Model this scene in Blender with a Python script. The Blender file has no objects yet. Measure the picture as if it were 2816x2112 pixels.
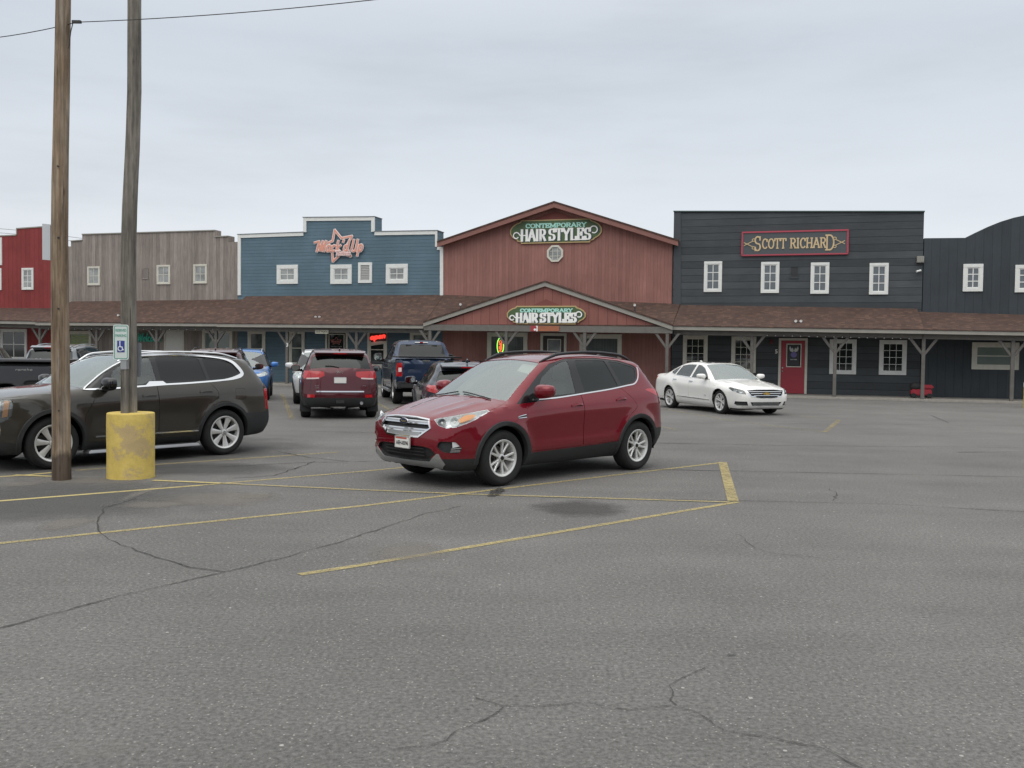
import bpy, bmesh, math, random
import numpy as np
from mathutils import Vector, Matrix
random.seed(7)
PI = math.pi
scene = bpy.context.scene
COL = scene.collection
# ------------------------------------------------------------------ camera model (pixels of the 2816x2112 photograph)
FPX, CX, CY, CAMH = 2620.0, 1408.0, 1056.0, 1.73
PITCH, ROLL = math.atan(90.5 / FPX), math.atan(0.012)
_f = Vector((0, math.cos(PITCH), -math.sin(PITCH)))
_r0 = Vector((1, 0, 0)); _u0 = _r0.cross(_f)
_r = _r0 * math.cos(ROLL) + _u0 * math.sin(ROLL)
_u = _u0 * math.cos(ROLL) - _r0 * math.sin(ROLL)
CAM = Vector((0, 0, CAMH))
def ray(px, py): return _f + _r * ((px - CX) / FPX) + _u * ((CY - py) / FPX)
def ground(px, py, z=0.0):
    d = ray(px, py); t = (z - CAMH) / d.z
    return CAM + d * t
def at_depth(px, py, Y):
    d = ray(px, py); return CAM + d * (Y / d.y)
# facade frame: origin O, u along the shop fronts, depth into the building
FT = -0.30
FU = Vector((1, FT, 0)).normalized(); FN = Vector((-FU.y, FU.x, 0))
FO = Vector((0, 41.5, 0)); FYAW = math.atan2(FU.y, FU.x)
def fac(px, py, w):
    d = ray(px, py); t = (FO + FN * w - CAM).dot(FN) / d.dot(FN)
    p = CAM + d * t - FO
    return p.dot(FU), p.z
def facade_pt(s, w, z): return FO + FU * s + FN * w + Vector((0, 0, z))
# ------------------------------------------------------------------ materials
MATS = {}
def new_mat(name):
    m = bpy.data.materials.new(name); m.use_nodes = True
    nt = m.node_tree; b = nt.nodes['Principled BSDF']
    return m, nt, b
def N(nt, typ, **kw):
    n = nt.nodes.new(typ)
    for k, v in kw.items():
        if k.startswith('i_'): n.inputs[k[2:].replace('_', ' ')].default_value = v
        else: setattr(n, k, v)
    return n
def c4(c): return (c[0], c[1], c[2], 1.0)
def hx(h):
    h = h.lstrip('#'); v = [int(h[i:i + 2], 16) / 255 for i in (0, 2, 4)]
    return tuple(x / 12.92 if x <= .04045 else ((x + .055) / 1.055) ** 2.4 for x in v)
def ramp(nt, stops, fac=None, interp='LINEAR'):
    r = nt.nodes.new('ShaderNodeValToRGB'); e = r.color_ramp.elements; r.color_ramp.interpolation = interp
    while len(e) < len(stops): e.new(.5)
    for k, (p, c) in enumerate(stops):
        e[k].position = p; e[k].color = c4(c) if not isinstance(c, float) else (c, c, c, 1)
    if fac is not None: nt.links.new(fac, r.inputs[0])
    return r
def mixc(nt, fac, a, b, mode='MIX'):
    n = nt.nodes.new('ShaderNodeMix'); n.data_type = 'RGBA'; n.blend_type = mode
    for sock, v in ((n.inputs[0], fac), (n.inputs[6], a), (n.inputs[7], b)):
        if isinstance(v, (int, float)): sock.default_value = v
        elif isinstance(v, tuple): sock.default_value = c4(v)
        else: nt.links.new(v, sock)
    return n.outputs[2]
def math_n(nt, op, a, b=None, c=None):
    n = nt.nodes.new('ShaderNodeMath'); n.operation = op
    for k, v in enumerate((a, b, c)):
        if v is None: continue
        if isinstance(v, (int, float)): n.inputs[k].default_value = v
        else: nt.links.new(v, n.inputs[k])
    return n.outputs[0]
def coords(nt, scale=(1, 1, 1), kind='Object', rot=(0, 0, 0)):
    t = nt.nodes.new('ShaderNodeTexCoord'); m = nt.nodes.new('ShaderNodeMapping')
    m.inputs['Scale'].default_value = scale; m.inputs['Rotation'].default_value = rot
    nt.links.new(t.outputs[kind], m.inputs[0]); return m.outputs[0]
def noise(nt, vec, scale, detail=4, rough=.55, out='Fac'):
    n = N(nt, 'ShaderNodeTexNoise'); n.inputs['Scale'].default_value = scale
    n.inputs['Detail'].default_value = detail; n.inputs['Roughness'].default_value = rough
    nt.links.new(vec, n.inputs['Vector']); return n.outputs[out]
def bump(nt, b, h, strength=.3, dist=.02):
    n = N(nt, 'ShaderNodeBump'); n.inputs['Strength'].default_value = strength; n.inputs['Distance'].default_value = dist
    nt.links.new(h, n.inputs['Height']); nt.links.new(n.outputs[0], b.inputs['Normal'])
def plain(name, col, rough=.6, metal=0.0, spec=.5, var=.0, coat=0.0, nscale=6.0):
    if name in MATS: return MATS[name]
    m, nt, b = new_mat(name)
    b.inputs['Roughness'].default_value = rough; b.inputs['Metallic'].default_value = metal
    b.inputs['Specular IOR Level'].default_value = spec; b.inputs['Coat Weight'].default_value = coat
    b.inputs['Coat Roughness'].default_value = .03
    if var:
        v = coords(nt); n1 = noise(nt, v, nscale, 6, .65)
        r = ramp(nt, [(.25, tuple(x * (1 - var) for x in col)), (.75, tuple(min(1, x * (1 + var)) for x in col))], n1)
        nt.links.new(r.outputs[0], b.inputs['Base Color'])
        r2 = ramp(nt, [(.3, max(0., rough - .08)), (.7, min(1., rough + .1))], n1)
        nt.links.new(r2.outputs[0], b.inputs['Roughness'])
    else: b.inputs['Base Color'].default_value = c4(col)
    MATS[name] = m; return m
def emit(name, col, s):
    if name in MATS: return MATS[name]
    m, nt, b = new_mat(name)
    b.inputs['Base Color'].default_value = c4(col); b.inputs['Emission Color'].default_value = c4(col)
    b.inputs['Emission Strength'].default_value = s
    MATS[name] = m; return m
def board_mat(name, col, width=.2, var=.2, groove_shade=.35, rough=.85, streak=.25, axis='x', grain=1.0):
    """painted or weathered boards: 'x' = vertical boards, 'z' = horizontal lap boards"""
    if name in MATS: return MATS[name]
    m, nt, b = new_mat(name)
    t = N(nt, 'ShaderNodeTexCoord'); sep = N(nt, 'ShaderNodeSeparateXYZ'); nt.links.new(t.outputs['Object'], sep.inputs[0])
    q = math_n(nt, 'DIVIDE', sep.outputs['X' if axis == 'x' else 'Z'], width)
    fr = math_n(nt, 'FRACT', q); fl = math_n(nt, 'FLOOR', q)
    wn = N(nt, 'ShaderNodeTexWhiteNoise'); wn.noise_dimensions = '1D'; nt.links.new(fl, wn.inputs['W'])
    # grain stretched along the board
    sc = (38, 12, 1.6) if axis == 'x' else (1.6, 12, 38)
    v = coords(nt, sc); off = N(nt, 'ShaderNodeVectorMath'); off.operation = 'ADD'
    nt.links.new(v, off.inputs[0]); nt.links.new(wn.outputs['Color'], off.inputs[1])
    g = noise(nt, off.outputs[0], 1.0 * grain, 6, .7)
    v2 = coords(nt); big = noise(nt, v2, .55, 5, .6)
    lo = tuple(x * (1 - var) for x in col); hi = tuple(min(1, x * (1 + var)) for x in col)
    base = ramp(nt, [(.28, lo), (.72, hi)], g).outputs[0]
    per = ramp(nt, [(0, 1 - streak), (1, 1 + streak * .6)], wn.outputs['Value']).outputs[0]
    base = mixc(nt, 1.0, base, per, 'MULTIPLY')
    bg = ramp(nt, [(.3, .82), (.7, 1.12)], big).outputs[0]
    base = mixc(nt, 1.0, base, bg, 'MULTIPLY')
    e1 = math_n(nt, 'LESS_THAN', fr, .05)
    dark = mixc(nt, math_n(nt, 'MULTIPLY', e1, groove_shade), base, tuple(x * .12 for x in col))  # dark joint lines: gaps and lap shadow lines put into the colour
    nt.links.new(dark, b.inputs['Base Color']); b.inputs['Roughness'].default_value = rough
    b.inputs['Specular IOR Level'].default_value = .25
    if axis == 'x':
        h = math_n(nt, 'MULTIPLY_ADD', g, .25, math_n(nt, 'SUBTRACT', 1.0, e1))
    else:
        h = math_n(nt, 'MULTIPLY_ADD', g, .12, math_n(nt, 'SUBTRACT', 1.0, fr))
    bump(nt, b, h, .55, .02)
    MATS[name] = m; return m
def shingle_mat(name):
    if name in MATS: return MATS[name]
    m, nt, b = new_mat(name)
    t = N(nt, 'ShaderNodeTexCoord'); sep = N(nt, 'ShaderNodeSeparateXYZ'); nt.links.new(t.outputs['Object'], sep.inputs[0])
    row = math_n(nt, 'DIVIDE', sep.outputs['Y'], .135); rf = math_n(nt, 'FLOOR', row); rfr = math_n(nt, 'FRACT', row)
    wn = N(nt, 'ShaderNodeTexWhiteNoise'); wn.noise_dimensions = '1D'; nt.links.new(rf, wn.inputs['W'])
    xx = math_n(nt, 'ADD', math_n(nt, 'DIVIDE', sep.outputs['X'], .17), math_n(nt, 'MULTIPLY', wn.outputs['Value'], 7.0))
    xf = math_n(nt, 'FLOOR', xx); xfr = math_n(nt, 'FRACT', xx)
    cmb = N(nt, 'ShaderNodeCombineXYZ'); nt.links.new(xf, cmb.inputs[0]); nt.links.new(rf, cmb.inputs[1])
    w2 = N(nt, 'ShaderNodeTexWhiteNoise'); w2.noise_dimensions = '2D'; nt.links.new(cmb.outputs[0], w2.inputs['Vector'])
    base = ramp(nt, [(0, (.072, .046, .039)), (.45, (.086, .055, .046)), (.75, (.097, .061, .050)), (1, (.125, .077, .056))], w2.outputs['Value']).outputs[0]
    v = coords(nt); g = noise(nt, v, 160, 2, .6); big = noise(nt, v, .7, 4, .6)
    base = mixc(nt, 1.0, base, ramp(nt, [(.3, .75), (.7, 1.25)], g).outputs[0], 'MULTIPLY')
    base = mixc(nt, 1.0, base, ramp(nt, [(.3, .85), (.7, 1.15)], big).outputs[0], 'MULTIPLY')
    ed = math_n(nt, 'MAXIMUM', math_n(nt, 'LESS_THAN', rfr, .10), math_n(nt, 'MULTIPLY', math_n(nt, 'LESS_THAN', xfr, .05), .6))
    base = mixc(nt, math_n(nt, 'MULTIPLY', ed, .55), base, (.03, .018, .015))
    nt.links.new(base, b.inputs['Base Color']); b.inputs['Roughness'].default_value = .9; b.inputs['Specular IOR Level'].default_value = .2
    bump(nt, b, math_n(nt, 'SUBTRACT', 1.0, rfr), .5, .012)
    MATS[name] = m; return m
def wood_pole_mat(name, c1, c2, c3):
    m, nt, b = new_mat(name)
    v = coords(nt, (9, 9, .55)); v0 = coords(nt, (30, 30, .8)); g = noise(nt, v, 1.0, 8, .7); g2 = noise(nt, v0, 1.0, 5, .7)
    base = ramp(nt, [(.30, c1), (.50, c2), (.68, c3)], g).outputs[0]
    base = mixc(nt, 1.0, base, ramp(nt, [(.35, .62), (.6, 1.15)], g2).outputs[0], 'MULTIPLY')
    t = N(nt, 'ShaderNodeTexCoord'); sep = N(nt, 'ShaderNodeSeparateXYZ'); nt.links.new(t.outputs['Object'], sep.inputs[0])
    nn = noise(nt, coords(nt, (7, 7, 1.5)), 1.0, 4, .6)
    zz = math_n(nt, 'ADD', sep.outputs['Z'], math_n(nt, 'MULTIPLY', nn, -.5))
    foot = ramp(nt, [(.04, 1.0), (.13, .0)], zz).outputs[0]
    base = mixc(nt, math_n(nt, 'MULTIPLY', foot, .75), base, (.035, .028, .024))
    bl = noise(nt, coords(nt, (5, 5, 1.3)), 1.0, 5, .65); base = mixc(nt, 1.0, base, ramp(nt, [(.3, .55), (.5, 1.0), (.7, 1.45)], bl).outputs[0], 'MULTIPLY')
    ck = noise(nt, coords(nt, (55, 55, 1.1)), 1.0, 3, .6); base = mixc(nt, ramp(nt, [(.62, 0.), (.68, .8)], ck).outputs[0], base, (.03, .022, .017))
    # knots and checks
    vo = N(nt, 'ShaderNodeTexVoronoi'); vo.inputs['Scale'].default_value = 1.0; nt.links.new(coords(nt, (8, 8, 2.2)), vo.inputs['Vector'])
    kn = ramp(nt, [(.05, 1.0), (.16, .0)], vo.outputs['Distance']).outputs[0]
    base = mixc(nt, math_n(nt, 'MULTIPLY', kn, .55), base, (.045, .03, .022))
    nt.links.new(base, b.inputs['Base Color']); b.inputs['Roughness'].default_value = .9; b.inputs['Specular IOR Level'].default_value = .2
    bump(nt, b, g2, .6, .02)
    MATS[name] = m; return m
def paint_mat(name, col, metal=.35, rough=.32):
    if name in MATS: return MATS[name]
    m, nt, b = new_mat(name)
    v = coords(nt); d = noise(nt, v, 3.2, 6, .65); fl = noise(nt, v, 900, 1, .5)
    dust = tuple(.985 * x + .015 * y for x, y in zip(col, (.25, .24, .22)))
    base = ramp(nt, [(.35, col), (.8, dust)], d).outputs[0]
    base = mixc(nt, 1.0, base, ramp(nt, [(.3, .9), (.7, 1.1)], fl).outputs[0], 'MULTIPLY')
    # the lower body carries a thin film of road dust
    t = N(nt, 'ShaderNodeTexCoord'); sep = N(nt, 'ShaderNodeSeparateXYZ'); nt.links.new(t.outputs['Object'], sep.inputs[0])
    low = ramp(nt, [(.25, .14), (.60, 0.0)], sep.outputs['Z']).outputs[0]
    base = mixc(nt, math_n(nt, 'MULTIPLY', low, d), base, (.16, .15, .135))
    nt.links.new(base, b.inputs['Base Color'])
    b.inputs['Metallic'].default_value = metal; b.inputs['Roughness'].default_value = rough
    b.inputs['Coat Weight'].default_value = 1.0; b.inputs['Specular IOR Level'].default_value = .15
    nt.links.new(ramp(nt, [(.3, .02), (.8, .10)], d).outputs[0], b.inputs['Coat Roughness'])
    MATS[name] = m; return m
def glass_mat(name, tint, refl=.10, film=.06, film_col=(.55, .6, .6)):
    """car or shop glass: clear tinted pane, Fresnel reflection and a thin dusty film"""
    if name in MATS: return MATS[name]
    m = bpy.data.materials.new(name); m.use_nodes = True; nt = m.node_tree; nt.nodes.clear()
    out = N(nt, 'ShaderNodeOutputMaterial'); tr = N(nt, 'ShaderNodeBsdfTransparent'); tr.inputs[0].default_value = c4(tint)
    gl = N(nt, 'ShaderNodeBsdfGlossy'); gl.inputs['Roughness'].default_value = .02; gl.inputs[0].default_value = (.95, 1, .99, 1)
    df = N(nt, 'ShaderNodeBsdfDiffuse'); df.inputs[0].default_value = c4(film_col)
    fr = N(nt, 'ShaderNodeFresnel'); fr.inputs[0].default_value = 1.52
    fa = math_n(nt, 'ADD', fr.outputs[0], refl)
    m1 = N(nt, 'ShaderNodeMixShader'); m1.inputs[0].default_value = film; nt.links.new(tr.outputs[0], m1.inputs[1]); nt.links.new(df.outputs[0], m1.inputs[2])
    m2 = N(nt, 'ShaderNodeMixShader'); nt.links.new(fa, m2.inputs[0]); nt.links.new(m1.outputs[0], m2.inputs[1]); nt.links.new(gl.outputs[0], m2.inputs[2])
    nt.links.new(m2.outputs[0], out.inputs[0])
    MATS[name] = m; return m
# ------------------------------------------------------------------ mesh builder
class MB:
    def __init__(s): s.v = []; s.f = []; s.m = []
    def add(s, verts, faces, mi=0):
        o = len(s.v); s.v += [tuple(p) for p in verts]
        s.f += [tuple(i + o for i in f) for f in faces]; s.m += [mi] * len(faces); return s
    def box(s, x0, x1, y0, y1, z0, z1, mi=0):
        return s.add([(x0, y0, z0), (x1, y0, z0), (x1, y1, z0), (x0, y1, z0), (x0, y0, z1), (x1, y0, z1), (x1, y1, z1), (x0, y1, z1)],
                     [(0, 3, 2, 1), (4, 5, 6, 7), (0, 1, 5, 4), (1, 2, 6, 5), (2, 3, 7, 6), (3, 0, 4, 7)], mi)
    def hexa(s, p, mi=0):   # 8 points: bottom ring, top ring
        return s.add(p, [(0, 3, 2, 1), (4, 5, 6, 7), (0, 1, 5, 4), (1, 2, 6, 5), (2, 3, 7, 6), (3, 0, 4, 7)], mi)
    def prism(s, poly, a, b, plane='xz', mi=0):
        """extrude a 2D polygon (in 'xz', 'xy' or 'yz') from a to b along the third axis"""
        def P(p, t): return (p[0], t, p[1]) if plane == 'xz' else ((p[0], p[1], t) if plane == 'xy' else (t, p[0], p[1]))
        n = len(poly); vs = [P(p, a) for p in poly] + [P(p, b) for p in poly]
        fs = [tuple(range(n)), tuple(range(2 * n - 1, n - 1, -1))] + [(i, i + n, (i + 1) % n + n, (i + 1) % n) for i in range(n)]
        return s.add(vs, fs, mi)
    def tube(s, path, r, n=8, mi=0, cap=True):
        path = [Vector(p) for p in path]; rs = r if isinstance(r, (list, tuple)) else [r] * len(path)
        vs = []; up = None
        for i, p in enumerate(path):
            t = (path[min(i + 1, len(path) - 1)] - path[max(i - 1, 0)]).normalized()
            if up is None: up = Vector((0, 0, 1)) if abs(t.z) < .9 else Vector((1, 0, 0))
            a = t.cross(up).normalized(); up = a.cross(t).normalized()
            for k in range(n):
                q = 2 * PI * k / n; vs.append(p + (a * math.cos(q) + up * math.sin(q)) * rs[i])
        fs = []
        for i in range(len(path) - 1):
            for k in range(n): fs.append((i * n + k, i * n + (k + 1) % n, (i + 1) * n + (k + 1) % n, (i + 1) * n + k))
        if cap: fs += [tuple(range(n - 1, -1, -1)), tuple(range((len(path) - 1) * n, len(path) * n))]
        return s.add(vs, fs, mi)
    def sweep(s, path, normals, w, h0, h1, mi=0, closed=False):
        """rectangular strip along path: width w across, from h0 to h1 along the normals"""
        P = [Vector(p) for p in path]; n = len(P); vs = []
        ws = w if isinstance(w, (list, tuple)) else [w] * n
        for i in range(n):
            if closed: t = P[(i + 1) % n] - P[i - 1]
            else: t = P[min(i + 1, n - 1)] - P[max(i - 1, 0)]
            nn = Vector(normals[i]).normalized(); b = nn.cross(t.normalized()).normalized() * (ws[i] / 2)
            vs += [P[i] - b + nn * h0, P[i] + b + nn * h0, P[i] + b + nn * h1, P[i] - b + nn * h1]
        fs = []
        for i in range(n if closed else n - 1):
            a, c = i * 4, ((i + 1) % n) * 4
            for k in range(4): fs.append((a + k, a + (k + 1) % 4, c + (k + 1) % 4, c + k))
        if not closed: fs += [(3, 2, 1, 0), tuple((n - 1) * 4 + k for k in range(4))]
        return s.add(vs, fs, mi)
    def lathe(s, prof, n=32, axis='y', c=(0, 0, 0), mi=0, closed=False):
        """prof: list of (radius, axial)"""
        vs = []
        for k in range(n):
            q = 2 * PI * k / n
            for r, a in prof:
                if axis == 'y': vs.append((c[0] + r * math.cos(q), c[1] + a, c[2] + r * math.sin(q)))
                elif axis == 'z': vs.append((c[0] + r * math.cos(q), c[1] + r * math.sin(q), c[2] + a))
                else: vs.append((c[0] + a, c[1] + r * math.cos(q), c[2] + r * math.sin(q)))
        m = len(prof); fs = []
        for k in range(n):
            k2 = (k + 1) % n
            for i in range(m if closed else m - 1):
                j = (i + 1) % m
                fs.append((k * m + i, k * m + j, k2 * m + j, k2 * m + i))
        return s.add(vs, fs, mi)
    def ball(s, c, r, n=12, mi=0):
        rx, ry, rz = r if isinstance(r, (tuple, list)) else (r, r, r)
        vs = []; fs = []
        m = n // 2
        for i in range(m + 1):
            a = PI * i / m
            for k in range(n):
                q = 2 * PI * k / n
                vs.append((c[0] + rx * math.sin(a) * math.cos(q), c[1] + ry * math.sin(a) * math.sin(q), c[2] + rz * math.cos(a)))
        for i in range(m):
            for k in range(n): fs.append((i * n + k, (i + 1) * n + k, (i + 1) * n + (k + 1) % n, i * n + (k + 1) % n))
        return s.add(vs, fs, mi)
    def merge(s, o, M=None, mi=None):
        vs = [M @ Vector(p) for p in o.v] if M is not None else o.v
        off = len(s.v); s.v += [tuple(p) for p in vs]; s.f += [tuple(i + off for i in f) for f in o.f]
        s.m += [x if mi is None else mi for x in o.m]; return s
    def build(s, name, mats, parent=None, smooth=True, angle=35, bevel=0, clean=True, loc=None):
        me = bpy.data.meshes.new(name); me.from_pydata(s.v, [], s.f); 
        mats = mats if isinstance(mats, (list, tuple)) else [mats]
        for m in mats: me.materials.append(m)
        me.polygons.foreach_set('material_index', s.m); me.update()
        if clean:
            bm = bmesh.new(); bm.from_mesh(me)
            bmesh.ops.remove_doubles(bm, verts=bm.verts, dist=1e-5)
            bmesh.ops.recalc_face_normals(bm, faces=bm.faces)
            if bevel:
                bmesh.ops.bevel(bm, geom=[e for e in bm.edges if len(e.link_faces) == 2 and e.calc_face_angle(0) > .6], offset=bevel, segments=2, affect='EDGES', clamp_overlap=True)
            bm.to_mesh(me); bm.free()
        if smooth:
            me.polygons.foreach_set('use_smooth', [True] * len(me.polygons)); me.set_sharp_from_angle(angle=math.radians(angle))
        o = bpy.data.objects.new(name, me); COL.objects.link(o)
        if parent is not None: o.parent = parent
        if loc is not None: o.location = loc
        return o
def empty(name, loc=(0, 0, 0), rz=0, parent=None):
    o = bpy.data.objects.new(name, None); COL.objects.link(o); o.location = loc; o.rotation_euler = (0, 0, rz)
    o.empty_display_size = .2
    if parent is not None: o.parent = parent
    return o
def tag(o, label, cat, group=None):
    o['label'] = label; o['category'] = cat
    if group: o['group'] = group
    return o
def structure(o, label=None):
    o['kind'] = 'structure'
    if label: o['label'] = label
    return o
def text_obj(name, s, size, m, parent, loc, rot, ext=.004, sx=1.0, bold=0.0, align='CENTER', shear=0.0):
    c = bpy.data.curves.new(name, 'FONT'); c.body = s; c.size = size; c.extrude = ext; c.align_x = align; c.align_y = 'CENTER'
    c.offset = bold; c.shear = shear; c.resolution_u = 3
    t = bpy.data.objects.new(name, c); COL.objects.link(t)
    dg = bpy.context.evaluated_depsgraph_get()
    me = bpy.data.meshes.new_from_object(t.evaluated_get(dg)); COL.objects.unlink(t); bpy.data.objects.remove(t); bpy.data.curves.remove(c)
    me.materials.clear(); me.materials.append(m)
    o = bpy.data.objects.new(name, me); COL.objects.link(o); o.parent = parent; o.location = loc; o.rotation_euler = rot; o.scale = (sx, 1, 1)
    return o
# ------------------------------------------------------------------ stroke lettering
def arc(cx, cy, rx, ry, a0, a1, n=12):
    return [(cx + rx * math.cos(math.radians(a0 + (a1 - a0) * i / n)), cy + ry * math.sin(math.radians(a0 + (a1 - a0) * i / n))) for i in range(n + 1)]
def _sv(x, y=0): return [(x - .13, y), (x + .13, y)]
GL = {  # letter: (advance, strokes)
 'A': (.95, [[(.08, 0), (.47, 1)], [(.47, 1), (.86, 0)], [(.24, .34), (.70, .34)], _sv(.08), _sv(.86), [(.34, 1), (.55, 1)]]),
 'C': (.9, [arc(.48, .5, .36, .5, 45, 315, 16), [(.75, .72), (.75, .95)]]),
 'D': (.9, [[(.15, 0), (.15, 1)], [(.02, 1), (.4, 1)] + arc(.4, .5, .4, .5, 90, -90, 14) + [(.02, 0)]]),
 'E': (.82, [[(.15, 0), (.15, 1)], [(.02, 1), (.68, 1)], [(.15, .52), (.5, .52)], [(.02, 0), (.70, 0)], [(.68, 1), (.68, .8)], [(.70, 0), (.70, .22)], [(.5, .4), (.5, .64)]]),
 'H': (.95, [[(.15, 0), (.15, 1)], [(.76, 0), (.76, 1)], [(.15, .5), (.76, .5)], _sv(.15), _sv(.76), _sv(.15, 1), _sv(.76, 1)]),
 'I': (.45, [[(.2, 0), (.2, 1)], _sv(.2), _sv(.2, 1)]),
 'L': (.8, [[(.18, 0), (.18, 1)], _sv(.18, 1), [(.05, 0), (.68, 0)], [(.68, 0), (.68, .25)]]),
 'M': (1.15, [[(.15, 0), (.15, 1)], [(.15, 1), (.55, .15)], [(.55, .15), (.95, 1)], [(.95, 1), (.95, 0)], _sv(.15), _sv(.95), [(.02, 1), (.2, 1)], [(.9, 1), (1.08, 1)]]),
 'N': (1.0, [[(.15, 0), (.15, 1)], [(.15, 1), (.8, 0)], [(.8, 0), (.8, 1)], _sv(.15), _sv(.8, 1), [(.02, 1), (.2, 1)]]),
 'O': (.95, [arc(.46, .5, .37, .5, 0, 360, 20)]),
 'P': (.85, [[(.18, 0), (.18, 1)], [(.04, 1), (.45, 1)] + arc(.45, .75, .27, .25, 90, -90, 10) + [(.18, .5)], _sv(.18)]),
 'R': (.92, [[(.18, 0), (.18, 1)], [(.04, 1), (.45, 1)] + arc(.45, .75, .27, .25, 90, -90, 10) + [(.18, .5)], [(.45, .5), (.76, 0)], _sv(.18), [(.68, 0), (.88, 0)]]),
 'S': (.8, [arc(.4, .75, .28, .25, 30, 270, 12) + arc(.4, .25, .28, .25, 90, -150, 12), [(.65, .75), (.65, 1)], [(.14, 0), (.14, .25)]]),
 'T': (.85, [[(.42, 0), (.42, 1)], [(.04, 1), (.80, 1)], [(.04, 1), (.04, .78)], [(.80, 1), (.80, .78)], _sv(.42)]),
 'Y': (.9, [[(.44, 0), (.44, .48)], [(.10, 1), (.44, .48)], [(.78, 1), (.44, .48)], _sv(.44), _sv(.10, 1), _sv(.78, 1)]),
 ' ': (.45, []), "'": (.3, [[(.15, 1.05), (.12, .85)]]),
 'a': (.62, [arc(.28, .28, .2, .28, 60, 360, 12), [(.5, .55), (.48, .1), (.6, 0)]]),
 'c': (.52, [arc(.28, .28, .2, .28, 50, 310, 10)]), 'k': (.58, [[(.12, 0), (.12, 1)], [(.5, .56), (.14, .28), (.52, 0)]]),
 'd': (.62, [arc(.26, .28, .2, .28, 0, 360, 12), [(.48, 1), (.48, .08), (.6, 0)]]),
 'p': (.62, [[(.14, .55), (.14, -.4)], arc(.34, .28, .2, .28, 0, 360, 12)]),
 't': (.42, [[(.2, .85), (.2, .08), (.36, .02)], [(.04, .58), (.36, .58)]]), 'o': (.58, [arc(.28, .28, .2, .28, 0, 360, 12)]),
 's': (.5, [[(.42, .5), (.2, .56), (.12, .42), (.38, .2), (.3, .02), (.06, .05)]]),
 'e': (.55, [[(.1, .3), (.46, .3)] + arc(.28, .28, .19, .28, 5, 310, 10)]), 'l': (.32, [[(.14, 1), (.14, .08), (.28, 0)]]),
 'm': (.85, [[(.1, 0), (.1, .55)], arc(.26, .36, .16, .2, 180, 0, 6) + [(.42, 0)], arc(.58, .36, .16, .2, 180, 0, 6) + [(.74, 0)]]),
 'n': (.6, [[(.1, 0), (.1, .55)], arc(.28, .36, .18, .2, 180, 0, 6) + [(.46, 0)]]),
 'r': (.42, [[(.12, 0), (.12, .55)], [(.12, .38), (.24, .54), (.38, .52)]]),
 'M_': (1.05, [[(-.42, .86), (.10, .98)], [(.10, .98), (.06, 0)], [(.10, .98), (.40, .08)], [(.40, .08), (.52, 1.0)], [(.52, 1.0), (.62, .05)], [(.62, .05), (.90, 1.0)], [(.90, 1.0), (.88, .0)]]),
 'U': (.8, [[(.14, 1), (.12, .25)] + arc(.36, .25, .24, .25, 180, 360, 8) + [(.62, 1)], [(.62, 1), (.64, 0)]]),
 'h': (.6, [[(.1, 0), (.1, 1)], arc(.28, .36, .18, .2, 180, 0, 6) + [(.46, 0)]]),
 'W': (1.0, [[(.05, 1), (.25, 0)], [(.25, 0), (.48, .8)], [(.48, .8), (.7, 0)], [(.7, 0), (.92, 1)]]),
}
def ribbon2d(mb, pts, tv, th, y, mi=0, dy=0.0, thick=.01, taper=False):
    """flat stroke in the xz-plane; thickness tv for upright strokes, th for level ones"""
    for a, b in zip(pts[:-1], pts[1:]):
        dx, dz = b[0] - a[0], b[1] - a[1]; L = math.hypot(dx, dz)
        if L < 1e-6: continue
        t = math.sqrt((tv * dz / L) ** 2 + (th * dx / L) ** 2) / 2
        ux, uz = dx / L, dz / L; e = min(t * .6, L)
        ax, az, bx, bz = a[0] - ux * e, a[1] - uz * e, b[0] + ux * e, b[1] + uz * e
        mb.prism([(ax - uz * t, az + ux * t), (bx - uz * t, bz + ux * t), (bx + uz * t, bz - ux * t), (ax + uz * t, az - ux * t)], y, y - thick - ribbon2d.k * .0009, 'xz', mi)
        ribbon2d.k = (ribbon2d.k + 1) % 14; dy = -ribbon2d.k * .0011
ribbon2d.k = 0
def write(mb, s, x0, x1, z0, h, tv, th, y, mi=0, shear=0.0, rise=0.0, serif=True, thick=.01):
    gl = []
    i = 0
    while i < len(s):
        g = s[i]
        if g == 'M' and not serif: g = 'M_'
        gl.append(g); i += 1
    tot = sum(GL[g][0] for g in gl); k = (x1 - x0) / tot; x = 0
    for g in gl:
        adv, st = GL[g]
        for p in st:
            if not serif and len(p) == 2 and abs(p[0][1] - p[1][1]) < 1e-6 and p[1][0] - p[0][0] < .3: continue
            q = [(x0 + (x + px_) * k + shear * pz * h, z0 + pz * h + rise * (x + px_) * k) for px_, pz in p]
            ribbon2d(mb, q, tv, th, y, mi, thick=thick)
        x += adv
# ================================================================== materials of the place
WHITE = plain('white_paint', (.74, .75, .72), .55, var=.07)
CREAM = plain('cream_paint', (.62, .60, .52), .6, var=.10)
GREYTRIM = plain('grey_trim_paint', (.30, .285, .25), .7, var=.14, nscale=2.5)
BEAM = plain('grey_beam_wood', (.155, .145, .13), .8, var=.22, nscale=3)
POSTW = plain('weathered_post_wood', (.135, .126, .115), .85, var=.25, nscale=4)
SHING = shingle_mat('brown_shingles')
RED1 = board_mat('barn_red_boards', (.25, .050, .050), .29, .12, .45, streak=.08)
GREYB = board_mat('weathered_grey_boards', (.29, .252, .226), .21, .34, .45, streak=.2)
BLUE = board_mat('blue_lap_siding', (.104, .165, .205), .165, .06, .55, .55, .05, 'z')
RED2 = board_mat('faded_red_boards', (.31, .152, .130), .155, .17, .40, streak=.10)
RED2P = board_mat('porch_red_boards', (.28, .118, .100), .40, .10, .5, streak=.08)
RAKE = plain('red_rake_board', (.25, .115, .095), .75, var=.15)
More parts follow.
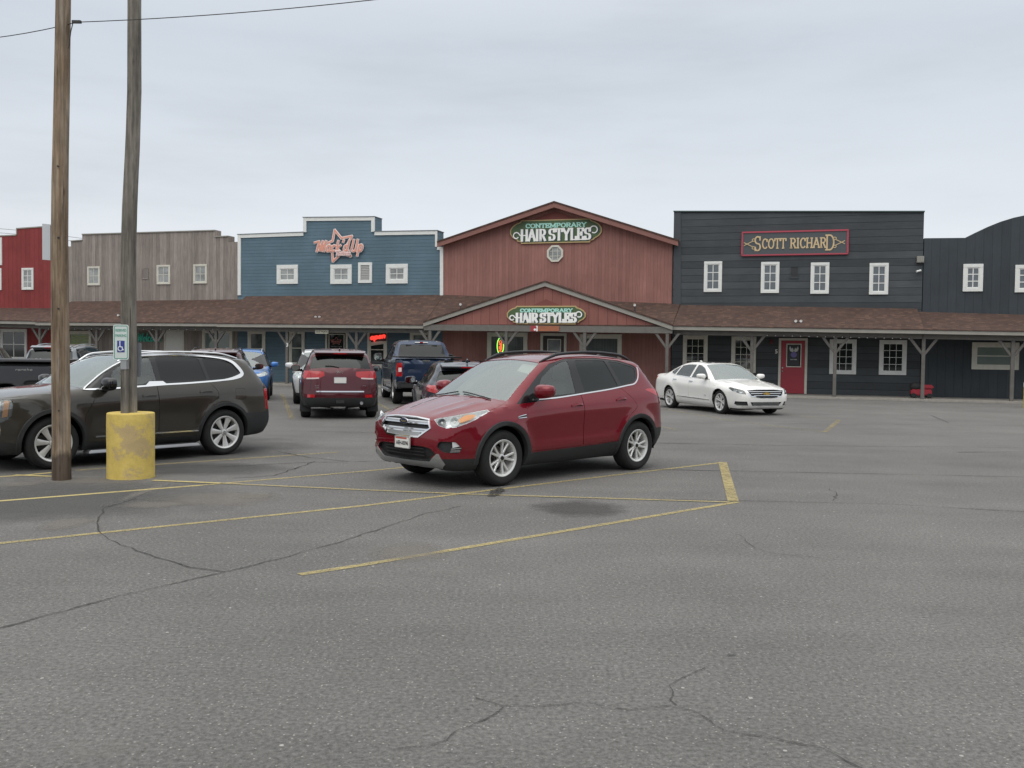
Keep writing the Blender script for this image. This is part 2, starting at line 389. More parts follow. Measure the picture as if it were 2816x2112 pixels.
BLACKS = board_mat('black_lap_siding', (.067, .075, .081), .30, .20, .75, .7, .22, 'z')
BLACKS2 = board_mat('charcoal_boards', (.052, .062, .070), .32, .12, .3, .7, .10)
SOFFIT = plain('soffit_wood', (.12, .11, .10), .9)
REARW = plain('rear_wall', (.30, .29, .27), .9)
CONC = plain('porch_concrete', (.30, .28, .25), .9, var=.2)
METALB = plain('dark_metal', (.05, .05, .05), .5, .6)
GALV = plain('galvanised_metal', (.42, .43, .43), .45, .8, var=.1)
PANE_D = plain('dark_pane', (.012, .016, .018), .04, spec=.8)
PANE_M = plain('curtain_pane', (.06, .075, .075), .05, spec=.9, var=.5, nscale=2)
PANE_L = plain('bright_pane', (.27, .285, .28), .06, spec=.7, var=.55, nscale=1.7)
PANE_G = plain('blind_pane', (.16, .205, .185), .08, spec=.7)
LOUV = plain('louver_grey', (.40, .40, .38), .7)
# ================================================================== shop buildings
class Shop:
    def __init__(s, name, label, pxc):
        s.s0 = fac(pxc, 1000, 2.2)[0]
        s.root = tag(empty(name, facade_pt(s.s0, 0, 0), FYAW), label, 'building')
    def L(s, px, py, w=2.2):
        a, z = fac(px, py, w); return a - s.s0, z
    def part(s, mb, name, mats, parent=None, **k): return mb.build(name, mats, parent or s.root, **k)
    def wall(s, top, mat, w=2.2, th=.55, name='wall'):
        pts = [s.L(x, y, w) for x, y in top]
        poly = [(pts[0][0], .0)] + pts + [(pts[-1][0], .0)]
        s.x0, s.x1 = pts[0][0], pts[-1][0]
        return s.part(MB().prism(poly, w, w + th), name, mat, smooth=False)
    def rear(s, h, depth=13):
        mb = MB(); mb.box(s.x0 + .02, s.x1 - .02, 2.76, 2.75 + depth, 0, h); s.part(mb, 'rear_block', REARW, smooth=False)
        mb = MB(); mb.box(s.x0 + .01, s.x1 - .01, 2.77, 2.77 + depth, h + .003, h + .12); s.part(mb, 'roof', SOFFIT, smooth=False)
    def window(s, r, fw, cols, rows, frame, pane, w=2.2, sash=.035, proud=.055, mid=None, sill=False):
        xl, yt, xr, yb = r
        x0 = (s.L(xl, yt, w)[0] + s.L(xl, yb, w)[0]) / 2; x1 = (s.L(xr, yt, w)[0] + s.L(xr, yb, w)[0]) / 2
        z1 = (s.L(xl, yt, w)[1] + s.L(xr, yt, w)[1]) / 2; z0 = (s.L(xl, yb, w)[1] + s.L(xr, yb, w)[1]) / 2
        mb = MB(); a, b = w - proud, w + .02
        mb.box(x0, x1, a, b, z1 - fw, z1); mb.box(x0, x1, a, b, z0, z0 + fw)
        mb.box(x0, x0 + fw, a + .002, b, z0 + fw, z1 - fw); mb.box(x1 - fw, x1, a + .002, b, z0 + fw, z1 - fw)
        if sill: mb.box(x0 - .03, x1 + .03, a - .05, a - .002, z0 - .02, z0 + .04)
        o = s.part(mb, 'window', frame, smooth=False, bevel=.006)
        mb = MB(); X0, X1, Z0, Z1 = x0 + fw, x1 - fw, z0 + fw, z1 - fw; t = sash
        c, d = w - proud + .022, w + .01
        mb.box(X0, X1, c, d, Z1 - t, Z1); mb.box(X0, X1, c, d, Z0, Z0 + t); mb.box(X0, X0 + t, c, d, Z0 + t, Z1 - t); mb.box(X1 - t, X1, c, d, Z0 + t, Z1 - t)
        for i in range(1, cols):
            q = X0 + (X1 - X0) * i / cols; mb.box(q - t * .45, q + t * .45, c + .006, d, Z0 + t, Z1 - t)
        for j in range(1, rows):
            q = Z0 + (Z1 - Z0) * j / rows; mb.box(X0 + t, X1 - t, c + .009, d, q - t * .45, q + t * .45)
        s.part(mb, 'sash', frame, o, smooth=False)
        s.part(MB().box(X0, X1, w - .014, w + .004, Z0, Z1), 'pane', pane, o, smooth=False)
        return o, (X0, X1, Z0, Z1)
    def vent(s, r, mat, slat, fw=.0, w=2.2, frame=None):
        x0, z1 = s.L(r[0], r[1], w); x1, z0 = s.L(r[2], r[3], w); mb = MB()
        if fw:
            for b in ((x0, x1, z1 - fw, z1), (x0, x1, z0, z0 + fw), (x0, x0 + fw, z0 + fw, z1 - fw), (x1 - fw, x1, z0 + fw, z1 - fw)): mb.box(b[0], b[1], w - .05, w + .02, b[2], b[3])
        else:
            for b in ((x0, x1, z1 - .03, z1), (x0, x1, z0, z0 + .03), (x0, x0 + .03, z0 + .03, z1 - .03), (x1 - .03, x1, z0 + .03, z1 - .03)): mb.box(b[0], b[1], w - .03, w + .02, b[2], b[3])
        o = s.part(mb, 'vent', frame or mat, smooth=False)
        mb = MB(); f = max(fw, .03); n = 9
        for i in range(n):
            q = z0 + f + (z1 - z0 - 2 * f) * i / n; h = (z1 - z0 - 2 * f) / n
            mb.hexa([(x0 + f, w - .03, q), (x1 - f, w - .03, q), (x1 - f, w - .02, q), (x0 + f, w - .02, q), (x0 + f, w - .004, q + h * .9), (x1 - f, w - .004, q + h * .9), (x1 - f, w + .004, q + h * .9), (x0 + f, w + .004, q + h * .9)])
        mb2 = MB().box(x0 + f, x1 - f, w - .003, w + .01, z0 + f, z1 - f)
        s.part(mb, 'slats', slat, o, smooth=False)
    def door(s, r, fw, frame, leaf, pane_r=None, pane=None, w=2.2, knob=None):
        x0, z1 = s.L(r[0], r[1], w); x1 = s.L(r[2], r[1], w)[0]; z0 = .075; mb = MB()
        mb.box(x0, x1, w - .05, w + .02, z1 - fw, z1); mb.box(x0, x0 + fw, w - .048, w + .02, z0, z1 - fw); mb.box(x1 - fw, x1, w - .048, w + .02, z0, z1 - fw)
        o = s.part(mb, 'door', frame, smooth=False, bevel=.005)
        X0, X1, Z1 = x0 + fw, x1 - fw, z1 - fw
        mb = MB().box(X0 + .005, X1 - .005, w - .03, w + .01, z0 + .01, Z1 - .005)
        if not pane_r:
            for j in range(3):
                for i in range(2):
                    a = X0 + .1 + i * (X1 - X0 - .1) / 2; q = z0 + .15 + j * (Z1 - z0 - .2) / 3
                    mb.box(a, a + (X1 - X0) / 2 - .16, w - .038, w - .031, q, q + (Z1 - z0) / 3 - .18)
        else:
            for i in range(2):
                a = X0 + .1 + i * (X1 - X0 - .1) / 2
                mb.box(a, a + (X1 - X0) / 2 - .16, w - .038, w - .031, z0 + .15, z0 + .62)
        lf = s.part(mb, 'door_leaf', leaf, o, smooth=False, bevel=.004)
        if pane_r:
            a0, b1 = s.L(pane_r[0], pane_r[1], w); a1, b0 = s.L(pane_r[2], pane_r[3], w)
            mb = MB()
            for b in ((a0, a1, b1 - .04, b1), (a0, a1, b0, b0 + .04), (a0, a0 + .04, b0 + .04, b1 - .04), (a1 - .04, a1, b0 + .04, b1 - .04)): mb.box(b[0], b[1], w - .05, w - .0305, b[2], b[3])
            s.part(mb, 'pane_frame', frame, o, smooth=False)
            s.part(MB().box(a0 + .04, a1 - .04, w - .036, w - .0302, b0 + .04, b1 - .04), 'pane', pane or PANE_D, o, smooth=False)
        k = X0 + .07 if knob == 'l' else X1 - .07
        mb = MB(); mb.ball((k, w - .075, 1.02), .032, 10); mb.tube([(k, w - .03, 1.02), (k, w - .07, 1.02)], .014); mb.lathe([(0, -.02), (.03, -.02), (.03, 0), (0, 0)], 12, 'y', (k, w - .031, 1.16))
        s.part(mb, 'handle', GALV, o)
        return o
    def porch(s, xl, xr, ft, fb, rt, wl=None, beam=True, fascia=GREYTRIM, over=-.30):
        """shed roof over the walk: ft/fb = fascia top / bottom pixel rows at the two ends, rt = where it meets the wall"""
        a0, b0 = s.L(xl, ft[0], over); a1, b1 = s.L(xr, ft[1], over)
        c0, d0 = s.L(xl, rt[0]); c1, d1 = s.L(xr, rt[1]); c0, c1 = a0, a1
        t = .09; mb = MB()
        mb.hexa([(a0, over - .03, b0), (a1, over - .03, b1), (c1, 2.198, d1 - t), (c0, 2.198, d0 - t), (a0, over - .03, b0 + .035), (a1, over - .03, b1 + .035), (c1, 2.198, d1), (c0, 2.198, d0)])
        s.part(mb, 'porch_roof', SHING, smooth=False)
        f0 = s.L(xl, fb[0], over)[1]; f1 = s.L(xr, fb[1], over)[1]
        mb = MB().hexa([(a0, over, f0), (a1, over, f1), (a1, over + .04, f1), (a0, over + .04, f0), (a0, over, b0 - .003), (a1, over, b1 - .003), (a1, over + .04, b1 - .003), (a0, over + .04, b0 - .003)])
        s.part(mb, 'fascia', fascia, smooth=False)
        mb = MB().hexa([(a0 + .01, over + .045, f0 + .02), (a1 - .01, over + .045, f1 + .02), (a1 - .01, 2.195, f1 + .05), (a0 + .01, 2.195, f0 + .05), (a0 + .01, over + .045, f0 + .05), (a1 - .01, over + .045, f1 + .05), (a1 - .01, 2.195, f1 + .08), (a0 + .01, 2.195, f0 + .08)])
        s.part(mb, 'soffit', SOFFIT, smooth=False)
        if beam:
            mb = MB().hexa([(a0 + .01, .03, f0 - .19), (a1 - .01, .03, f1 - .19), (a1 - .01, .17, f1 - .19), (a0 + .01, .17, f0 - .19), (a0 + .01, .03, f0 + .017), (a1 - .01, .03, f1 + .017), (a1 - .01, .17, f1 + .017), (a0 + .01, .17, f0 + .017)])
            s.part(mb, 'porch_beam', BEAM, smooth=False)
        s.fa = (a0, f0, a1, f1)
    def post(s, px, drop=.19, ztop=None, w=.1):
        x = s.L(px, 980, w)[0]
        a0, f0, a1, f1 = s.fa; z1 = ztop if ztop else f0 + (f1 - f0) * (x - a0) / (a1 - a0) - drop
        o = s.part(MB().box(x - .065, x + .065, w - .065, w + .065, .075, z1 - .003), 'porch_post', POSTW, smooth=False, bevel=.008)
        for k in (-1, 1):
            mb = MB(); h = .045
            mb.prism([(x + k * .067, z1 - .62), (x + k * .067, z1 - .47), (x + k * .40, z1 - .004), (x + k * .53, z1 - .004)], w - h, w + h)
            s.part(mb, 'brace', POSTW, o, smooth=False)
        return o
    def trim(s, pts, wd, mat, name='trim', w=2.2, proud=.04):
        """boards along a pixel polyline, each butted to the next, lying inside it"""
        P = [s.L(x, y, w) for x, y in pts]; mb = MB()
        for i, (a, b) in enumerate(zip(P[:-1], P[1:])):
            dx, dz = b[0] - a[0], b[1] - a[1]; L = math.hypot(dx, dz); nx, nz = dz / L, -dx / L
            y = w - proud - .0015 * (i % 2)
            mb.prism([a, b, (b[0] + nx * wd, b[1] + nz * wd), (a[0] + nx * wd, a[1] + nz * wd)], y, w + .01)
        return s.part(mb, name, mat, smooth=False)
# ---- 1 barn red shop at the left edge
S = Shop('barn_red_shop', 'barn red board shop with stepped false front, left of the weathered grey one', 60)
S.wall([(-260, 672), (-110, 668), (-110, 652), (45, 645), (45, 627), (152, 619.5), (152, 678), (186, 677)], RED1)
S.rear(4.2)
S.trim([(-110, 652), (45, 645), (45, 627), (152, 619.5)], .06, GREYTRIM, 'coping', proud=.03)
S.window((61, 737, 93, 797), .10, 2, 3, WHITE, PANE_L); S.window((-27, 738, 5, 798), .10, 2, 3, WHITE, PANE_L)
mb = MB(); x0, z1 = S.L(-90, 656); x1, z0 = S.L(6.5, 729); mb.box(x0, x1, 2.15, 2.199, z0, z1); S.part(mb, 'wall_board', WHITE, smooth=False)
S.window((2.6, 904, 75, 990), .12, 2, 2, WHITE, PANE_D, sash=.05)
S.porch(-260, 97, (876, 884), (884.5, 892), (846, 848)); S.post(111); S.post(-55)
# ---- 2 weathered grey shop
S = Shop('weathered_grey_shop', 'shop of unpainted weathered grey boards with stepped parapet and three small windows', 420)
S.wall([(186.3, 678), (195, 677.5), (195, 661.5), (226, 659), (226, 643), (591, 632), (591, 649.5), (628, 648), (628, 666), (654, 665)], GREYB)
S.rear(4.3)
S.trim([(195, 661.5), (226, 659)], .05, GREYTRIM, 'coping', proud=.05); S.trim([(226, 643), (591, 632)], .05, GREYTRIM, 'coping', proud=.05); S.trim([(591, 649.5), (628, 648)], .05, GREYTRIM, 'coping', proud=.05)
for r in ((241.5, 733, 276, 785), (432, 729, 469, 782), (533, 727, 570, 780)): S.window(r, .085, 2, 2, CREAM, PANE_L, sash=.03)
S.vent((391, 738, 408.5, 768), GREYB, plain('vent_slat_grey', (.25, .22, .2), .85))
S.window((187, 910, 252, 990), .11, 1, 2, CREAM, plain('green_lit_pane', (.14, .19, .06), .1, var=.4, nscale=5), sash=.05)
mb = MB()
x0, z1 = S.L(193, 918, 2.1); x1, z0 = S.L(246, 985, 2.1)
for i in range(7): mb.box(x0, x1, 2.18, 2.184, z0 + (z1 - z0) * i / 7, z0 + (z1 - z0) * i / 7 + .06)
S.part(mb, 'window_blind', plain('lime_slats', (.30, .36, .14), .6), smooth=False)
S.door((452, 905, 507, 1030), .11, CREAM, plain('white_door', (.66, .66, .62), .5, var=.05))
S.window((557, 907, 640, 990), .12, 2, 1, CREAM, PANE_G, sash=.05)
S.porch(97, 596, (886, 889.5), (894.5, 897.5), (829.5, 823.5)); S.post(267); S.post(432); S.post(609 - 14)
GREY = S
# ---- 3 blue shop
S = Shop('blue_shop', 'blue lap sided shop with white edging and raised centre parapet', 930)
top = [(655, 645.5), (835, 639), (835, 598.5), (1031, 596.5), (1031, 637.5), (1203, 634.5), (1203, 679), (1219.5, 679)]
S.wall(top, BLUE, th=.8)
S.rear(4.4)
S.trim([(655, 812), (655, 645.5)], .17, WHITE, 'white_edging', proud=.055)
S.trim([(655, 645.5), (835, 639)], .17, WHITE, 'white_edging', proud=.05)
S.trim([(835, 639), (835, 598.5)], .17, WHITE, 'white_edging', proud=.055)
S.trim([(835, 598.5), (1031, 596.5)], .17, WHITE, 'white_edging', proud=.05); S.trim([(1031, 596.5), (1031, 637.5)], .17, WHITE, 'white_edging', proud=.055)
S.trim([(1031, 637.5), (1203, 634.5)], .17, WHITE, 'white_edging', proud=.05); S.trim([(1203, 634.5), (1203, 679)], .10, WHITE, 'white_edging', proud=.055)
S.trim([(1203, 679), (1219.5, 679)], .14, WHITE, 'white_edging', proud=.05); S.trim([(1219.5, 679), (1219.5, 812)], .16, WHITE, 'white_edging', proud=.055)
dk = plain('slate_flashing', (.20, .22, .24), .5)
for a, b in (((655, 645.5), (835, 639)), ((835, 598.5), (1031, 596.5)), ((1031, 637.5), (1203, 634.5))):
    p, q = S.L(*a), S.L(*b); mb = MB().hexa([(p[0] - .03, 2.12, p[1] + .003), (q[0] + .03, 2.12, q[1] + .003), (q[0] + .03, 3.02, q[1] + .003), (p[0] - .03, 3.02, p[1] + .003), (p[0] - .03, 2.12, p[1] + .03), (q[0] + .03, 2.12, q[1] + .03), (q[0] + .03, 3.02, q[1] + .03), (p[0] - .03, 3.02, p[1] + .03)])
    S.part(mb, 'coping', dk, smooth=False)
for r in ((762, 728.5, 820, 781), (909.5, 727.6, 968, 781), (1062, 726, 1122, 780)): S.window(r, .19, 2, 2, WHITE, PANE_L, sash=.035)
S.vent((986, 722, 1023.5, 778), WHITE, LOUV, .13)
S.window((682, 908, 730.5, 1010), .14, 1, 2, CREAM, PANE_M, sash=.05); S.window((795, 908.5, 838.6, 1006), .12, 1, 2, CREAM, PANE_M, sash=.05)
S.window((1011, 911.5, 1065, 1012), .13, 1, 2, CREAM, PANE_D, sash=.05); S.window((1128, 912, 1186, 985), .12, 1, 2, CREAM, PANE_M, sash=.05)
S.door((895.5, 909, 957, 1045), .10, CREAM, plain('black_door', (.015, .015, .017), .3), (905, 918, 948, 1000), PANE_D)
S.porch(596, 1164, (890, 894.6), (899, 903.4), (815, 811)); S.post(790); S.post(981)
BLUES = S
# ---- 4 red gabled salon
S = Shop('red_gabled_shop', 'faded red board shop with broad low gable and a gabled porch', 1530)
S.wall([(1220, 660), (1524, 559), (1850, 659)], RED2, th=.5); S.rear(4.3, 15)
def rake(S, pts, w0, w1, h, mat, name, cap=None):
    P = [S.L(x, y, w0) for x, y in pts]; mb = MB()
    for i, (a, b) in enumerate(zip(P[:-1], P[1:])):
        mb.hexa([(a[0], w0, a[1] - h), (b[0], w0, b[1] - h), (b[0], w0 + .05, b[1] - h), (a[0], w0 + .05, a[1] - h), (a[0], w0, a[1]), (b[0], w0, b[1]), (b[0], w0 + .05, b[1]), (a[0], w0 + .05, a[1])])
    S.part(mb, name, mat, smooth=False)
    mb = MB(); t = .07
    for i, (a, b) in enumerate(zip(P[:-1], P[1:])):
        mb.hexa([(a[0], w0 - .03, a[1] + .003), (b[0], w0 - .03, b[1] + .003), (b[0], w1, b[1] + .003), (a[0], w1, a[1] + .003), (a[0], w0 - .03, a[1] + t), (b[0], w0 - .03, b[1] + t), (b[0], w1, b[1] + t), (a[0], w1, a[1] + t)])
    S.part(mb, cap or 'gable_roof', SHING, smooth=False)
    return P
rake(S, [(1202, 667), (1524, 557), (1865, 663)], 1.75, 17, .21, RAKE, 'rake_board')
mb = MB(); P = [S.L(x, y, 1.8) for x, y in [(1206, 674), (1524, 566), (1861, 671)]]
for a, b in zip(P[:-1], P[1:]): mb.hexa([(a[0], 1.805, a[1] - .03), (b[0], 1.805, b[1] - .03), (b[0], 2.195, b[1] - .03), (a[0], 2.195, a[1] - .03), (a[0], 1.805, a[1]), (b[0], 1.805, b[1]), (b[0], 2.195, b[1]), (a[0], 2.195, a[1])])
S.part(mb, 'gable_soffit', RAKE, smooth=False)
def tri_vent(S, apex, l, r, w, name='gable_vent'):
    a, b, c = S.L(*apex, w), S.L(*l, w), S.L(*r, w); S.part(MB().prism([b, c, a], w - .035, w + .01), name, plain('vent_board_red', (.20, .065, .055), .8, var=.12), smooth=False)
tri_vent(S, (1528, 582), (1462, 604.5), (1594, 604), 2.2)
# octagon window
cx, cz = S.L(1527, 697.5); R = (S.L(1549, 697)[0] - S.L(1505, 697)[0]) / 2
def octo(r): return [(cx + r / math.cos(PI / 8) * math.cos(PI / 8 + k * PI / 4), cz + r / math.cos(PI / 8) * math.sin(PI / 8 + k * PI / 4)) for k in range(8)]
o8, i8 = octo(R), octo(R - .085); mb = MB()
for k in range(8):
    a, b, c, d = o8[k], o8[(k + 1) % 8], i8[(k + 1) % 8], i8[k]; mb.prism([a, b, c, d], 2.13, 2.21)
ow = S.part(mb, 'octagon_window', CREAM, smooth=False)
S.part(MB().prism(i8, 2.185, 2.205), 'pane', PANE_L, ow, smooth=False)
mb = MB(); r_ = R - .085
for q in (-.11, .11): mb.box(cx + q - .012, cx + q + .012, 2.165, 2.184, cz - r_ * .9, cz + r_ * .9); mb.box(cx - r_ * .9, cx + r_ * .9, 2.168, 2.1845, cz + q - .012, cz + q + .012)
S.part(mb, 'sash', CREAM, ow, smooth=False)
# gabled porch: shed roofs left and right of it, gable face, rake boards, header beam
S.porch(1165, 1849, (894.6, 897), (903.4, 907), (811, 836), beam=False)
w0 = -.42
P = rake(S, [(1164, 887.5), (1498.5, 776), (1849.5, 896)], w0, 2.19, .17, GREYTRIM, 'porch_rake', 'porch_gable_roof')
G = [S.L(x, y, w0 + .12) for x, y in [(1178, 897), (1498.5, 783), (1838, 905)]]
S.part(MB().prism([(G[0][0], G[0][1] - .12), (G[2][0], G[2][1] - .12), (G[2][0], G[2][1] - .02), (G[1][0], G[1][1] - .05), (G[0][0], G[0][1] - .02)], w0 + .12, w0 + .2), 'porch_gable', RED2P, smooth=False)
a, b = S.L(1166, 892, w0 + .08), S.L(1849, 899, w0 + .08); c, d = S.L(1166, 908, w0 + .08), S.L(1849, 917, w0 + .08)
S.part(MB().hexa([(a[0], w0 + .06, c[1]), (b[0], w0 + .06, d[1]), (b[0], w0 + .22, d[1]), (a[0], w0 + .22, c[1]), (a[0], w0 + .06, a[1]), (b[0], w0 + .06, b[1]), (b[0], w0 + .22, b[1]), (a[0], w0 + .22, a[1])]), 'header_beam', BEAM, smooth=False)
tri_vent(S, (1502, 823), (1462, 841.5), (1545, 841.5), w0 + .12)
zl, zr = c[1], d[1]
for px in (1183, 1392, 1607.6, 1834.5):
    x = S.L(px, 980, w0 + .14)[0]; S.post(px, ztop=zl + (zr - zl) * (x - a[0]) / (b[0] - a[0]), w=w0 + .14)
S.window((1340, 914, 1450.7, 1020), .15, 1, 1, CREAM, PANE_M, sash=.05); S.window((1593.6, 919, 1710, 1022), .15, 1, 1, CREAM, PANE_M, sash=.05)
S.door((1487, 916, 1559, 1060), .12, CREAM, plain('dark_wood_door', (.035, .028, .026), .5), (1506, 932, 1543, 967), PANE_M)
# hanging lace curtain folds behind the two panes
for r in ((1347, 922, 1444, 1012), (1600, 926, 1703, 1015)):
    x0, z1 = S.L(r[0], r[1]); x1, z0 = S.L(r[2], r[3]); mb = MB(); n = 34
    for i in range(n):
        if 12 < i < 16 and r[0] < 1500: continue
        q = x0 + (x1 - x0) * i / n; mb.box(q, q + (x1 - x0) / n * (.35 + .3 * random.random()), 2.181, 2.185, z0, z1)
    S.part(mb, 'curtain', plain('lace_curtain', (.12, .14, .135), .9), smooth=False)
SALON = S
# ---- 5 black shop
S = Shop('black_shop', 'black lap sided shop with square parapet and a red door', 2200)
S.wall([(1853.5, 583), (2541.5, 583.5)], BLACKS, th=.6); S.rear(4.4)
x0, z1 = S.L(1853.5, 583); x1 = S.L(2541.5, 583.5)[0]; zz = S.L(2541.5, 583.5)[1]
mb = MB().hexa([(x0 - .02, 2.13, z1 + .003), (x1 + .02, 2.13, zz + .003), (x1 + .02, 2.84, zz + .003), (x0 - .02, 2.84, z1 + .003), (x0 - .02, 2.13, z1 + .05), (x1 + .02, 2.13, zz + .05), (x1 + .02, 2.84, zz + .05), (x0 - .02, 2.84, z1 + .05)])
S.part(mb, 'coping', plain('dark_green_flashing', (.05, .085, .075), .4), smooth=False)
S.trim([(1853.5, 838), (1853.5, 584.5)], .30, plain('black_corner_board', (.055, .062, .07), .7, var=.15), 'corner_board', proud=.03)
for r in ((1936, 719, 1985.5, 803), (2092.5, 720.5, 2143, 806), (2229, 722, 2280, 808), (2390.5, 723.5, 2443, 810)): S.window(r, .115, 2, 3, WHITE, plain('blue_grey_pane', (.10, .12, .135), .05, spec=.8, var=.25), sash=.035)
S.vent((2173, 733, 2195.5, 766), BLACKS, plain('vent_slat_black', (.04, .045, .046), .7))
for r in ((1878, 922, 1946, 1022), (2011, 925, 2079, 1025), (2281, 933, 2355, 1029), (2417.5, 935, 2493, 1031)): S.window(r, .15, 3, 4, CREAM if r[0] < 2200 else WHITE, PANE_D, sash=.022)
DOOR = S.door((2142, 929.5, 2221.5, 1086), .10, CREAM, plain('red_door', (.34, .028, .045), .42, var=.06), (2163, 945, 2203, 1010), PANE_D, knob='l')
S.porch(1850, 2541.5, (897, 907.8), (907, 918), (838.5, 848.8)); S.post(2067.6); S.post(2296.4); S.post(2539)
BLK = S
# ---- 6 dark shop with arched parapet
S = Shop('arched_front_shop', 'charcoal board shop with arched parapet at the right edge', 2720)
half = [(2654, 654), (2680, 641), (2716, 624), (2752, 609.5), (2788, 598.5), (2816, 592.5), (2850, 590)]
top = [(2541.8, 655)] + [tuple(p) for p in np.array([((1 - t) * np.array(half[i]) + t * np.array(half[i + 1])) for i in range(6) for t in (0, .5)])] + [(2850, 590)] + [(5700 - x, y) for x, y in half[-2::-1]] + [(3400, 655)]
S.wall(top, BLACKS2, th=.55); S.rear(4.2)
for r in ((2648, 726, 2703, 801.6), (2791, 728.5, 2848, 804)): S.window(r, .135, 2, 3, WHITE, plain('blue_grey_pane', (.10, .12, .135), .05), sash=.04)
S.window((2672, 941.6, 2802, 1016.5), .16, 1, 2, CREAM, PANE_G, sash=.04)
S.porch(2541.8, 3390, (908, 922), (918, 933), (857, 880)); S.post(2784.6); S.post(3050)
ARCH = S
# ---- unseen shop row and woods, added for dark reflections in car windows and doors
mb = MB().box(46, 60, -60, 8, 0, 4.6); mb.prism([(-60 + 0, 4.6), (8, 4.6), (8, 5.2), (-8, 7.4), (-24, 5.2), (-60, 5.2)], 46, 47, 'yz')
o = mb.build('unseen_shop_row', BLACKS2, None, smooth=False); tag(o, 'unseen dark row of shops added for the car reflections', 'building')
mb = MB(); n = 90; vs = []
for i in range(n + 1):
    x = -140 + 280 * i / n; h = 5.5 + 2.2 * math.sin(i * .7) * math.sin(i * .23) + random.uniform(-.8, 1.2); y = -62 - 8 * math.sin(i * .05)
    vs += [(x, y, -.1), (x, y, h), (x, y - 9, h * .9), (x, y - 9, -.1)]
mb.add(vs, [(4 * i + k, 4 * i + 4 + k, 4 * i + 5 + k, 4 * i + 1 + k) for i in range(n) for k in range(3)]); o = mb.build('unseen_woods', plain('woods_green', (.035, .045, .022), .95, var=.4, nscale=.4), None, smooth=False); o['kind'] = 'stuff'; o['label'] = 'unseen line of woods added behind the viewer for reflections'
# porch walk: one low slab in front of all the shops
s0, s1 = fac(-500, 1000, 2.2)[0], fac(3400, 1000, 2.2)[0]
wk = MB().box(s0, s1, -.42, 2.19, -.05, .072).build('porch_walk', CONC, None, smooth=False, bevel=.01, loc=FO); wk.rotation_euler = (0, 0, FYAW); structure(wk)
# ================================================================== signs and fittings on the shop fronts
def fobj(mb, name, mats, s0, label, cat, group=None, **k):
    o = mb.build(name, mats, None, **k); o.location = facade_pt(s0, 0, 0); o.rotation_euler = (0, 0, FYAW); return tag(o, label, cat, group)
def froot(name, s0, label, cat, group=None): return tag(empty(name, facade_pt(s0, 0, 0), FYAW), label, cat, group)
SGREEN = plain('sign_green', (.068, .115, .045), .5, var=.25, nscale=2.5)
GOLD = plain('sign_gold', (.50, .36, .17), .5)
MINT = plain('sign_mint', (.42, .76, .66), .5)
LETW = plain('sign_white', (.88, .88, .84), .5)
NAVY = plain('sign_navy', (.035, .05, .085), .6)
def hair_sign(px, w, label):
    x0p, y0p, x1p, y1p = px
    s0, _ = fac((x0p + x1p) / 2, (y0p + y1p) / 2, w)
    R = froot('hair_salon_sign', s0, label, 'sign', 'green hair salon signs')
    a = fac(x0p, y1p, w)[0] - s0; b = fac(x1p, y1p, w)[0] - s0
    z0 = (fac(x0p, y1p, w)[1] + fac(x1p, y1p, w)[1]) / 2; z1 = (fac(x0p, y0p, w)[1] + fac(x1p, y0p, w)[1]) / 2
    W, H = b - a, z1 - z0
    def shape(m):
        u = m / W; v = m / H; P = []
        half = [(.125, 0), (.125, .07), (.085, .10), (.085, .14), (.03, .27), (.004, .42), (.004, .60), (.03, .75), (.075, .87), (.10, .90), (.115, .93), (.125, 1.0)]
        L = [(x, y) for x, y in half]; Rr = [(1 - x, y) for x, y in reversed(half)]
        for x, y in L + Rr: P.append((a + W * (x + (.5 - x) * 2 * u), z0 + H * (y + (.5 - y) * 2 * v)))
        return P
    MB().prism(shape(0), w - .03, w + .02).build('gold_border', GOLD, R, smooth=False)
    MB().prism(shape(.05), w - .036, w - .031).build('sign_board', SGREEN, R, smooth=False)
    X = lambda u: a + W * u
    Z = lambda v: z0 + H * v
    mb = MB(); write(mb, 'CONTEMPORARY', X(.175), X(.835), Z(.665), H * .165, .058, .036, w - .04, thick=.006); mb.build('small_lettering', MINT, R, smooth=False)
    for nm, m, dx, y in (('letter_shadow', NAVY, .045, w - .039), ('large_lettering', LETW, 0, w - .048)):
        mb = MB()
        write(mb, 'HAIR', X(.125) + dx, X(.405) + dx, Z(.12) - dx * .4, H * .46, .118, .050, y, thick=.006)
        write(mb, 'STYLES', X(.43) + dx, X(.885) + dx, Z(.13) - dx * .4, H * .46, .118, .050, y, thick=.006)
        c = [(X(.075) + dx + H * .15 * math.cos(q) * (1 - .05 * q), Z(.34) + H * .15 * math.sin(q) * (1 - .05 * q)) for q in [i * .35 for i in range(1, 17)]]
        ribbon2d(mb, [(X(.135) + dx, Z(.30))] + c, .05, .05, y, thick=.006)
        c = [(X(.915) + dx - H * .17 * math.cos(q) * (1 - .05 * q), Z(.52) + H * .17 * math.sin(q) * (1 - .05 * q)) for q in [i * .35 for i in range(-1, 16)]]
        ribbon2d(mb, c, .05, .05, y, thick=.006)
        mb.build(nm, m, R, smooth=False)
hair_sign((1402, 603.5, 1655.5, 668.6), 2.14, 'larger green and gold hair salon sign up on the red gable')
hair_sign((1393, 841, 1611.5, 891.8), w0 + .07, 'smaller green and gold hair salon sign low on the porch gable')
